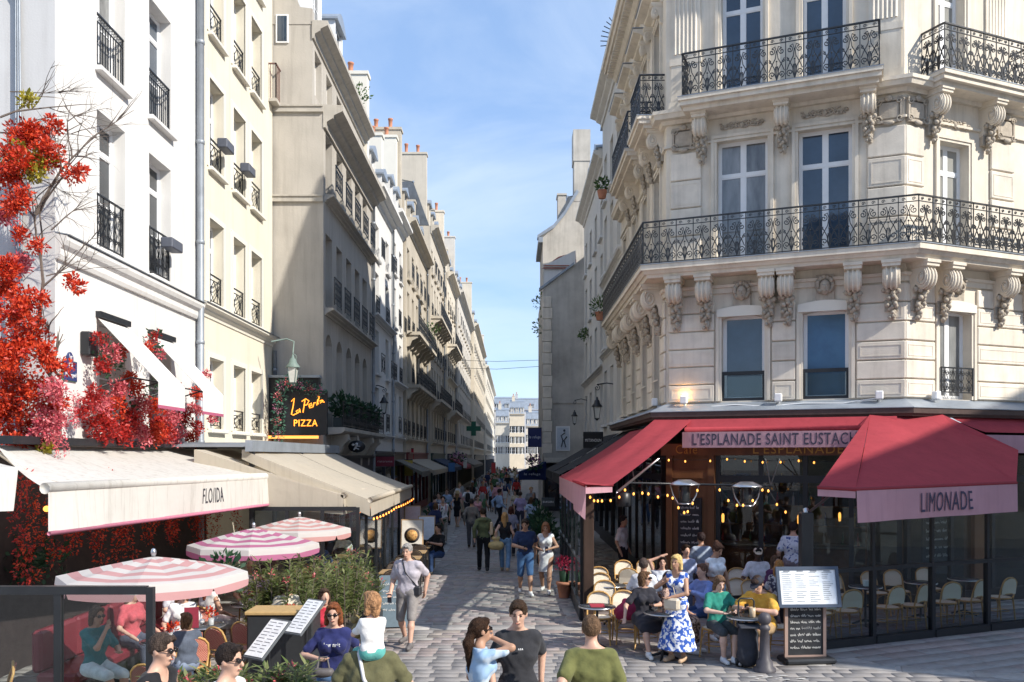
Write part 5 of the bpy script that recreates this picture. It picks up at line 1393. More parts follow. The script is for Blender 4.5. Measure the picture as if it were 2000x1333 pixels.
q = MB(); q.tube([(1.9,16.1,2.62),(3.2,19.6,3.2)], .025, 6); part('folding_arm', q, M_steel, ra, La)
sa = thing('red_awning', 'dark red side awning seen edge on along the street wall of the cafe', 'awning', (2.4, 22.5, 0)); Lb = T(-2.4,-22.5,0)
q = MB(); cloth(q, (3.3,25.0,3.95), (3.3,20.9,3.95), (1.3,18.5,2.7), (1.3,24.6,2.7), 8, 6, .04); cloth(q, (1.3,24.6,2.7), (1.3,18.5,2.7), (1.3,18.5,2.25), (1.3,24.6,2.25), 6, 2, 0, mi=1); part('canvas', q, [M_redc, M_pinkc], sa, Lb)
for i, (y0, y1, c) in enumerate(((25.2,29.4,(.02,.02,.024)),(29.9,35.8,(.03,.03,.035)))):
    b_ = thing('black_awning', ['black awning next beyond the red one', 'black awning of the off white house'][i], 'awning', (2.4,(y0+y1)/2,0)); q = MB()
    cloth(q, (3.6,y1,4.05), (3.6,y0,4.05), (1.35,y0,2.75), (1.35,y1,2.75), 6, 5, .04); cloth(q, (1.35,y1,2.75), (1.35,y0,2.75), (1.35,y0,2.45), (1.35,y1,2.45), 6, 2, 0); part('canvas', q, clothmat('black_canvas', c, .05), b_, T(-2.4,-(y0+y1)/2,0))
    part('arm', MB().tube([(1.4,y0,2.72),(3.5,y0,3.2)], .03, 6), M_steel, b_, T(-2.4,-(y0+y1)/2,0))
# retracted middle awning with the cafe name
ma = thing('red_awning', 'rolled in red awning over the cafe front, pink valance with the cafe name', 'awning', (C1[0], C1[1], 0), A_F)
q = MB(); cloth(q, (.6,-.42,4.1), (FL-.15,-.42,4.1), (FL-.15,-.78,3.85), (.6,-.78,3.85), 10, 4, .02); part('canvas', q, M_redc, ma)
part('front_roll', MB().tube([(.6,-.78,3.85),(FL-.15,-.78,3.85)], .06, 8), M_redc, ma)
q = MB(); cloth(q, (.55,-.835,3.8), (FL-.12,-.835,3.8), (FL-.12,-.835,3.45), (.55,-.835,3.45), 20, 3, 0); part('valance', q, M_pinkc, ma)
part('lettering', text_mesh("L'ESPLANADE SAINT EUSTACHE", 3.55, .26, bold=.006), plain((.06,.05,.08)), ma, T(.78,-.8385,3.51))
# big corner awning
la = thing('red_awning', 'big red corner awning with a pink valance reading LIMONADE', 'awning', (7.2, 16.8, 0)); Ll = T(-7.2,-16.8,0)
t0, t1 = W(1700,809,19.0), W(1840,810,18.95); P0, P1, P2 = (4.98,14.6,2.75), W(1671,957,14.3), W(1985,944,16.6); t2 = W(1802,814,19.0)
q = MB(); cloth(q, t0, t1, P2, P1, 10, 8, .06); part('canvas', q, M_redc, la, Ll)
q = MB(); q.add([t0, P1, P0], [(0,1,2)]); part('side_canvas', q, M_redc, la, Ll)
q = MB(); q.add([W(1805,816,18.9), P2, W(1989,880,18.3), t1], [(0,1,2,3)]); part('side_canvas', q, M_redc, la, Ll)
dv = Vector(P2)-Vector(P1); an = math.atan2(dv.y, dv.x); lw = math.hypot(dv.x, dv.y)
q = MB(); vs = []; n = 24
for i in range(n+1):
    s = i/n; p = Vector(P1)+dv*s; nn = Vector((math.sin(an), -math.cos(an), 0))
    for k in range(4): vs.append(tuple(p+nn*(.02+k*(.008*math.sin(s*21)+.008*math.sin(s*9+1)))+Vector((0,0,-.02-k*.17))))
q.add(vs, [(i*4+k, (i+1)*4+k, (i+1)*4+k+1, i*4+k+1) for i in range(n) for k in range(3)], 0, True); part('valance', q, M_pinkc, la, Ll)
q = MB(); cloth(q, P0, P1, (P1[0],P1[1],P1[2]-.14), (P0[0],P0[1],P0[2]-.14), 4, 2, 0); part('side_valance', q, M_pinkc, la, Ll)
q = MB(); q.tube([P0,P1,P2], .03, 6); part('front_bar', q, mat('dark_red_edge', (.25,.02,.03), .6), la, Ll)
lp = Vector(P1)+dv*.36
def wavel(x, z):
    s_ = .36+x/dv.length; k = (.41-z)/.17+.1
    return -(.02+k*(.008*math.sin(s_*21)+.008*math.sin(s_*9+1)))-.022
q = warp_text(text_mesh('LIMONADE', 1.42, .33), wavel)
me_ = q; co = np.empty(len(me_.vertices)*3, dtype=np.float32); me_.vertices.foreach_get('co', co); co = co.reshape(-1,3); co[:,2] += co[:,0]*dv.z/math.hypot(dv.x, dv.y); me_.vertices.foreach_set('co', co.ravel())
part('lettering', q, plain((.06,.05,.09)), la, Ll @ T(lp.x, lp.y, lp.z-.43) @ RZ(an))
part('folding_arm', MB().tube([(4.95,14.95,2.32),(5.6,15.6,2.62),(7.5,18.5,3.5)], .025, 6), M_black, la, Ll)
rb = thing('red_awning', 'red awning at the frame edge, beyond the LIMONADE corner awning', 'awning', (12, 20, 0)); q = MB()
cloth(q, W(1850,812,19.25), (15.5,22.1,4.15), (15.0,21.2,3.75), W(1925,845,18.9), 8, 4, .03); cloth(q, W(1925,850,18.9), (15.0,21.2,3.7), (15.0,21.2,3.3), W(1925,885,18.9), 8, 3, 0, mi=1); part('canvas', q, [M_redc, M_pinkc], rb, T(-12,-20,0))

# glass screens of the cafe terrace
M_frost = glassmat('frosted_strip', (.62,.68,.72), .9, .25)
gp = lambda t: (5.2+.917*t, 15.1+.4*t)
def cafe_screen(label, a, b, z1, top=True):
    L_ = math.hypot(b[0]-a[0], b[1]-a[1]); t_ = thing('glass_screen', label, 'screen', (a[0],a[1],0), math.atan2(b[1]-a[1], b[0]-a[0]), 'glass panels of the cafe terrace')
    part('post', MB().box(-.04,.04,-.05,.05,0,1.34), M_black, t_); part('plinth', MB().box(.04,L_-.04,-.07,.07,0,.14), M_black, t_)
    part('handrail', MB().box(.0,L_,-.045,.045,1.28,1.345), M_black, t_)
    part('pane', MB().box(.04,L_-.04,-.006,.006,.36,1.28), M_glass, t_); part('frosted_pane', MB().box(.04,L_-.04,-.006,.006,.14,.36), M_frost, t_)
    if top:
        part('upper_post', MB().box(-.03,.03,-.03,.03,1.345,z1), M_black, t_); part('upper_pane', MB().box(.03,L_-.03,-.005,.005,1.345,z1), M_glass, t_)
for i in range(4):
    cafe_screen(['glass terrace panel beside the tall menu board', 'second glass terrace panel from the menu board', 'third glass terrace panel from the menu board', 'glass terrace panel cut by the frame edge'][i], gp(-.25+1.41*i), gp(-.25+1.41*(i+1)), 2.2)
cp = thing('terrace_post', 'thick black corner post of the cafe terrace beneath the LIMONADE awning', 'post', (4.92,15.0,0)); part('shaft', MB().cbox((0,0,1.16), (.2,.2,2.32), bev=.015), M_black, cp); part('cap', MB().lathe([(.05,0),(.05,.06),(0,.08)], 8, (0,0,2.32)), M_steel, cp)
wp = thing('terrace_post', 'dark wooden post at the street corner of the cafe terrace, below the sunlit awning', 'post', (1.5,17.6,0)); part('shaft', MB().cbox((0,0,1.34), (.2,.2,2.68), bev=.012), mat('dark_wood_post', (.05,.03,.022), .5, var=.3, vscale=.2), wp)
for i in range(6):
    y0 = 17.75+1.35*i; t_ = thing('street_screen', ['first', 'second', 'third', 'fourth', 'fifth', 'sixth'][i]+' glass panel of the cafe street side counted from the wooden post', 'screen', (1.38, y0, 0), R(90), 'glass panels along the street')
    part('post', MB().box(-.03,.03,-.03,.03,0,2.2), M_black, t_); part('plinth', MB().box(.03,1.32,-.04,.04,0,.3), M_black, t_); part('rail', MB().box(.03,1.32,-.03,.03,1.1,1.15), M_black, t_)
    part('pane', MB().box(.03,1.32,-.005,.005,.3,1.1), M_glass, t_); part('pane', MB().box(.03,1.32,-.005,.005,1.15,2.2), M_glass, t_)

# ---- bistro chairs and tables
def weave_mat(name, c1, c2):
    if name in MATS: return MATS[name]
    m, nt, b = _new(name); N, L = nt.nodes, nt.links; tc_ = N.new('ShaderNodeTexCoord'); ch = N.new('ShaderNodeTexChecker'); ch.inputs['Scale'].default_value = 70
    ch.inputs['Color1'].default_value = (*c1,1); ch.inputs['Color2'].default_value = (*c2,1); L.new(tc_.outputs['Object'], ch.inputs['Vector']); L.new(ch.outputs['Color'], b.inputs['Base Color']); b.inputs['Roughness'].default_value = .5
    bp = N.new('ShaderNodeBump'); bp.inputs['Strength'].default_value = .4; bp.inputs['Distance'].default_value = .004; L.new(ch.outputs['Fac'], bp.inputs['Height']); L.new(bp.outputs['Normal'], b.inputs['Normal']); MATS[name] = m; return m
M_rattan = mat('rattan', (.46,.27,.09), .45, var=.3, scale=12, obj=True, rand=.12)
def bistro_chair(weave, frame, name='bistro_chair'):
    "faces -y; seat at .46"
    t_ = thing(name, 'x', 'chair')
    st = MB(); st.prism([(.2*math.cos(a)*1.05*(1 if math.sin(a) < 0 else .95), .2*math.sin(a)*1.0) for a in [i*math.pi/8 for i in range(16)]], .44, .47, 'z'); part('seat', st, weave, t_)
    part('seat_rim', MB().tube([(.215*math.cos(i*math.pi/8), .205*math.sin(i*math.pi/8), .455) for i in range(16)], .017, 6, closed=True), frame, t_)
    arch = [(-.2,.15,.46),(-.205,.2,.66)]+[(-.205*math.cos(a), .235, .68+.19*math.sin(a)**.75) for a in [math.pi*i/8 for i in range(1,8)]]+[(.205,.2,.66),(.2,.15,.46)]
    part('back_frame', MB().tube(arch, .016, 6), frame, t_)
    bp = MB(); pts = [(-.19,.54)]+[(-.19*math.cos(math.pi*i/8), .67+.185*math.sin(math.pi*i/8)**.8) for i in range(9)]+[(.19,.54)]
    fr = [(x, .195+(z-.54)*.12-.03*(1-(x/.2)**2)*-1, z) for x, z in pts]; k = len(fr); bk_ = [(x, y+.012, z) for x, y, z in fr]
    bp.add(fr+bk_, [tuple(range(k)), tuple(range(2*k-1,k-1,-1))]+[(i,(i+1) % k,k+(i+1) % k,k+i) for i in range(k)]); part('backrest', bp, weave, t_)
    part('back_rail', MB().tube([(-.19,.19,.55),(0,.22,.55),(.19,.19,.55)], .011, 5), frame, t_)
    for sx in (-1, 1):
        part('leg', MB().tube([(sx*.17,-.15,.45),(sx*.2,-.19,0)], [.017,.014], 6), frame, t_); part('leg', MB().tube([(sx*.19,.15,.46),(sx*.2,.2,0)], [.017,.014], 6), frame, t_)
    part('stretcher', MB().tube([(.185*math.cos(i*math.pi/6), .18*math.sin(i*math.pi/6), .2) for i in range(12)], .009, 5, closed=True), frame, t_)
    for sx in (-1, 1): part('brace', MB().tube([(sx*.18,-.165,.28),(sx*.12,-.17,.4),(0,-.175,.43)], .008, 5), frame, t_)
    return t_
W_pale = weave_mat('pale_weave', (.80,.75,.64), (.66,.58,.45)); W_tan = weave_mat('tan_weave', (.45,.30,.18), (.30,.18,.10)); W_redw = weave_mat('red_weave', (.35,.03,.04), (.50,.30,.20))
ch0 = bistro_chair(W_pale, M_rattan); used = {}
def place_chair(x, y, rz, label, proto=ch0, group='rattan bistro chairs of the cafe'):
    if proto.name in used: c = dup(proto, (x, y, .018), rz, label, group)
    else:
        used[proto.name] = 1; kids_of(proto); [kids_of(k) for k in kids_of(proto)]
        c = proto; c.location = (x, y, .018); c.rotation_euler = (0,0,rz); c['label'] = label; c['group'] = group
    return c
def bistro_table(name='bistro_table'):
    t_ = thing(name, 'x', 'table')
    part('table_top', MB().lathe([(0,.715),(.29,.715),(.3,.72),(.3,.745),(0,.746)], 20), mat('dark_tabletop', (.05,.055,.06), .25, var=.3, obj=True), t_)
    part('rim', MB().tube([(.302*math.cos(i*math.pi/10), .302*math.sin(i*math.pi/10), .732) for i in range(20)], .013, 5, closed=True), M_steel, t_)
    part('column', MB().lathe([(.03,.06),(.022,.1),(.022,.66),(.05,.7),(.06,.715)], 10), M_black, t_)
    for k in range(4): a = R(45+90*k); part('foot', MB().tube([(0,0,.1),(.12*math.cos(a),.12*math.sin(a),.06),(.24*math.cos(a),.24*math.sin(a),.015)], [.03,.022,.016], 6), M_black, t_)
    return t_
tb0 = bistro_table()
def place_table(x, y, label, proto=tb0, group='round bistro tables of the cafe'):
    if proto.name in used: return dup(proto, (x,y,.018), rnd.uniform(0,1), label, group)
    used[proto.name] = 1; [kids_of(k) for k in kids_of(proto)]; proto.location = (x,y,.018); proto['label'] = label; proto['group'] = group; return proto
place_chair(1.5, 15.5, R(-6), 'empty rattan chair behind the front table next to the wooden post')
place_chair(1.98, 15.6, R(4), 'empty rattan chair with the red bag against it, beside the dark clad woman')
place_chair(1.75, 16.9, R(-5), 'rattan chair in the second row by the wooden post')
place_chair(1.82, 18.0, R(5), 'rattan chair in the third row by the street glass')
place_chair(1.86, 19.0, R(0), 'rattan chair in the fourth row by the street glass')
place_chair(2.5, 19.2, R(170), 'tan backed rattan chair turned away in the back rows')
place_chair(2.55, 20.2, R(4), 'rattan chair in the back row under the heaters')
place_chair(3.05, 20.4, R(-4), 'rattan chair against the wooden pier with the chalkboard')
place_chair(2.45, 17.5, R(-40), 'rattan chair behind the man in the white shirt')
place_chair(4.75, 18.8, R(-8), 'rattan chair between waitress and man in the pale cap')
place_chair(4.4, 17.2, R(10), 'rattan chair behind the person in green')
place_chair(4.35, 14.6, R(60), 'rattan chair beneath the man in yellow'); place_chair(3.3, 14.5, R(-35), 'rattan chair beneath the person in green')
place_chair(2.28, 15.15, R(-8), 'rattan chair beneath the woman in the dark dress')
place_table(1.42, 14.95, 'round table by the wooden post with a red menu on it'); place_table(2.42, 14.35, 'round table in front of the woman in the dark dress'); place_table(3.65, 13.95, 'round table with the coffee, in front of the green shirt')
place_table(1.9, 17.4, 'round table among the empty chairs by the street glass'); place_table(3.0, 16.5, 'round table behind the blonde woman'); place_table(4.9, 17.9, 'round table in front of the man in the pale cap')
q = MB(); q.cbox((0,0,.006), (.24,.32,.012)); solo('menu_card', q, plain((.35,.03,.05)), 'dark red menu lying on the round table by the post', 'menu', None, T(1.42,14.92,.768))
cu = MB().lathe([(.028,0),(.036,.01),(.038,.12),(.036,.12),(.03,.015),(0,.015)], 10); cu.lathe([(0,.09),(.034,.09)], 10, mi=1); cof = part('coffee_glass', cu, [plain((.55,.42,.28), .2), plain((.75,.7,.6))], None, T(3.72,13.86,.766) @ S(1.3,1.3,1.3)); tag(cof, 'tall glass of milky coffee on the table of the green shirted person', 'glass')
# chairs and tables behind the glass, in rows parallel to it
rows_ = [(.62,(.55,1.15,2.15,2.75,3.6,4.25,5.1)), (2.0,(.3,.9,1.9,2.5,3.3,3.9,4.8))]
nm = ['nearest the menu board','second from the menu board','third from the menu board','fourth from the menu board','fifth from the menu board','sixth from the menu board','last before the frame edge']
for ri, (off, ts) in enumerate(rows_):
    for k, t in enumerate(ts):
        x, y = gp(t); x, y = x-.4*off, y+.917*off
        place_chair(x, y, A_R+R(180 if ri == 0 else 0)+R(rnd.uniform(-18,18)), ('rattan chair with its back to the terrace glass, ' if ri == 0 else 'rattan chair in the row facing the terrace glass, ')+nm[k])
for k, t in enumerate((.75,2.3,3.75,4.95)):
    x, y = gp(t); place_table(x-.4*1.3, y+.917*1.3, 'round table behind the terrace glass, '+nm[k])
q = MB(); q.cbox((0,0,.06), (.14,.1,.12), bev=.01); x, y = gp(2.3); nb_ = solo('napkin_box', q, plain((.6,.72,.72)), 'pale napkin holder on a table behind the terrace glass', 'box', None, T(x-.5,y+1.15,.766))

# ---- heaters, string lights
def heater(label, px, py, y):
    p = W(px, py, y); t_ = thing('patio_heater', label, 'heater', (p[0], p[1], p[2]), 0, 'hanging patio heaters')
    part('hood', MB().lathe([(.02,.1),(.12,.1),(.29,.02),(.3,0),(.28,0),(.1,.06),(0,.065)], 20), M_steel, t_)
    part('burner', MB().lathe([(.09,-.33),(.1,-.25),(.1,-.02),(.06,0)], 12), M_black, t_); part('reflector_glass', MB().lathe([(.12,-.3),(.13,-.02)], 14), M_glass, t_)
    for s in (-1, 1): part('arm', MB().tube([(s*.27,0,0),(s*.22,-.02,-.2),(s*.12,-.02,-.36)], .014, 5), M_steel, t_)
    part('base_ring', MB().tube([(.13*math.cos(i*.52), .13*math.sin(i*.52), -.36) for i in range(12)], .012, 5, closed=True), M_steel, t_)
heater('steel hanging heater nearer the wooden pier', 1337, 948, 17.2); heater('steel hanging heater farther along the bar', 1458, 952, 17.2)
hb = thing('heater_bar', 'black steel bar carrying the heaters across the terrace', 'bar', (3.5, 17.2, 2.75)); part('tube', MB().tube([tuple(Vector(W(1225,944,17.2))-Vector((3.5,17.2,2.75))), tuple(Vector(W(1505,950,17.2))-Vector((3.5,17.2,2.75)))], .02, 6), M_black, hb)
part('hanger', MB().tube([tuple(Vector(W(1240,944,17.2))-Vector((3.5,17.2,2.75))), (-1.0,1.6,.35)], .014, 5), M_black, hb)
for i in range(2): part('stay', MB().tube([tuple(Vector(W(1505,950,17.2))-Vector((3.5,17.2,2.75))), (1.9+i*.3,1.9,.45)], .014, 5), M_black, hb)
part('canister', MB().lathe([(.12,-.2),(.14,-.18),(.14,.05),(.06,.1)], 12, tuple(Vector(W(1218,970,17.4))-Vector((3.5,17.2,2.75)))), M_black, hb)
BULB = MB().lathe([(0,-.045),(.018,-.03),(.02,-.01),(.01,.012),(0,.012)], 7).mesh('bulb')
def string_light(label, pts, n, sag=.12):
    t_ = thing('string_light', label, 'lights', pts[0], 0, 'strings of bulbs on the terraces'); o0 = Vector(pts[0]); P = [Vector(p) for p in pts]
    path = []
    for a, b in zip(P, P[1:]):
        for i in range(9): s = i/8; path.append(a.lerp(b, s)-Vector((0,0,sag*4*s*(1-s)))-o0)
    part('cord', MB().tube(path, .006, 4), M_black, t_)
    for i in range(n): p = path[int((i+.5)*len(path)/n)]; part('bulb', BULB, M_bulb, t_, T(p.x, p.y, p.z-.02))
string_light('bulb string along the cafe sign board', [W(1290,895,20.2), W(1420,895,19.9), W(1560,898,19.6), W(1680,898,19.4)], 11, .05)
string_light('bulb string looped around the heater bar', [W(1215,950,17.1), W(1260,958,17.1), W(1310,962,17.1), W(1340,1000,17.0), W(1365,945,17.1)], 12, .08)
string_light('bulb string hanging from the second heater', [W(1400,945,17.1), W(1445,985,17.0), W(1495,945,17.1), W(1540,1000,17.0)], 9, .1)
string_light('bulb string under the red street awning', [W(1150,965,16.4), W(1170,975,17.0), W(1215,965,17.0)], 6, .05)
string_light('bulb string along the hem of the long beige awning', [(-2.9,18.8,1.98), (-2.97,23,1.98), (-3.05,27.7,1.98)], 26, .03)

# ---- tall menu board, bollard
mn = thing('menu_board', 'tall white printed menu in a dark frame above a chalkboard on a black foot', 'menu stand', (4.63, 14.15, 0), R(6))
part('foot', MB().cbox((.02,0,.05), (.82,.42,.09), bev=.03), M_black, mn); q = MB(); q.box(-.34,-.29,-.02,.03,.09,1.0); q.box(.29,.34,-.02,.03,.09,1.0); q.box(-.29,.29,-.02,.03,.09,.12); part('stand', q, mat('pinkish_wood', (.36,.25,.21), .6), mn)
bd = part('chalkboard', MB().box(-.29,.29,0,.02,.12,.95), M_board, mn); q = MB()
for i in range(7): scribble(q, -.25, .25, .82-i*.1, .05, 300+i, -.006, .0035)
part('chalk_writing', q, M_chalk, bd)
Mx = T(.02,-.06,1.2) @ RZ(R(-3)) @ RX(R(-14)); q = MB()
for a in ((-.5,-.45,-.32,.32),(.45,.5,-.32,.32),(-.45,.45,-.32,-.27),(-.45,.45,.27,.32)): q.box(a[0],a[1],-.03,.02,a[2],a[3])
fr_ = part('menu_frame', q, plain((.05,.07,.11), .4), mn, Mx); sh_ = part('menu_sheet', MB().box(-.45,.45,-.01,.01,-.27,.27), plain((.70,.74,.78)), mn, Mx); q = MB(); rg = random.Random(77)
for c in range(4):
    x = -.41+c*.215
    for i in range(16):
        if rg.random() < .85: q.box(x,x+rg.uniform(.08,.17),-.013,-.0105,.225-i*.03,.231-i*.03)
    q.box(x+.03,x+.13,-.0135,-.0106,.243,.256)
part('print', q, plain((.12,.13,.16)), sh_)
bo_ = thing('bollard', 'short dark iron bollard with a ball top beside the man in yellow', 'bollard', (3.82, 13.55, 0)); part('shaft', MB().lathe([(.17,0),(.17,.05),(.13,.08),(.12,.16),(.085,.2),(.065,.62),(.085,.64),(.085,.68),(.06,.7),(.06,.73)], 14), mat('bollard_iron', (.07,.065,.075), .5, var=.2, scale=8), bo_); part('ball', MB().ball((0,0,.80), .1, 14), mat('bollard_iron', (.07,.065,.075)), bo_)
# ------------------------------------------------------------ people: one continuous body each, clothing as children
def surface_nets(d, org, h):
    "quads where the field d changes sign"
    s = d < 0
    nx, ny, nz_ = d.shape
    c = np.zeros((nx-1,ny-1,nz_-1), np.uint8)
    for i in (0,1):
        for j in (0,1):
            for k in (0,1): c += s[i:nx-1+i, j:ny-1+j, k:nz_-1+k]
    act = (c > 0) & (c < 8); idx = np.full(act.shape, -1, np.int32); I = np.argwhere(act); idx[act] = np.arange(len(I))
    if len(I) == 0: return np.zeros((0,3)), np.zeros((0,4), np.int32)
    acc = np.zeros((len(I),3)); cnt = np.zeros(len(I))
    cor = [(i,j,k) for i in (0,1) for j in (0,1) for k in (0,1)]
    for a in range(8):
        for ax in range(3):
            if cor[a][ax]: continue
            b = list(cor[a]); b[ax] = 1
            da = d[I[:,0]+cor[a][0], I[:,1]+cor[a][1], I[:,2]+cor[a][2]]; db = d[I[:,0]+b[0], I[:,1]+b[1], I[:,2]+b[2]]
            m = (da < 0) != (db < 0); t = np.where(m, da/np.where(m, da-db, 1), 0)
            p = np.array(cor[a], float)[None].repeat(len(I), 0); p[:,ax] += t; acc[m] += p[m]; cnt[m] += 1
    V = (I+acc/cnt[:,None])*h+org; F = []
    for ax in range(3):
        u, w = [(1,2),(2,0),(0,1)][ax]; sl0 = [slice(None)]*3; sl1 = [slice(None)]*3; sl0[ax] = slice(0,-1); sl1[ax] = slice(1,None)
        a, b = s[tuple(sl0)], s[tuple(sl1)]; E = np.argwhere(a != b)
        E = E[(E[:,u] > 0) & (E[:,w] > 0) & (E[:,u] < d.shape[u]-1) & (E[:,w] < d.shape[w]-1)]
        if len(E) == 0: continue
        q = []
        for (du, dw) in ((1,1),(0,1),(0,0),(1,0)):
            e = E.copy(); e[:,u] -= du; e[:,w] -= dw; q.append(idx[e[:,0],e[:,1],e[:,2]])
        q = np.stack(q, 1); flip = ~a[E[:,0],E[:,1],E[:,2]]; q[flip] = q[flip][:,::-1]; F.append(q)
    F = np.concatenate(F); return V, F[(F >= 0).all(1)]

def sdf(prims, h, cuts=(), noise=0.0, nf=1.0):
    """prims: ('c', a, b, ra, rb, k, flat) tapered capsule (flat = (axis, factor) squashes it), ('e', c, (rx,ry,rz), Rot, k) ellipsoid,
    ('s', ...) same shapes carved away with a leading '-' ; cuts: (point, normal) keep side opposite to normal"""
    P = []
    for p in prims:
        if p[0][-1] == 'c': a, b = np.array(p[1], float), np.array(p[2], float); r = max(p[3], p[4]); lo, hi = np.minimum(a,b)-r, np.maximum(a,b)+r
        else: a = np.array(p[1], float); r = max(p[2]); lo, hi = a-r, a+r
        P.append((p, lo, hi))
    pos = [q for q in P if q[0][0][0] != '-']
    lo = np.min([q[1] for q in pos], 0)-3*h; hi = np.max([q[2] for q in pos], 0)+3*h; n = np.ceil((hi-lo)/h).astype(int)+1
    d = np.full(n, 1.0, np.float32); ax = [lo[i]+h*np.arange(n[i]) for i in range(3)]
    for (p, l, g) in P:
        k = p[5] if p[0][-1] == 'c' else p[4]; mgn = max(k, 2*h)+2*h
        i0 = np.maximum(0, np.floor((l-mgn-lo)/h).astype(int)); i1 = np.minimum(n, np.ceil((g+mgn-lo)/h).astype(int)+1)
        X, Y, Z = np.meshgrid(ax[0][i0[0]:i1[0]], ax[1][i0[1]:i1[1]], ax[2][i0[2]:i1[2]], indexing='ij')
        if p[0][-1] == 'c':
            a, b, ra, rb = np.array(p[1], float), np.array(p[2], float), p[3], p[4]; ba = b-a; L2 = max(1e-9, ba @ ba)
            px, py, pz = X-a[0], Y-a[1], Z-a[2]
            if len(p) > 6 and p[6]:
                fa_, ff = np.array(p[6][0], float), p[6][1]; dt = px*fa_[0]+py*fa_[1]+pz*fa_[2]; e = dt*(1/ff-1)
                px, py, pz = px+e*fa_[0], py+e*fa_[1], pz+e*fa_[2]
            t = np.clip((px*ba[0]+py*ba[1]+pz*ba[2])/L2, 0, 1)
            v = np.sqrt((px-t*ba[0])**2+(py-t*ba[1])**2+(pz-t*ba[2])**2)-(ra+(rb-ra)*t)
        else:
            c, r, Ro = p[1], p[2], p[3]; q = np.stack([X-c[0], Y-c[1], Z-c[2]], -1)
            if Ro is not None: q = q @ np.array(Ro, float)
            q0 = q/np.array(r); kk = np.sqrt((q0**2).sum(-1)); v = (kk-1)*min(r) if min(r) > .6*max(r) else kk*(kk-1)/np.maximum(1e-6, np.sqrt(((q0/np.array(r))**2).sum(-1)))
        D = d[i0[0]:i1[0], i0[1]:i1[1], i0[2]:i1[2]]
        if p[0][0] == '-': D[...] = np.maximum(D, -v); continue
        if k > 0: hh = np.clip(.5+.5*(D-v)/k, 0, 1); D[...] = D*(1-hh)+v*hh-k*hh*(1-hh)
        else: D[...] = np.minimum(D, v)
    if noise or cuts:
        X, Y, Z = np.meshgrid(*ax, indexing='ij')
        if noise: d += (noise*(np.sin((X*31+Z*17+2*np.sin(Y*19*nf)/nf)*nf)*.6+np.sin((Z*29-X*13+Y*23)*nf)*.5)).astype(np.float32)
        for (pt, nr) in cuts: d = np.maximum(d, ((X-pt[0])*nr[0]+(Y-pt[1])*nr[1]+(Z-pt[2])*nr[2]).astype(np.float32))
    return surface_nets(d, lo, h)

def V_(*a): return Vector(a)
def ik(a, t, l1, l2, hint):
    a, t = Vector(a), Vector(t); d = t-a; L_ = d.length; mxl = (l1+l2)*.999
    if L_ > mxl: d = d*(mxl/L_); t = a+d; L_ = mxl
    x = (l1*l1-l2*l2+L_*L_)/(2*L_); hgt = math.sqrt(max(0, l1*l1-x*x)); u = d/L_; hv = Vector(hint); hv = hv-u*hv.dot(u)
    if hv.length < 1e-5: hv = u.orthogonal()
    return a+u*x+hv.normalized()*hgt, t

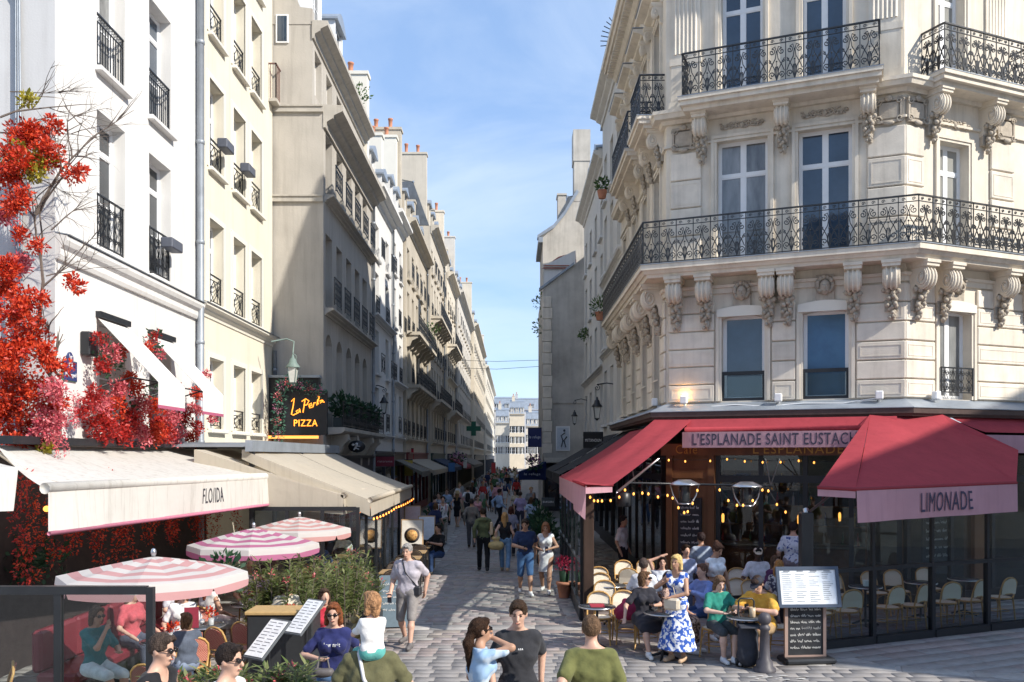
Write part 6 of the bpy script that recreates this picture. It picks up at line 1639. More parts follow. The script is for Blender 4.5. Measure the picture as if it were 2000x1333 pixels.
SKIN = {'light': (.56,.34,.25), 'tan': (.42,.24,.16), 'pale': (.62,.41,.32), 'dark': (.09,.05,.035)}
def person(label, loc, rz, H=1.74, sex='m', pose='stand', skin='light', hair=(.05,.03,.02), hairs='short', top=((.3,.3,.3),'tee'), bottom=((.08,.1,.16),'trousers'), shoes=(.7,.7,.7),
           hands=None, feet=None, lean=0.0, yaw=0.0, pitch=0.0, h=.014, extras=(), seat=.46, group=None, tm=None, bm=None, child=False, twist=0.0, knees=None, build=1.0, name='person', feats=False):
    """faces -y before rotation. hands: {'l': (target, elbow hint), 'r': ...}, feet the same, in body coordinates"""
    t_ = thing(name, label, 'person', loc, rz, group)
    g = H/1.75; w = (1.0 if sex == 'm' else .9)*build; hd = .1155*(1.75 if not child else 1.28)*(g if not child else 1)/1
    hs = g if not child else g*1.45
    sit = pose == 'sit'
    hip = V_(0, 0, (seat+.09) if sit else .95*g)
    if pose == 'walk': hip.z -= .02*g
    fw = V_(0,-1,0); up = V_(0, -math.sin(lean), math.cos(lean))
    chest = hip+up*.30*g; neck = hip+up*.515*g; shl = .163*g*w; sx = V_(math.cos(twist), math.sin(twist), 0)
    sh = {'l': neck+sx*shl-up*.075*g, 'r': neck-sx*shl-up*.075*g}; hp = {'l': hip+V_(.092*g*(1.0 if sex == 'm' else 1.08),0,-.02), 'r': hip+V_(-.092*g*(1.0 if sex == 'm' else 1.08),0,-.02)}
    hz_, hx = Matrix.Rotation(yaw, 3, 'Z'), Matrix.Rotation(pitch, 3, 'X'); HR = hz_ @ hx
    hc = neck+up*.082*hs+V_(0,-.02,0)*hs+HR @ V_(0,-.012,.075)*hs
    def hp_(x, y, z): return hc+HR @ (V_(x,y,z)*hs)
    ua, fa2, th, sk = .29*g, .255*g, .43*g, .42*g
    arms, legs = {}, {}
    hands = hands or {}
    for s, sg in (('l',1),('r',-1)):
        tgt, hint = hands.get(s, (None, None))
        if tgt is None:
            tgt = hip+V_(sg*.27*w*g, (-.06 if not sit else -.28)*g, (-.06 if not sit else .08)*g)
            if pose == 'walk': tgt = hip+V_(sg*.25*g, sg*.16*g, .0)
        else: tgt = V_(*tgt)*g
        arms[s] = ik(sh[s], tgt, ua, fa2, hint or (sg*.5, 1.0, -.3))
        f = (feet or {}).get(s)
        if f is None:
            if sit: f = (sg*.11, -.42, .08)
            elif pose == 'walk': f = (sg*.09, -sg*.24, .085 if sg > 0 else .12)
            else: f = (sg*.1, sg*.03, .085)
        kh = (knees or {}).get(s, (sg*.15, -1, .2 if not sit else .9)); legs[s] = ik(hp[s], V_(*f)*(g if not sit else 1), th, sk, kh)
    flat = ((0,1,0), .66); B = []
    # torso, hips, neck
    B += [('c', tuple(hip+V_(-.06*w*g,0,-.01)), tuple(hip+V_(.06*w*g,0,-.01)), .115*g*build, .115*g*build, .05, ((0,1,0),.85))]
    B += [('c', tuple(hip+up*.06*g), tuple(hip+up*.20*g), .135*g*w, .125*g*w, .06, flat), ('c', tuple(chest-sx*.055*g*w), tuple(chest+sx*.055*g*w), .125*g*w, .125*g*w, .06, ((0,1,0),.8)), ('c', tuple(neck-up*.1*g-sx*.085*g*w), tuple(neck-up*.1*g+sx*.085*g*w), .078*g, .078*g, .05, ((0,1,0),.85))]
    B += [('c', tuple(neck+up*.005*g-sx*.02*g), tuple(sh[s_]+up*.012*g), .045*g, .04*g, .04) for s_ in 'lr']
    if sex == 'f':
        for sg in (-1,1): B.append(('e', tuple(chest+sx*sg*.072*g+V_(0,-.09*g,.03*g)), (.07*g,.06*g,.07*g), None, .03))
    B += [('c', tuple(neck-up*.06*g), tuple(hp_(0,.01,-.08)), .058*g*(1 if sex == 'm' else .88), .053*hs*(1 if sex == 'm' else .88), .03)]
    for s in 'lr':
        e, hnd = arms[s]; B += [('c', tuple(sh[s]), tuple(e), .052*g*w, .041*g*w, .035), ('c', tuple(e), tuple(hnd), .041*g*w, .028*g*w, .02)]
        k, f = legs[s]; B += [('c', tuple(hp[s]), tuple(k), .088*g*build, .056*g, .05), ('c', tuple(k), tuple(k.lerp(f,.35)), .056*g, .055*g, .03), ('c', tuple(k.lerp(f,.35)), tuple(f), .055*g, .035*g, .03)]
        fd = V_(sx.x*0+ (.12 if s == 'l' else -.12), -1, 0).normalized(); B += [('c', tuple(f+V_(0,.02,-.045*g)), tuple(f+fd*.15*g+V_(0,0,-.055*g)), .036*g, .028*g, .03)]
    # head: skull, jaw, nose, ears, brow, chin
    Rm = [list(r) for r in HR]
    B += [('e', tuple(hp_(0,.012,.025)), (.074*hs,.094*hs,.098*hs), Rm, .02), ('c', tuple(hp_(0,-.03,-.03)), tuple(hp_(0,-.045,-.082)), .052*hs, .034*hs, .03), ('c', tuple(hp_(0,-.085,.015)), tuple(hp_(0,-.107,-.018)), .012*hs, .016*hs, .012), ('e', tuple(hp_(0,-.082,-.052)), (.026*hs,.014*hs,.012*hs), Rm, .01)]
    for sg in (-1,1): B += [('e', tuple(hp_(sg*.076,.01,.0)), (.012*hs,.022*hs,.032*hs), Rm, .008), ('-e', tuple(hp_(sg*.031,-.098,.018)), (.016*hs,.016*hs,.011*hs), Rm, 0)]
    # hands: palm, four fingers with a bend, thumb from the side
    for s, sg in (('l',1),('r',-1)):
        e, wr = arms[s]; d = (wr-e).normalized(); sd = d.cross(V_(0,0,1)); sd = (sd.normalized() if sd.length > .1 else V_(0,1,0)); nrm_ = d.cross(sd).normalized()
        if h <= .0145:
            palm = wr+d*.055*g; B.append(('e', tuple(palm), (.05*g,.04*g,.02*g), [[d[i], sd[i], nrm_[i]] for i in range(3)], .015))
            for fi in range(4):
                o = sd*(.03-.02*fi)*g; a = palm+d*.035*g+o; L1 = (.045,.052,.048,.038)[fi]*g; m_ = a+d*L1*.6-nrm_*.012*g*(1 if hands.get(s) else .7); B += [('c', tuple(a), tuple(m_), .0095*g, .009*g, .004), ('c', tuple(m_), tuple(m_+(d*.7-nrm_*.6)*L1*.8), .009*g, .0075*g, .003)]
            a = palm-d*.02*g+sd*.035*g; B += [('c', tuple(a), tuple(a+(d*.5+sd*.7-nrm_*.3)*.05*g), .012*g, .009*g, .008)]
        else: B.append(('c', tuple(wr), tuple(wr+d*.12*g), .032*g, .022*g, .02))
    V, F = sdf(B, h); part('body', arr_mesh('body', V, F, True), plain(SKIN[skin], .5, 'skin_'+skin), t_)
    infl = lambda p, r: (p[0], p[1], p[2], p[3]+r, p[4]+r, *p[5:]) if p[0] == 'c' else ('e', p[1], tuple(x+r for x in p[2]), *p[3:])
    # top
    tc_, tk = top; r = .018
    def mt(c): return clothm(c)
    if tk:
        C = [infl(p, r) for p in B[:6]]
        if sex == 'f': C += [infl(p, r*.8) for p in B[6:8]]
        cuts = []
        for s in 'lr':
            e, hnd = arms[s]
            if tk in ('tee','dress_tee','open'): en = sh[s].lerp(e,.72); C.append(('c', tuple(sh[s]), tuple(en), (.06)*g*w, .066*g*w, .03))
            elif tk in ('long','hoodie'): C += [('c', tuple(sh[s]), tuple(e), 0.062*g*w, .055*g*w, .03), ('c', tuple(e), tuple(e.lerp(hnd,.9)), .055*g*w, .046*g*w, .02)]
            elif tk in ('tank','dress','vest','crop'): C.append(('c', tuple(sh[s]-sx*(.05 if s == 'l' else -.05)*g), tuple(neck-up*.2*g), .035*g, .05*g, .03))
        if tk == 'hoodie': C.append(('c', tuple(neck+V_(-.06,.07,-.03)*g), tuple(neck+V_(.06,.07,-.03)*g), .06*g, .06*g, .04))
        bt = {'crop': hip+up*.18*g, 'dress': hip, 'dress_tee': hip}.get(tk, hip-up*(.06 if tk != 'tank' else .02)*g)
        if sit and tk not in ('crop',): bt = hip-up*.03*g
        if tk in ('tank','dress'): C.append(('-c', tuple(neck+V_(0,-.06,.0)*g), tuple(neck+V_(0,-.1,-.03)*g), .075*g, .075*g, 0))
        V, F = sdf(C, h, [(tuple(bt), tuple(-up)), (tuple(neck+up*(.005 if tk != 'hoodie' else .04)*g), tuple(up))], .005, 1.9)
        part('dress_top' if 'dress' in tk else 'shirt', arr_mesh('shirt', V, F, True), tm or mt(tc_), t_)
    # bottom
    bc, bk_ = bottom
    if bk_ in ('trousers','shorts','capri','hotpants'):
        C = [infl(B[0], .02)]; fr = {'trousers': 1.0, 'shorts': 0.0, 'capri': .5, 'hotpants': -.6}[bk_]
        for s in 'lr':
            k, f = legs[s]
            if fr >= 0:
                C.append(('c', tuple(hp[s]), tuple(k.lerp(f, .02 if fr == 0 else 0)), .1*g*build, (.076 if fr == 0 else .07)*g, .022))
                if fr > 0: C.append(('c', tuple(k), tuple(k.lerp(f, fr*.93)), .074*g, .062*g, .03))
            else: C.append(('c', tuple(hp[s]), tuple(hp[s].lerp(k,.3)), .104*g, .098*g, .05))
        V, F = sdf(C, h, [(tuple(hip+up*.09*g), tuple(up))], .003); part('trousers' if fr > .4 else 'shorts', arr_mesh('trousers', V, F, True), bm or mt(bc), t_)
    elif bk_ in ('skirt','midi','mini'):
        kz = {'mini': .62, 'skirt': .95, 'midi': 1.0}[bk_]; C = [infl(B[0], .02), ('c', tuple(hip+up*.06*g), tuple(hip+up*.1*g), .14*g*w, .135*g*w, .04, flat)]
        kl, kr = legs['l'][0], legs['r'][0]; mid = (kl+kr)/2
        if sit:
            C += [('c', tuple(hp[s]), tuple(legs[s][0]), .115*g, .10*g, .08) for s in 'lr'] + [('c', tuple(hip.lerp(mid,.4)), tuple(mid), .12*g, .11*g, .08)]
            if bk_ == 'midi': C += [('c', tuple(mid), tuple(mid.lerp((legs['l'][1]+legs['r'][1])/2,.55)), .12*g, .13*g, .08)]
            cuts = [(tuple(hip+up*.12*g), tuple(up))]
        else:
            bz = {'mini': .52, 'skirt': .42, 'midi': .2}[bk_]*g; rb_ = {'mini': .175, 'skirt': .23, 'midi': .34}[bk_]*g; C += [('c', (hip.x,hip.y,hip.z), (mid.x*.5,mid.y*.3,bz), .15*g, rb_, .06, ((0,1,0),.8))]
            cuts = [(tuple(hip+up*.12*g), tuple(up)), ((0,0,bz), (0,0,-1))]
        V, F = sdf(C, h, cuts, .012 if bk_ == 'midi' else .004); part('skirt', arr_mesh('skirt', V, F, True), bm or mt(bc), t_)
    if shoes is not None:
        for s in 'lr':
            k, f = legs[s]; fd = V_(.12 if s == 'l' else -.12, -1, 0).normalized()
            V, F = sdf([('c', tuple(f+V_(0,.025,-.045*g)), tuple(f+fd*.165*g+V_(0,0,-.055*g)), .047*g, .038*g, .03), ('c', tuple(f+V_(0,.01,-.03*g)), tuple(f+V_(0,.01,.0)), .046*g, .044*g, .03)], h, [((0,0,f.z-.085*g), (0,0,-1))]); part('shoe', arr_mesh('shoe', V, F, True), plain(shoes, .6), t_)
    # hair
    if hairs:
        C = [('e', tuple(hp_(0,.024,.038)), (.088*hs,.102*hs,.104*hs), Rm, .015), ('e', tuple(hp_(0,-.055,.098)), (.06*hs,.04*hs,.034*hs), Rm, .02)]
        if hairs == 'bob': C += [('c', tuple(hp_(sg*.07,.02,.0)), tuple(hp_(sg*.078,.015,-.1)), .035*hs, .03*hs, .03) for sg in (-1,1)] + [('c', tuple(hp_(0,.07,0)), tuple(hp_(0,.07,-.1)), .06*hs, .05*hs, .03)]
        if hairs == 'long': C += [('c', tuple(hp_(sg*.065,.035,.0)), tuple(hp_(sg*.08,.05,-.24)), .04*hs, .03*hs, .03) for sg in (-1,1)] + [('c', tuple(hp_(0,.08,0)), tuple(hp_(0,.09,-.28)), .065*hs, .05*hs, .04)]
        if hairs == 'tail': C += [('c', tuple(hp_(0,.1,.02)), tuple(hp_(-.01,.15,-.1)), .04*hs, .05*hs, .03), ('c', tuple(hp_(-.01,.15,-.1)), tuple(hp_(0,.15,-.38)), .05*hs, .022*hs, .03)]
        if hairs == 'bun': C += [('e', tuple(hp_(0,.1,.1)), (.045*hs,.045*hs,.045*hs), Rm, .02)]
        if hairs == 'curl': C += [('e', tuple(hp_(sg*.06,.05,-.03-.05*k)), (.055*hs,.06*hs,.05*hs), Rm, .02) for sg in (-1,1) for k in range(4)]
        C += [('-c', tuple(hp_(0,-.12,.035)), tuple(hp_(0,-.09,-.1)), .072*hs, .07*hs, 0), ('-e', tuple(hp_(0,-.11,.03)), (.062*hs,.05*hs,.06*hs), Rm, 0)]
        low = -.005 if hairs == 'short' else (-.045 if hairs in ('tail','bun') else -1)
        cuts = []
        if low > -1 and hairs != 'tail': cuts = [(tuple(hp_(0,0,low)), tuple(HR @ V_(0,-.5,-1).normalized()))]
        V, F = sdf(C, min(h,.0105), cuts, .0045 if hairs != 'short' else .0035, 4.5); part('hair', arr_mesh('hair', V, F, True), hairm(hair), t_)
    for sg in (-1, 1):
        if feats: part('eye', MB().ball(tuple(hp_(sg*.031,-.079,.018)), (.0115*hs,.009*hs,.0085*hs), 8), plain((.03,.02,.02), .2), t_); part('eyebrow', MB().tube([hp_(sg*.018,-.088,.036), hp_(sg*.034,-.088,.041), hp_(sg*.05,-.078,.035)], .004*hs, 4), plain(tuple(c*.8 for c in hair), .8), t_)
    if feats: part('mouth', MB().tube([hp_(-.022,-.088,-.052), hp_(0,-.0965,-.054), hp_(.022,-.088,-.052)], .0045*hs, 5), plain((.36,.12,.10), .5), t_)
    info = dict(t=t_, hip=hip, neck=neck, arms=arms, legs=legs, hp=hp_, HR=HR, g=g, hs=hs, sh=sh, up=up, chest=chest)
    for ex in extras: ex(info)
    return t_
# ---- accessories
def sunglasses(i):
    q = MB(); f = i['hp']
    for sg in (-1,1): q.ball(tuple(f(sg*.032,-.098,.017)), (.027*i['hs'],.012*i['hs'],.02*i['hs']), 10); q.tube([f(sg*.055,-.09,.02), f(sg*.082,-.02,.02), f(sg*.082,.02,.012)], .004, 4)
    q.tube([f(-.02,-.104,.02), f(.02,-.104,.02)], .004, 4); part('sunglasses', q, plain((.015,.012,.012), .15), i['t'])
def cap(col):
    def fn(i):
        f, hs = i['hp'], i['hs']; Rm = [list(r) for r in i['HR']]
        V, F = sdf([('e', tuple(f(0,.018,.05)), (.093*hs,.108*hs,.088*hs), Rm, .01)], .012, [(tuple(f(0,0,.045)), tuple(i['HR'] @ V_(0,-.1,-1)))]); part('cap', arr_mesh('cap', V, F, True), plain(col), i['t'])
        q = MB(); q.prism([(x*.075, -.07-.1*math.sqrt(max(0,1-x*x))) for x in (-1,-.7,-.3,.3,.7,1)], .05, .062, 'z'); Mx = Matrix.Translation(i['hp'](0,0,0)) @ i['HR'].to_4x4() @ S(hs,hs,hs); part('cap_visor', q, plain(col), i['t'], Mx)
    return fn
def strawhat(col):
    def fn(i):
        Mx = Matrix.Translation(i['hp'](0,.01,.06)) @ i['HR'].to_4x4(); part('hat', MB().lathe([(.2,-.02),(.19,0),(.1,.01),(.095,.09),(.06,.11),(0,.115)], 16), plain(col), i['t'], Mx)
    return fn
def crossbody(col, side=1, w=.2, hgt=.14):
    def fn(i):
        g = i['g']; s = i['sh']['l' if side < 0 else 'r']; b = i['hip']+V_(side*.2*g,-.06,.02); a = i['neck']+V_(-side*.08*g,0,.0); m1 = i['chest']+V_(0,-.135*g,.03)
        part('bag_strap', MB().tube([a+V_(0,.05,0), a+V_(0,-.05,.02), m1, b+V_(0,0,.05)], .011, 5), plain(tuple(c*.8 for c in col)), i['t']); part('bag', MB().cbox(tuple(b), (w*.55,.08+w*.2,hgt), bev=.02), plain(col, .5), i['t'])
    return fn
def held(name, fnmesh, col, hand='r', off=(0,0,0), rough=.6):
    def fn(i): e, wr = i['arms'][hand]; d = (wr-e).normalized(); p = wr+d*.08*i['g']+V_(*off); part(name, fnmesh(), plain(col, rough), i['t'], Matrix.Translation(p))
    return fn
def phone(): return MB().cbox((0,0,0), (.075,.012,.15), bev=.004)
def blobbag(w=.16, d=.09, hh=.15):
    def f():
        V, F = sdf([('c', (-w*.5,0,-hh), (w*.5,0,-hh), d, d, .03), ('c', (-w*.3,0,0), (w*.3,0,0), d*.5, d*.5, .05)], .014, (), .006); q = MB(); q.v = [tuple(v) for v in V]; q.f = [tuple(int(x) for x in f_) for f_ in F]; q.m = [0]*len(q.f); q.sm = [True]*len(q.f)
        q.tube([(-w*.35,0,.0),(-w*.2,0,.16),(w*.2,0,.16),(w*.35,0,0)], .011, 5); return q
    return f
def backpack(col):
    def fn(i):
        c = i['chest']+V_(0,.17*i['g'],-.02); V, F = sdf([('c', tuple(c+V_(0,0,-.13)), tuple(c+V_(0,0,.12)), .13, .11, .03, ((0,1,0),.65))], .02); part('backpack', arr_mesh('backpack', V, F, True), plain(col), i['t'])
    return fn
def print_on(s, w, hh, z=.0, col=(.8,.8,.8)):
    def fn(i): p = i['chest']+V_(-w/2,-.155*i['g'],z); part('shirt_print', text_mesh(s, w, hh, .01), plain(col), i['t'], Matrix.Translation(p))
    return fn
def spotmat(name, base, spot, scale, thr=.5):
    if name in MATS: return MATS[name]
    m, nt, b = _new(name); N, L = nt.nodes, nt.links; tc_ = N.new('ShaderNodeTexCoord'); v = N.new('ShaderNodeTexNoise'); v.inputs['Scale'].default_value = scale; v.inputs['Detail'].default_value = 2
    L.new(tc_.outputs['Object'], v.inputs['Vector']); c = N.new('ShaderNodeValToRGB'); c.color_ramp.elements[0].position = thr-.03; c.color_ramp.elements[1].position = thr+.03; c.color_ramp.elements[0].color = (*base,1); c.color_ramp.elements[1].color = (*spot,1)
    L.new(v.outputs['Fac'], c.inputs['Fac']); L.new(c.outputs['Color'], b.inputs['Base Color']); b.inputs['Roughness'].default_value = .9; MATS[name] = m; return m
# ------------------------------------------------------------ the people of the photograph
Z0 = .018
N_, M_ = .0115, .014
def at(px, y): return ((px-1000)/PXF*y, y, Z0)
# nearest, cut by the lower edge
person('man in an olive green t-shirt seen from behind, walking into the street', at(1155,8.2), R(178), 1.79, 'm', 'walk', 'light', (.10,.06,.035), 'short', ((.13,.135,.05),'tee'), ((.05,.05,.06),'trousers'), h=N_, build=1.06)
person('man in a charcoal t-shirt coming towards the square, looking down', at(1012,8.9), R(8), 1.83, 'm', 'walk', 'light', (.035,.02,.012), 'short', ((.035,.036,.042),'tee'), ((.06,.06,.07),'trousers'), h=N_, yaw=R(-12), pitch=R(12), feats=True, extras=(print_on('aaa', .05, .015, .06),))
person('long haired woman in a pale blue shirt shading her eyes with one hand', at(935,8.6), R(112), 1.68, 'f', 'stand', 'tan', (.028,.014,.008), 'tail', ((.34,.48,.64),'tee'), ((.3,.4,.55),'trousers'), tm=spotmat('washed_blue', (.30,.45,.64), (.52,.62,.72), 7, .52), h=N_, pitch=R(-4), feats=True, extras=(sunglasses,), hands={'r': ((-.02,-.14,1.55),(-1,-.4,-.4)), 'l': ((.1,-.2,1.05),(.6,.6,-.5))})
person('woman in a navy t-shirt and sunglasses clutching a grey bag', at(652,9.7), R(4), 1.67, 'f', 'walk', 'light', (.15,.05,.02), 'bob', ((.025,.03,.11),'tee'), ((.10,.18,.33),'trousers'), h=N_, pitch=R(4), feats=True,
    extras=(sunglasses, print_on('low nuit', .17, .045, .03), held('handbag', blobbag(.2,.1,.2), (.10,.09,.09), 'r', (.0,-.03,-.12))), hands={'r': ((-.14,-.2,1.14),(-1,.3,-.6))})
dad = person('man in an olive top carrying a toddler on his shoulders, seen from behind', at(725,8.1), R(182), 1.78, 'm', 'walk', 'light', (.05,.035,.025), 'short', ((.12,.115,.06),'tee'), ((.07,.09,.12),'trousers'), h=N_, build=1.1, pitch=R(18), hands={'l': ((.16,-.22,1.22),(.7,.5,-.5)), 'r': ((-.16,-.22,1.22),(-.7,.5,-.5))},
    extras=(lambda i: part('bag_strap', MB().tube([i['neck']+V_(.09,-.06,.05), i['neck']+V_(.1,.08,.0), i['chest']+V_(.05,.13,0), i['hip']+V_(-.1,.15,.05)], .018, 5), plain((.6,.6,.62)), i['t']),))
person('toddler in a white top and teal shorts riding on a man\'s shoulders', (at(725,8.1)[0]+.02, 8.04, 1.455), R(200), .98, 'f', 'sit', 'pale', (.30,.16,.08), 'bob', ((.74,.73,.72),'tee'), ((.10,.36,.33),'shorts'), h=.0105, child=True, seat=-.03, yaw=R(28), feet={'l': (.1,-.26,-.22), 'r': (-.1,-.26,-.22)}, hands={'l': ((.18,-.4,.32),(.7,.3,-.5)), 'r': ((-.1,-.5,.25),(-.7,.3,-.5))}, shoes=(.6,.5,.5),
    extras=(held('plush_toy', lambda: MB().ball((0,0,0), (.06,.05,.08), 8).ball((.02,-.02,.1), .045, 8).ball((.03,0,.15), (.012,.012,.05), 6), (.20,.15,.06), 'l', (0,0,.02)),))
person('grey haired man in a pale checked shirt and grey shorts with a shoulder bag', at(797,15.3), R(-14), 1.77, 'm', 'walk', 'light', (.24,.23,.22), 'short', ((.42,.39,.43),'tee'), ((.25,.23,.22),'shorts'), (.13,.12,.12), h=.0125, pitch=R(10), build=1.12, feats=True, feet={'l': (.13,-.25,.085), 'r': (-.13,.2,.12)}, extras=(crossbody((.03,.03,.035), 1, .2, .16), held('phone', phone, (.02,.02,.03), 'r', (0,-.01,-.05))))
person('man in a black sleeveless top and wraparound sunglasses', at(308,7.25), R(78), 1.8, 'm', 'stand', 'light', (.05,.035,.028), 'short', ((.02,.02,.023),'tank'), ((.05,.05,.06),'trousers'), h=N_, pitch=R(8), feats=True, extras=(sunglasses,), build=1.05)
person('man in a white sleeveless top and dark sunglasses', at(442,7.0), R(74), 1.77, 'm', 'stand', 'light', (.02,.014,.012), 'short', ((.72,.72,.72),'tank'), ((.08,.08,.1),'trousers'), h=N_, pitch=R(4), feats=True, extras=(sunglasses,))
# seated diners on the flowered terrace
person('seated woman in a teal top with sunglasses resting her chin on her hand', (-5.35,11.5,Z0), R(58), 1.68, 'f', 'sit', 'tan', (.08,.05,.035), 'bob', ((.02,.15,.16),'tee'), ((.55,.62,.62),'shorts'), h=M_, feats=True, pitch=R(8), extras=(sunglasses,), hands={'r': ((.02,-.2,1.06),(-.5,-.6,-1)), 'l': ((.12,-.35,.78),(.6,.3,-.6))}, feet={'l': (.1,-.5,.08), 'r': (-.05,-.55,.12)})
person('woman with long light brown hair in white, bent over her table', (-5.0,13.6,Z0), R(20), 1.66, 'f', 'sit', 'light', (.24,.12,.05), 'long', ((.7,.68,.67),'tee'), ((.3,.3,.35),'trousers'), h=M_, pitch=R(28), yaw=R(15), lean=R(10))
person('woman with auburn hair in a white strapless dress, back turned', (-4.95,14.6,Z0), R(150), 1.67, 'f', 'sit', 'tan', (.12,.035,.02), 'long', ((.68,.66,.63),'dress'), ((.68,.66,.63),'skirt'), h=M_)
person('child in a grey blue t-shirt sitting at the near table, seen from behind', (-4.25,11.7,Z0), R(215), 1.4, 'm', 'sit', 'light', (.10,.055,.03), 'bob', ((.09,.11,.15),'tee'), ((.2,.25,.35),'shorts'), h=M_, yaw=R(20))
person('bald bearded man in a white t-shirt at the far terrace table', (-4.78,16.4,Z0), R(35), 1.78, 'm', 'sit', 'tan', (.03,.02,.02), None, ((.6,.58,.56),'tee'), ((.05,.06,.1),'trousers'), h=M_, pitch=R(12), feats=True)
person('dark haired man in a lavender shirt sitting with his back to the square', (-4.4,15.7,Z0), R(200), 1.76, 'm', 'sit', 'tan', (.02,.015,.012), 'short', ((.42,.36,.50),'tee'), ((.03,.05,.12),'trousers'), h=M_)
person('seated person in red leaning among the oleanders', (-2.75,13.1,Z0), R(30), 1.65, 'f', 'sit', 'light', (.05,.03,.02), 'bob', ((.4,.03,.05),'tee'), ((.15,.2,.3),'trousers'), h=M_)
person('man in a black t-shirt sitting outside the pizza terrace, phone in hand', at(857,25.0), R(-40), 1.76, 'm', 'sit', 'tan', (.02,.015,.012), 'short', ((.012,.012,.014),'tee'), ((.03,.06,.14),'trousers'), (.02,.02,.02), h=.019, hands={'l': ((.08,-.35,.85),(1,.2,-.6)), 'r': ((-.08,-.35,.85),(-1,.2,-.6))}, extras=(held('phone', phone, (.02,.02,.02), 'l'),))
for k, (x, y, a, sx_, hr_, c_, lb) in enumerate(((-5.6,14.9,70,'m','short',(.5,.5,.55),'man in a pale grey shirt on the crimson bench'),(-5.65,13.3,65,'f','long',(.55,.1,.12),'woman in a red blouse on the crimson bench'),(-3.55,14.1,200,'f','bob',(.6,.55,.45),'woman in a cream top with her back to the oleanders'),(-4.5,20.9,185,'m','short',(.1,.14,.3),'man in a navy shirt inside the pizza terrace'),(-4.4,23.4,10,'f','long',(.6,.6,.6),'woman in white inside the pizza terrace'))):
    person(lb, (x,y,Z0), R(a), 1.7, sx_, 'sit', 'light', (.08,.05,.03), hr_, (c_,'tee'), ((.08,.09,.13),'trousers'), h=.018)
# cafe terrace
person('seated woman in a dark dress and sunglasses looking over her shoulder', (2.2,14.95,Z0), R(12), 1.68, 'f', 'sit', 'light', (.10,.055,.03), 'bob', ((.035,.035,.045),'dress_tee'), ((.03,.03,.04),'skirt'), (.68,.68,.68), h=.0125, yaw=R(55), feats=True, extras=(sunglasses,), hands={'r': ((-.42,-.2,.62),(-.6,.5,-.3)), 'l': ((.05,-.38,.84),(.8,.2,-.5))}, feet={'r': (-.12,-.55,.08), 'l': (.12,-.48,.08)})
blue_print = spotmat('blue_floral', (.74,.76,.80), (.03,.10,.42), 16, .5)
person('blonde woman in a blue and white floral dress standing among the tables', at(1323,14.2), R(-38), 1.68, 'f', 'stand', 'tan', (.55,.36,.15), 'bob', ((.6,.6,.7),'dress'), ((.6,.6,.7),'midi'), (.5,.34,.22), h=.0125, tm=blue_print, bm=blue_print, feats=True, pitch=R(4), hands={'r': ((-.14,-.2,1.3),(-1,-.1,-.8)), 'l': ((.02,-.25,1.08),(1,.2,-.4))},
    extras=(lambda i: part('handbag', MB().cbox((.03,-.24,.93), (.26,.1,.19), bev=.03), plain((.62,.54,.42), .5), i['t']), lambda i: part('bag_strap', MB().tube([i['neck']+V_(-.1,0,.02), i['chest']+V_(0,-.15,0), V_(.1,-.22,1.0)], .007, 4), plain((.55,.45,.3)), i['t']), lambda i: part('belt', MB().tube([(.158*math.cos(k*.4), .115*math.sin(k*.4), 1.0) for k in range(16)], .012, 5, closed=True), plain((.7,.72,.8)), i['t'])))
person('waitress in a white crop top and denim shorts looking down at a table', at(1397,15.9), R(20), 1.72, 'f', 'stand', 'tan', (.06,.03,.02), 'bun', ((.78,.78,.80),'crop'), ((.28,.40,.52),'hotpants'), h=.0125, pitch=R(30), yaw=R(10), feats=True, hands={'r': ((-.22,-.25,1.02),(-.8,.6,-.4)), 'l': ((.3,-.02,.82),(.7,.6,0))}, extras=(lambda i: part('belt', MB().tube([(.145*math.cos(k*.4), .105*math.sin(k*.4), 1.02) for k in range(16)], .016, 5, closed=True), plain((.05,.03,.03)), i['t']),))
person('dark haired woman in white raising an arm over her head', (2.9,17.3,Z0), R(-5), 1.66, 'f', 'sit', 'light', (.02,.012,.01), 'long', ((.62,.66,.74),'tee'), ((.3,.3,.35),'trousers'), h=.015, feats=True, hands={'r': ((-.02,-.02,1.38),(-1,-.1,.5)), 'l': ((.1,-.35,.8),(.8,.2,-.5))})
person('dark haired man in a pale blue t-shirt in front of the chalkboard', (3.6,18.6,Z0), R(15), 1.78, 'm', 'sit', 'light', (.03,.02,.014), 'short', ((.42,.48,.66),'tee'), ((.1,.12,.2),'trousers'), h=.015, seat=.5)
person('man in a white shirt with his back turned, beyond the woman in the dark dress', (2.42,16.5,Z0), R(165), 1.77, 'm', 'sit', 'tan', (.06,.045,.04), 'short', ((.66,.68,.72),'tee'), ((.1,.12,.2),'trousers'), h=.015)
person('man in a striped blue shirt half hidden by the blonde woman', (3.35,15.7,Z0), R(-60), 1.76, 'm', 'sit', 'light', (.12,.06,.04), 'short', ((.20,.27,.55),'long'), ((.03,.06,.16),'trousers'), h=.014, hands={'l': ((.1,-.35,.9),(.8,.2,-.5)), 'r': ((-.1,-.4,.85),(-.8,.2,-.5))})
brown_print = spotmat('brown_print', (.45,.30,.24), (.08,.04,.03), 22, .5)
person('seated woman in a brown patterned dress behind the floral dress', (2.62,15.0,Z0), R(60), 1.66, 'f', 'sit', 'tan', (.04,.025,.02), 'long', ((.3,.2,.16),'dress_tee'), ((.3,.2,.16),'midi'), (.75,.75,.78), h=.014, tm=brown_print, bm=brown_print)
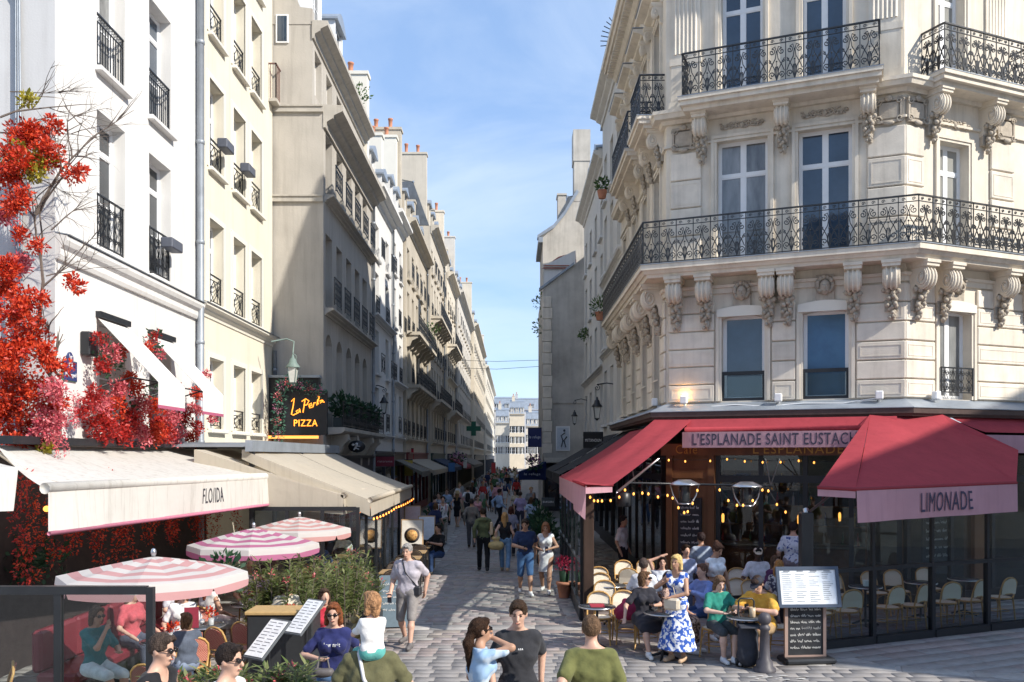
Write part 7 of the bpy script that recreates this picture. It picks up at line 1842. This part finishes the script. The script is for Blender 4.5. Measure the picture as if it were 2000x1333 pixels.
person('person in a green t-shirt seated behind a coffee glass, legs crossed', (3.32,14.45,Z0), R(15), 1.7, 'm', 'sit', 'pale', (.13,.08,.05), 'bob', ((.03,.22,.17),'tee'), ((.05,.06,.07),'shorts'), (.66,.68,.70), h=.0125, pitch=R(22), feats=True, hands={'l': ((.12,-.36,.8),(.9,.2,-.4)), 'r': ((-.12,-.36,.8),(-.9,.2,-.4))}, feet={'l': (.02,-.5,.09), 'r': (-.1,-.38,.08)})
person('bearded man in a mustard t-shirt and black cap looking at his phone', (4.02,14.35,Z0), R(-40), 1.8, 'm', 'sit', 'light', (.04,.025,.02), 'short', ((.62,.35,.06),'tee'), ((.38,.26,.14),'shorts'), (.2,.15,.1), h=.0125, pitch=R(34), lean=R(12), build=1.18, hands={'l': ((.1,-.42,.82),(1,.2,-.4)), 'r': ((-.12,-.42,.82),(-1,.2,-.4))}, extras=(cap((.02,.022,.035)), held('phone', phone, (.02,.02,.02), 'r')))
person('man in a white t-shirt and pale cap seated farther back', (5.05,18.4,Z0), R(-10), 1.8, 'm', 'sit', 'dark', (.01,.01,.01), 'short', ((.70,.72,.78),'tee'), ((.05,.05,.08),'trousers'), h=.015, extras=(cap((.62,.55,.45)),), pitch=R(15))
person('woman with long curly ginger hair and a patterned top behind the menu board', (4.95,16.6,Z0), R(160), 1.67, 'f', 'sit', 'light', (.34,.17,.06), 'curl', ((.2,.2,.25),'tee'), ((.1,.1,.12),'trousers'), h=.015, tm=spotmat('grey_floral', (.5,.48,.5), (.05,.05,.09), 18, .5))
person('man in a white shirt with blue leaf print standing at the bar', (6.05,19.3,Z0), R(150), 1.82, 'm', 'stand', 'light', (.03,.02,.02), 'short', ((.6,.62,.7),'tee'), ((.25,.22,.25),'trousers'), h=.016, tm=spotmat('blue_leaf_print', (.62,.66,.76), (.05,.09,.32), 20, .6), build=1.1)
person('waiter in a white shirt behind the street side glass', (2.75,22.3,Z0), R(60), 1.76, 'm', 'stand', 'tan', (.02,.02,.02), 'short', ((.6,.6,.62),'tee'), ((.02,.02,.025),'trousers'), h=.02)
person('seated guest in a dark blouse behind the terrace glass', (*[a+b for a, b in zip(gp(.9), (-.9,2.0))],Z0), R(20), 1.66, 'f', 'sit', 'light', (.1,.06,.04), 'long', ((.10,.04,.10),'tee'), ((.05,.05,.06),'trousers'), h=.018)
person('guest in a blue grey t-shirt inside the cafe, back turned', (*[a+b for a, b in zip(gp(.5), (-1.6,3.9))],Z0), R(190), 1.78, 'm', 'sit', 'tan', (.03,.02,.02), 'short', ((.30,.36,.45),'tee'), ((.1,.1,.12),'trousers'), h=.02, seat=.7)
# walkers in the street
person('man in a navy polo and denim shorts looking at his phone', at(1026,21.0), R(6), 1.8, 'm', 'walk', 'tan', (.03,.02,.015), 'short', ((.025,.04,.09),'tee'), ((.06,.13,.27),'shorts'), (.72,.72,.72), h=.016, yaw=R(-20), pitch=R(18), build=1.05, feats=True, hands={'r': ((-.1,-.3,1.1),(-1,.3,-.4))}, extras=(held('phone', phone, (.02,.02,.02), 'r'),))
person('woman in a short white dress holding a phone beside the man in navy', at(1066,21.3), R(-6), 1.7, 'f', 'walk', 'tan', (.22,.10,.05), 'long', ((.74,.74,.75),'dress'), ((.74,.74,.75),'mini'), (.72,.72,.72), h=.016, pitch=R(22), feats=True, hands={'l': ((.1,-.28,1.1),(1,.3,-.4)), 'r': ((-.12,-.24,1.08),(-1,.3,-.4))}, extras=(held('phone', phone, (.03,.03,.06), 'l'),))
person('man in an olive hoodie and black trousers walking away with a tote', at(944,25.3), R(186), 1.8, 'm', 'walk', 'light', (.03,.02,.015), 'short', ((.10,.115,.055),'hoodie'), ((.015,.015,.018),'trousers'), (.03,.03,.03), h=.018, extras=(lambda i: part('tote_bag', MB().cbox(tuple(i['chest']+V_(-.22,.06,-.05)), (.08,.3,.36), bev=.02), plain((.55,.42,.28)), i['t']),))
person('woman with long blond hair, black top and jeans walking away with a straw basket', at(986,25.3), R(178), 1.68, 'f', 'walk', 'light', (.34,.19,.08), 'long', ((.02,.02,.022),'tank'), ((.16,.27,.42),'trousers'), (.4,.3,.2), h=.018, extras=(held('straw_basket', blobbag(.2,.12,.2), (.48,.36,.16), 'l', (0,0,.12)),))
person('man in a grey vest and white sleeves walking away in the shade', at(921,31.8), R(182), 1.76, 'm', 'walk', 'tan', (.05,.04,.035), 'short', ((.20,.18,.16),'long'), ((.10,.10,.11),'trousers'), (.05,.04,.03), h=.022)
person('woman in a patterned grey top and black trousers walking away', at(998,29.0), R(176), 1.64, 'f', 'walk', 'tan', (.06,.02,.015), 'bob', ((.22,.22,.30),'tee'), ((.015,.015,.02),'trousers'), (.05,.05,.05), h=.022)
person('man in a light blue shirt and black trousers walking sideways', at(975,40.0), R(120), 1.82, 'm', 'walk', 'tan', (.03,.02,.02), 'short', ((.35,.48,.68),'long'), ((.015,.015,.02),'trousers'), (.05,.04,.03), h=.026)
person('man in a lilac shirt walking away beside the planters', at(1016,38.0), R(180), 1.78, 'm', 'walk', 'light', (.06,.04,.03), 'short', ((.36,.30,.48),'tee'), ((.05,.05,.08),'trousers'), (.05,.05,.05), h=.026)
person('young man in a white tank top with red backpack straps', at(865,33.5), R(5), 1.78, 'm', 'walk', 'light', (.03,.02,.02), 'short', ((.70,.70,.72),'tank'), ((.28,.25,.22),'trousers'), (.3,.3,.3), h=.022, extras=(lambda i: [part('backpack_strap', MB().tube([i['neck']+V_(s*.1,.03,.03), i['neck']+V_(s*.11,-.1,-.06), i['chest']+V_(s*.11,-.13,-.02)], .018, 5), plain((.35,.03,.05)), i['t']) for s in (-1,1)], backpack((.3,.03,.05))))
person('young man in a pale t-shirt just behind the white tank top', at(857,36.5), R(-4), 1.8, 'm', 'walk', 'light', (.04,.03,.02), 'short', ((.5,.52,.6),'tee'), ((.1,.1,.12),'trousers'), (.3,.3,.3), h=.024)
person('woman in a black sleeveless dress and straw hat', at(893,41.0), R(170), 1.66, 'f', 'walk', 'light', (.3,.18,.08), 'long', ((.015,.015,.017),'dress'), ((.015,.015,.017),'mini'), (.4,.3,.2), h=.026, extras=(strawhat((.45,.32,.16)),))
person('man with a black backpack over a white t-shirt walking away', at(914,44.5), R(180), 1.78, 'm', 'walk', 'light', (.04,.03,.02), 'short', ((.6,.6,.62),'tee'), ((.05,.05,.06),'trousers'), (.3,.3,.3), h=.026, extras=(backpack((.02,.02,.022)),))

# farther crowd: a few figures, copied with their own clothes
protos = []
for k, (sex, pose, hr, bt, tp, rzz) in enumerate((('m','walk','short','trousers','tee',0), ('f','walk','long','skirt','tank',0), ('m','walk','short','shorts','tee',0), ('f','walk','bob','trousers','tee',0), ('m','stand','short','trousers','long',0), ('f','walk','tail','mini','dress',0))):
    p = person('x', (0,0,Z0), 0, 1.76 if sex == 'm' else 1.66, sex, pose, 'light', (.05,.03,.02), hr, ((.3,.3,.3),tp), ((.1,.1,.14),bt), (.1,.1,.1), h=.03); kids_of(p); protos.append(p)
tops = [('white',(.7,.7,.7)),('black',(.02,.02,.022)),('navy',(.03,.04,.1)),('red',(.4,.04,.04)),('grey',(.25,.25,.26)),('pale blue',(.35,.45,.6)),('beige',(.5,.42,.3)),('green',(.08,.16,.08)),('pink',(.6,.3,.33))]
bots = [('black',(.02,.02,.02)),('denim',(.08,.14,.26)),('beige',(.4,.34,.24)),('white',(.65,.65,.65)),('dark grey',(.08,.08,.09))]
hairc = [(.03,.02,.015),(.12,.06,.03),(.35,.22,.1),(.3,.3,.3)]; rg = random.Random(31); first = set(); seen_lab = {}
for k in range(78):
    y = 33+k*1.45+rg.uniform(-1,1); lim = (-3.2, 1.0) if y < 46 else (-3.0, .9); x = rg.uniform(*lim); j = rg.randrange(6); p = protos[j]
    if abs((x/y*PXF+1000)-975) < 12 and y < 42: x -= .8
    tn, tcx = rg.choice(tops); bn, bcx = rg.choice(bots); away = rg.random() < .55; side_ = 'left of' if x < -1.1 else 'right of' if x > -.2 else 'near'
    for _try in range(30):
     lab = '%s in %s top and %s %s %s, %s' % ('man' if j in (0,2,4) else 'woman', tn, bn, ('trousers','skirt','shorts','trousers','trousers','short skirt')[j], 'walking away' if away else 'coming nearer', 'far down the shaded street' if y < 70 else 'in the distant crowd' if y < 105 else 'where the crowd blurs together')
     if lab not in seen_lab: break
     tn, tcx = rg.choice(tops); bn, bcx = rg.choice(bots)
    seen_lab[lab] = 1
    c = p if j not in first else copy_tree(p); first.add(j); c.location = (x, y, Z0); c.rotation_euler = (0,0,R(180 if away else 0)+rg.uniform(-.4,.4)); s_ = rg.uniform(.94,1.05); c.scale = (s_,s_,s_)
    c['label'] = lab; c['group'] = 'people farther down the street'
    hcx = rg.choice(hairc); skx = rg.choice(['light','light','tan','dark','pale'])
    for o in (kids_of(p) if c is p else c.children):
        nmx = o.name.split('.')[0]; col = {'shirt': tcx, 'dress_top': tcx, 'trousers': bcx, 'shorts': bcx, 'skirt': bcx, 'hair': hcx}.get(nmx)
        if o.material_slots and (col or nmx == 'body'):
            o.material_slots[0].link = 'OBJECT'; o.material_slots[0].material = clothm(col) if col else plain(SKIN[skx], .5, 'skin_'+skx)
# ------------------------------------------------------------ signs, lamps, furniture of the left side, small things
def lantern(label, p, s=1.0, arm=None, col=None):
    t_ = thing('street_lantern', label, 'street lamp', p, 0); m = col or M_iron
    part('glass', MB().lathe([(.10*s,0),(.17*s,.42*s)], 4, a0=math.pi/4, a1=math.pi/4+2*math.pi, smooth=False), mat('lamp_glass', (.62,.62,.58), .2, obj=True), t_)
    for k in range(4): a = math.pi/4+k*math.pi/2; part('glazing_bar', MB().tube([(.103*s*math.cos(a),.103*s*math.sin(a),0),(.174*s*math.cos(a),.174*s*math.sin(a),.42*s)], .012*s, 4), m, t_)
    part('roof', MB().lathe([(.2*s,.42*s),(.2*s,.45*s),(.12*s,.55*s),(.09*s,.66*s),(.05*s,.68*s),(.03*s,.78*s),(0,.8*s)], 10), m, t_); part('base', MB().lathe([(0,-.1*s),(.04*s,-.06*s),(.11*s,0)], 8), m, t_)
    if arm: part('bracket_arm', MB().tube([V_(*a)-V_(*p) for a in arm], .022*s, 6), m, t_); e = V_(*arm[-1])-V_(*p); part('scroll', MB().tube([(e.x+q_[0], e.y, e.z+q_[2]) for q_ in spiral(0,-.12*s,.12*s,math.pi/2,1.4,-1,12)], .014*s, 5), m, t_)
def arm_to(px0, py0, px1, py1, y): return [W(px0,py0,y), W((px0+px1)/2,(py0+py1)/2-3,y), W(px1,py1,y)]
p = W(572,748,26.5); lantern('pale verdigris street lantern on a bracket above the pizza sign', p, 1.05, [W(530,668,26.5), W(560,663,26.5), W(574,668,26.5), (p[0],p[1],p[2]+.85)], mat('verdigris', (.16,.22,.2), .6))
p = W(1166,818,33); lantern('larger black lantern hanging before the off white house', p, 1.0, arm_to(1205,752,1166,752,33)); p = W(1122,828,45); lantern('smaller black lantern by the grimy flank wall', p, .85, arm_to(1148,783,1122,783,45)); p = W(750,807,39.5); lantern('black lantern on the narrow white house across the street', p, 1.0, arm_to(727,755,750,758,39.5))
# pizza sign with neon lettering, LED strip and flowers
ps = thing('neon_sign', 'black sign box with orange neon script and the word PIZZA', 'sign', W(597,850,27.6)); b0 = V_(*W(597,850,27.6))
part('board', MB().cbox((0,0,.67), (1.35,.14,1.36), bev=.01), M_black, ps); M_neon = emit('neon_orange', (1.0,.30,.03), 1.6)
part('lettering', text_mesh('PIZZA', .72, .2, .02), M_neon, ps, T(-.34,-.085,.26))
def script(pts, r=.016): return MB().tube([(x,-.09,z) for x,z in pts], r, 5)
nl = [[(-.42,1.02),(-.33,1.12),(-.36,.9),(-.42,.62),(-.36,.6),(-.2,.68)], [(-.2,.76),(-.27,.72),(-.24,.66),(-.16,.72),(-.17,.8),(-.14,.68)], [(-.06,.68),(.0,1.06)], [(-.1,1.02),(.02,1.1),(.12,1.04),(.06,.92),(-.02,.9)], [(.12,.86),(.2,.9),(.2,.97),(.12,.92),(.14,.82),(.22,.84)], [(.24,.84),(.28,.98),(.34,.98)], [(.36,.9),(.44,1.16),(.42,1.24),(.38,1.0),(.42,.94)], [(.54,1.06),(.46,1.04),(.47,.97),(.56,1.05),(.55,1.0),(.6,1.0)]]
for l_ in nl: part('neon_tube', script(l_), M_neon, ps)
px_ = thing('pizza_front', 'dark upper front of the pizza restaurant with a glowing strip along its foot', 'shopfront', W(580,858,28.3)); part('dark_panel', MB().box(-.9,.75,-.3,.0,.1,1.9), M_black, px_); part('light_strip', MB().box(-.9,.75,-.36,-.31,.0,.09), emit('led_strip', (1.0,.38,.08), 1.2), px_)
part('zinc_top', MB().box(-.95,.8,-.4,.0,1.9,1.98), M_zinc, px_)
fg = thing('flower_arch', 'arch of pink and green artificial flowers around the pizza sign', 'flowers', W(548,800,27.4)); o0 = V_(*W(548,800,27.4)); rg = random.Random(61)
for k, (px, py) in enumerate(((545,850),(543,825),(544,800),(546,775),(552,755),(565,748),(585,752),(605,758),(625,765))):
    c = V_(*W(px,py,27.4))-o0; v, f = [], []; plant_clump(v, f, c, (.2,.2,.24), 70, .1, rg, .2); part('foliage', arr_mesh('foliage', v, f), leafmat('teal_leaves', (.03,.12,.09), (.12,.26,.18)), fg); v, f = [], []; plant_clump(v, f, c+V_(0,-.12,0), (.14,.1,.16), 40, .06, rg, .1); part('bloom', arr_mesh('bloom', v, f), leafmat('magenta_petals', (.45,.05,.22), (.75,.35,.5)) if k % 2 == 0 else M_pink, fg)['kind'] = 'stuff'
# hanging signs
def sign(label, px0, py0, px1, py1, y, col, text=None, tcol=(.8,.8,.8), name='hanging_sign', th=None, arm=True):
    a, b = W(px0,py1,y), W(px1,py0,y); t_ = thing(name, label, 'sign', a); w, hh = b[0]-a[0], b[2]-a[2]
    bd_ = part('panel', MB().cbox((w/2,0,hh/2), (w,.06,hh), bev=.006), plain(col, .6), t_)
    if text: tw = w*.8; part('lettering', text_mesh(text, tw, th or hh*.2), plain(tcol), t_, T(w*.1,-.036,hh*.42))
    if arm: part('arm', MB().box(0,w,-.012,.012,hh,hh+.05), M_iron, t_)
    return t_
sign('navy blue banner sign hanging out over the street', 1031,838,1058,874,44, (.02,.03,.12), 'le refuge', (.7,.72,.8)); sign('black shop sign with white letters below the larger lantern', 1139,847,1178,876,31.5, (.012,.012,.014), 'MITXNOUN', (.75,.75,.75))
sign('dark red fascia sign on the narrow white house', 734,893,770,912,38, (.20,.02,.04), 'ristorante', (.6,.5,.5)); sign('bright red box sign farther down the sunny row', 790,878,808,902,52, (.42,.02,.04)); sign('yellow and white hanging sign over the dark shops', 790,900,806,930,48, (.5,.38,.08)); sign('small blue sign beside the beige shop awning', 876,905,888,922,60, (.05,.15,.35)); sign('pale banner far down the street', 905,895,912,915,70, (.6,.58,.52)); sign('small red sign among the distant shops', 960,905,968,925,62, (.5,.05,.05)); sign('pale blackboard reading BURGERS beside the passage', 1058,973,1084,990,31, (.05,.06,.07), 'BURGERS', (.75,.78,.8), 'board_sign', None, False)
gc = thing('pharmacy_cross', 'green pharmacy cross hanging far down the sunny row', 'sign', W(925,838,75)); q = MB(); q.box(-.6,.6,-.06,.06,-.2,.2); q.box(-.2,.2,-.061,.061,-.6,.6); part('cross', q, plain((.03,.14,.09)), gc)
ov = thing('oval_sign', 'black oval sign with a white cherub like figure beside the arched door', 'sign', W(697,873,31)); part('disc', MB().lathe([(0,-.03),(.28,-.03),(.28,.03),(0,.03)], 20, M=RX(R(90)) @ S(1.05,.75,1)), M_black, ov)
q = MB(); q.ball((.0,-.05,.08), (.05,.02,.05), 8); q.tube([(0,-.05,.05),(-.04,-.05,-.04),(-.1,-.05,-.12)], [.04,.035,.02], 6); q.tube([(-.03,-.05,.02),(.12,-.05,.0)], .018, 5); q.tube([(-.04,-.05,-.05),(.08,-.05,-.1)], .02, 5); q.ball((-.12,-.05,.06), (.06,.015,.04), 8); part('figure', q, plain((.7,.7,.7)), ov); part('arm', MB().tube([(0,0,.22),(0,0,.34),(-.5,0,.34)], .015, 5), M_iron, ov)
ba = thing('blue_awning', 'navy blue awning standing out over the narrowing street', 'awning', (1.0, 45.5, 0)); q = MB(); cloth(q, (1.7,44.5,3.0), (1.7,47,3.0), (.35,46.8,2.5), (.35,44.3,2.5), 6, 4, .03); cloth(q, (.35,44.3,2.5), (1.7,44.5,3.0), (1.7,44.5,2.1), (.35,44.3,2.1), 4, 3, 0); cloth(q, (.35,46.8,2.5), (.35,44.3,2.5), (.35,44.3,2.15), (.35,46.8,2.15), 4, 3, 0); part('canvas', q, clothmat('navy_canvas', (.015,.025,.09), .1), ba, T(-1.0,-45.5,0)); part('lettering', text_mesh('le refuge', .8, .16), plain((.6,.62,.7)), ba, T(-.4,-1.2,2.3))
for k, (px, py, y, w_) in enumerate(((1043,905,44,.5),(895,895,62,.9))):
    t_ = thing('hanging_basket', ['flower basket above the navy awning', 'basket of violet flowers on the sunny row'][k], 'plant', W(px,py,y)); part('foliage', clump_mesh('foliage', [((0,0,0),(w_*.7,.4,.35),110)], .2, 90+k), M_leafdark, t_); part('bloom', clump_mesh('bloom', [((0,-.2,.1),(w_*.7,.3,.3),120)], .12, 92+k), leafmat('violet_petals', (.3,.08,.3), (.6,.3,.55)), t_)['kind'] = 'stuff'
# overhead wires across the sky
for k, (py0, py1, y) in enumerate(((703,704,90),(718,716,86))): solo('overhead_wire', MB().tube([W(880,py0+1,y), W(970,py0+4,y), W(1062,py1,y)], .025, 4), M_black, ['upper thin cable crossing the sky above the street', 'lower thin cable crossing the sky above the street'][k], 'cable')
# shrubs and pots on upper balconies
for k, (px, py, y, r_) in enumerate(((1172,600,33,.35),(1143,655,44,.3),(1176,362,33,.25),(845,645,58,.5),(700,185,36,.5),(1000+58,640,49,.5),(1000+57,590,50,.5))):
    t_ = thing('balcony_plant', ['bushy green plant on a window ledge of the off white house', 'trailing green plant on the plain white house', 'terracotta potted plant high on the off white house', 'tall green balcony plant on the sunny row', 'green shrub on the roof terrace behind the stone house', 'green climber on the edge of the grimy house', 'upper tuft of the green climber beside the grimy house'][k], 'plant', W(px,py,y)); part('foliage', clump_mesh('foliage', [((0,0,0),(r_,r_*.8,r_),130)], .16, 110+k), M_leaf, t_)
    if k in (0, 2): part('pot', MB().lathe([(.13,-.5),(.18,-.25),(.18,-.2)], 10), M_pot, t_)
# left terrace furniture
chr_ = bistro_chair(W_redw, M_rattan, 'wicker_chair'); tbw = bistro_table('cafe_table')
for k, (x, y, a, lb) in enumerate(((-4.0,12.6,R(150),'red woven chair nearest the serving cabinet'),(-3.75,13.0,R(150),'red woven chair second from the serving cabinet'),(-3.95,14.6,R(200),'red woven chair beneath the man in lavender'),(-5.95,10.2,R(-60),'red woven chair tipped beside the glass wind screen'),(-4.3,11.9,R(215),'red woven chair beneath the child'),(-4.9,13.9,R(20),'red woven chair beneath the long haired woman'),(-4.8,16.6,R(35),'red woven chair beneath the bald man'),(-4.1,10.4,R(160),'red woven chair behind the man in the black top'))): place_chair(x, y, a, lb, chr_, 'red woven chairs of the flowered terrace')
for k, (x, y, lb) in enumerate(((-4.72,12.15,'small round table with cups and flowers beside the teal woman'),(-4.55,13.25,'round table with red flowers in front of the long haired woman'),(-4.45,15.15,'round table with red flowers beside the man in lavender'),(-3.45,13.6,'round table near the oleanders'))):
    place_table(x, y, lb, tbw, 'round tables of the flowered terrace')
    vz = thing('flower_vase', 'red bouquet in a small glass on the '+['teal woman\'s table', 'long haired woman\'s table', 'lavender shirt man\'s table', 'table near the oleanders'][k], 'vase', (x+.1,y,.765)); part('glass', MB().lathe([(.04,0),(.045,.1),(.04,.1),(.0,.02)], 10), plain((.4,.42,.42), .1), vz); part('bloom', clump_mesh('bloom', [((0,0,.17),(.09,.09,.07),60)], .06, 130+k), M_red, vz)['kind'] = 'stuff'
    for j in range(2): cup = MB().lathe([(.025,0),(.038,.02),(.042,.065),(.036,.065),(.0,.02)], 10); solo('cup', cup, plain((.7,.7,.7), .2), ['white cup by the bouquet on the ', 'second white cup by the bouquet on the '][j]+['teal woman\'s table', 'long haired woman\'s table', 'lavender shirt man\'s table', 'oleander side table'][k], 'cup', None, T(x-.08+.02*j, y-.12+.2*j, .765))
bq = thing('banquette', 'long crimson padded bench along the flowered terrace', 'bench', (-6.1, 13.6, 0)); M_crim = mat('crimson_vinyl', (.17,.02,.03), .4, var=.1, obj=True); part('seat', MB().cbox((.25,0,.38), (.55,4.2,.16), bev=.04), M_crim, bq); part('base', MB().box(0,.45,-2.05,2.05,0,.3), M_black, bq)
for i in range(4): part('back_cushion', MB().cbox((-.05,-1.53+i*1.02,.72), (.14,.99,.55), bev=.04), M_crim, bq)
mcd = solo('menu_card', MB().cbox((0,0,.15), (.2,.02,.3), M=RZ(R(20))), plain((.22,.02,.04)), 'dark red standing menu on the long haired woman\'s table', 'menu', None, T(-4.65,13.0,.765))
# pizza terrace: bare tables and chairs towards the street
M_dkw = mat('dark_chair', (.03,.022,.018), .5, var=.3, obj=True); W_dk = weave_mat('dark_weave', (.05,.035,.028), (.10,.07,.05)); chd = bistro_chair(W_dk, M_dkw, 'terrace_chair')
wt = thing('square_table', 'x', 'table'); part('table_top', MB().cbox((0,0,.74), (.6,.6,.035), bev=.006), mat('oak_top', (.38,.25,.12), .5, var=.2, obj=True), wt); [part('leg', MB().box(sx_*.26-.02,sx_*.26+.02,sy_*.26-.02,sy_*.26+.02,0,.72), M_black, wt) for sx_ in (-1,1) for sy_ in (-1,1)]; kids_of(wt)
od = ['first','second','third','fourth','fifth','sixth']
for k in range(6):
    y = 19.4+1.35*k; x = -2.55
    if k == 0: wt.location = (x,y,Z0); wt['label'] = 'first square oak table of the pizza terrace row, nearest the square'; wt['group'] = 'square tables of the pizza terrace'
    else: dup(wt, (x,y,Z0), 0, od[k]+' square oak table of the pizza terrace row', 'square tables of the pizza terrace')
    place_chair(x-.05, y+.52, R(5), 'dark chair on the far side of the %s pizza terrace table' % od[k], chd, 'dark chairs of the pizza terrace'); place_chair(x+.05, y-.52, R(185), 'dark chair on the near side of the %s pizza terrace table' % od[k], chd, 'dark chairs of the pizza terrace')
    dup(wt, (-4.4,19.6+1.4*k,Z0), 0, od[k]+' square oak table inside the pizza terrace glass', 'square tables of the pizza terrace'); place_chair(-4.4, 20.1+1.4*k, R(4), 'dark chair behind the %s table inside the pizza terrace glass' % od[k], chd, 'dark chairs of the pizza terrace')
solo('napkin_stack', MB().cbox((0,0,.05), (.22,.22,.1), bev=.01), plain((.6,.66,.75)), 'pale blue box on the second street table of the pizza terrace', 'box', None, T(-2.5,20.75,.775))
# easels with pizza picture and white board, dark A-board
def easel(label, px, py, y, w, hh, col, extra=None):
    p = W(px,py,y); t_ = thing('easel_sign', label, 'sign', (p[0],y,Z0)); Mx = T(0,0,p[2]) @ RX(R(-10)); part('frame', MB().cbox((0,0,0), (w,.04,hh), bev=.01), plain((.42,.27,.14)), t_, Mx); bd_ = part('board', MB().cbox((0,-.024,0), (w*.9,.01,hh*.92)), plain(col), t_, Mx)
    for s in (-1,1): part('leg', MB().tube([(s*w*.4,.03,p[2]),(s*w*.45,.02,0)], .02, 5), plain((.3,.2,.1)), t_)
    part('prop', MB().tube([(0,.05,p[2]),(0,.4,0)], .02, 5), plain((.3,.2,.1)), t_)
    if extra: extra(bd_)
def pizza(b):
    part('pizza_print', MB().lathe([(0,0),(.2,0),(.21,.006),(0,.008)], 20, M=T(0,-.03,-.04) @ RX(R(90))), plain((.08,.07,.07)), b); part('topping_print', MB().lathe([(0,0),(.15,0),(.15,.004),(0,.006)], 16, M=T(0,-.037,-.04) @ RX(R(90))), mat('pizza_topping', (.45,.18,.06), .7, var=.5, scale=18, obj=True, col2=(.5,.3,.1)), b)
easel('wooden easel with a picture of a dish', 805,1045,24.5,.62,.8,(.66,.62,.55), pizza); easel('white blank menu easel behind the dish picture', 833,1038,26,.5,.85,(.62,.66,.72)); easel('pink printed poster stand under the awning end', 806,1012,27.5,.5,.7,(.55,.42,.42))
ab = thing('a_board', 'grey blue chalk A-board standing by the oleanders', 'sign', (-2.22,16.9,Z0), R(8)); part('front_board', MB().box(-.28,.28,-.02,.02,.02,.98), plain((.14,.19,.23)), ab, RX(R(-8))); part('back_board', MB().box(-.28,.28,-.02,.02,.02,.98), plain((.14,.19,.23)), ab, T(0,.3,0) @ RX(R(8)))
q = MB(); [scribble(q, -.22,.22,.8-.12*i,.05,400+i,-.026,.004) for i in range(5)]; part('chalk_writing', q, M_chalk, ab, RX(R(-8)))
# planters along the right of the street, flower pot by the cafe glass
for k, (x, y, hh) in enumerate(((1.0,27.2,1.3),(1.05,30.0,1.5),(1.0,33.5,1.4),(-2.9,33.5,1.5),(-3.1,39,1.4))):
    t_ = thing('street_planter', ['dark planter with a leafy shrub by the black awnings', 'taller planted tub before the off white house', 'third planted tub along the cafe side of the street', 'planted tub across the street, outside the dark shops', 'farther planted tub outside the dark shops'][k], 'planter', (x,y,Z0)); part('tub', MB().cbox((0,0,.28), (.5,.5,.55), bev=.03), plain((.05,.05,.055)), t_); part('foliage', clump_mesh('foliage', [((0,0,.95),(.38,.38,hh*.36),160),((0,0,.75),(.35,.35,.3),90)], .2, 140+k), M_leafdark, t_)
fp = thing('flower_pot', 'red flowers in a terracotta pot against the cafe street glass', 'plant', (1.2,20.6,Z0)); part('pot', MB().lathe([(.12,0),(.17,.3),(.19,.3),(.19,.36),(.15,.36)], 12), M_pot, fp); part('stem', MB().lathe([(.1,.36),(.12,.6),(0,.62)], 8), M_leafdark, fp); part('bloom', clump_mesh('bloom', [((0,0,.75),(.2,.2,.18),160)], .08, 150), leafmat('crimson_petals', (.35,.01,.05), (.6,.05,.12)), fp)['kind'] = 'stuff'
# bags on the cafe terrace
V, F = sdf([('c', (-.12,0,.1), (.12,0,.12), .14, .13, .05), ('c', (-.05,0,.25), (.05,.02,.25), .09, .08, .06)], .015, (), .008, 1.5); tag(part('backpack', arr_mesh('backpack', V, F, True), plain((.30,.02,.07)), None, T(2.0,15.25,.5)), 'crimson rucksack on the rattan chair beside the woman in the dark dress', 'bag')
sb = thing('rolling_bag', 'black shopping trolley bag with a handle standing by the bollard', 'bag', (3.62,13.75,Z0)); V, F = sdf([('c', (0,0,.18), (0,.02,.52), .17, .15, .04, ((0,1,0),.7))], .016, (), .008, 1.4); part('sack', arr_mesh('sack', V, F, True), plain((.03,.033,.045)), sb); part('flap', MB().cbox((0,-.02,.66), (.34,.26,.03), bev=.01, M=RX(R(6))), plain((.035,.038,.05)), sb); part('handle', MB().tube([(-.12,.08,.5),(-.12,.1,1.0),(-.09,.1,1.04),(.09,.1,1.04),(.12,.1,1.0),(.12,.08,.5)], .014, 6), M_black, sb)
for s in (-1,1): part('wheel', MB().lathe([(0,-.02),(.06,-.02),(.06,.02),(0,.02)], 12, M=T(s*.14,.12,.06) @ RY(R(90))), M_black, sb)
pk = thing('painted_arrow', 'worn white paint marks on the paving in front of the bollard', 'paint mark', (3.9,13.1,.024)); q = MB(); rg = random.Random(8)
for i in range(14): x_, y_ = rg.uniform(-.4,.4), rg.uniform(-.12,.12); q.poly([(x_+.07*math.cos(a)*rg.uniform(.3,1.4), y_+.02*math.sin(a)*rg.uniform(.4,1.5), 0) for a in (0,1,2,3,4,5)])
part('flake', q, plain((.55,.54,.52)), pk)['kind'] = 'stuff'
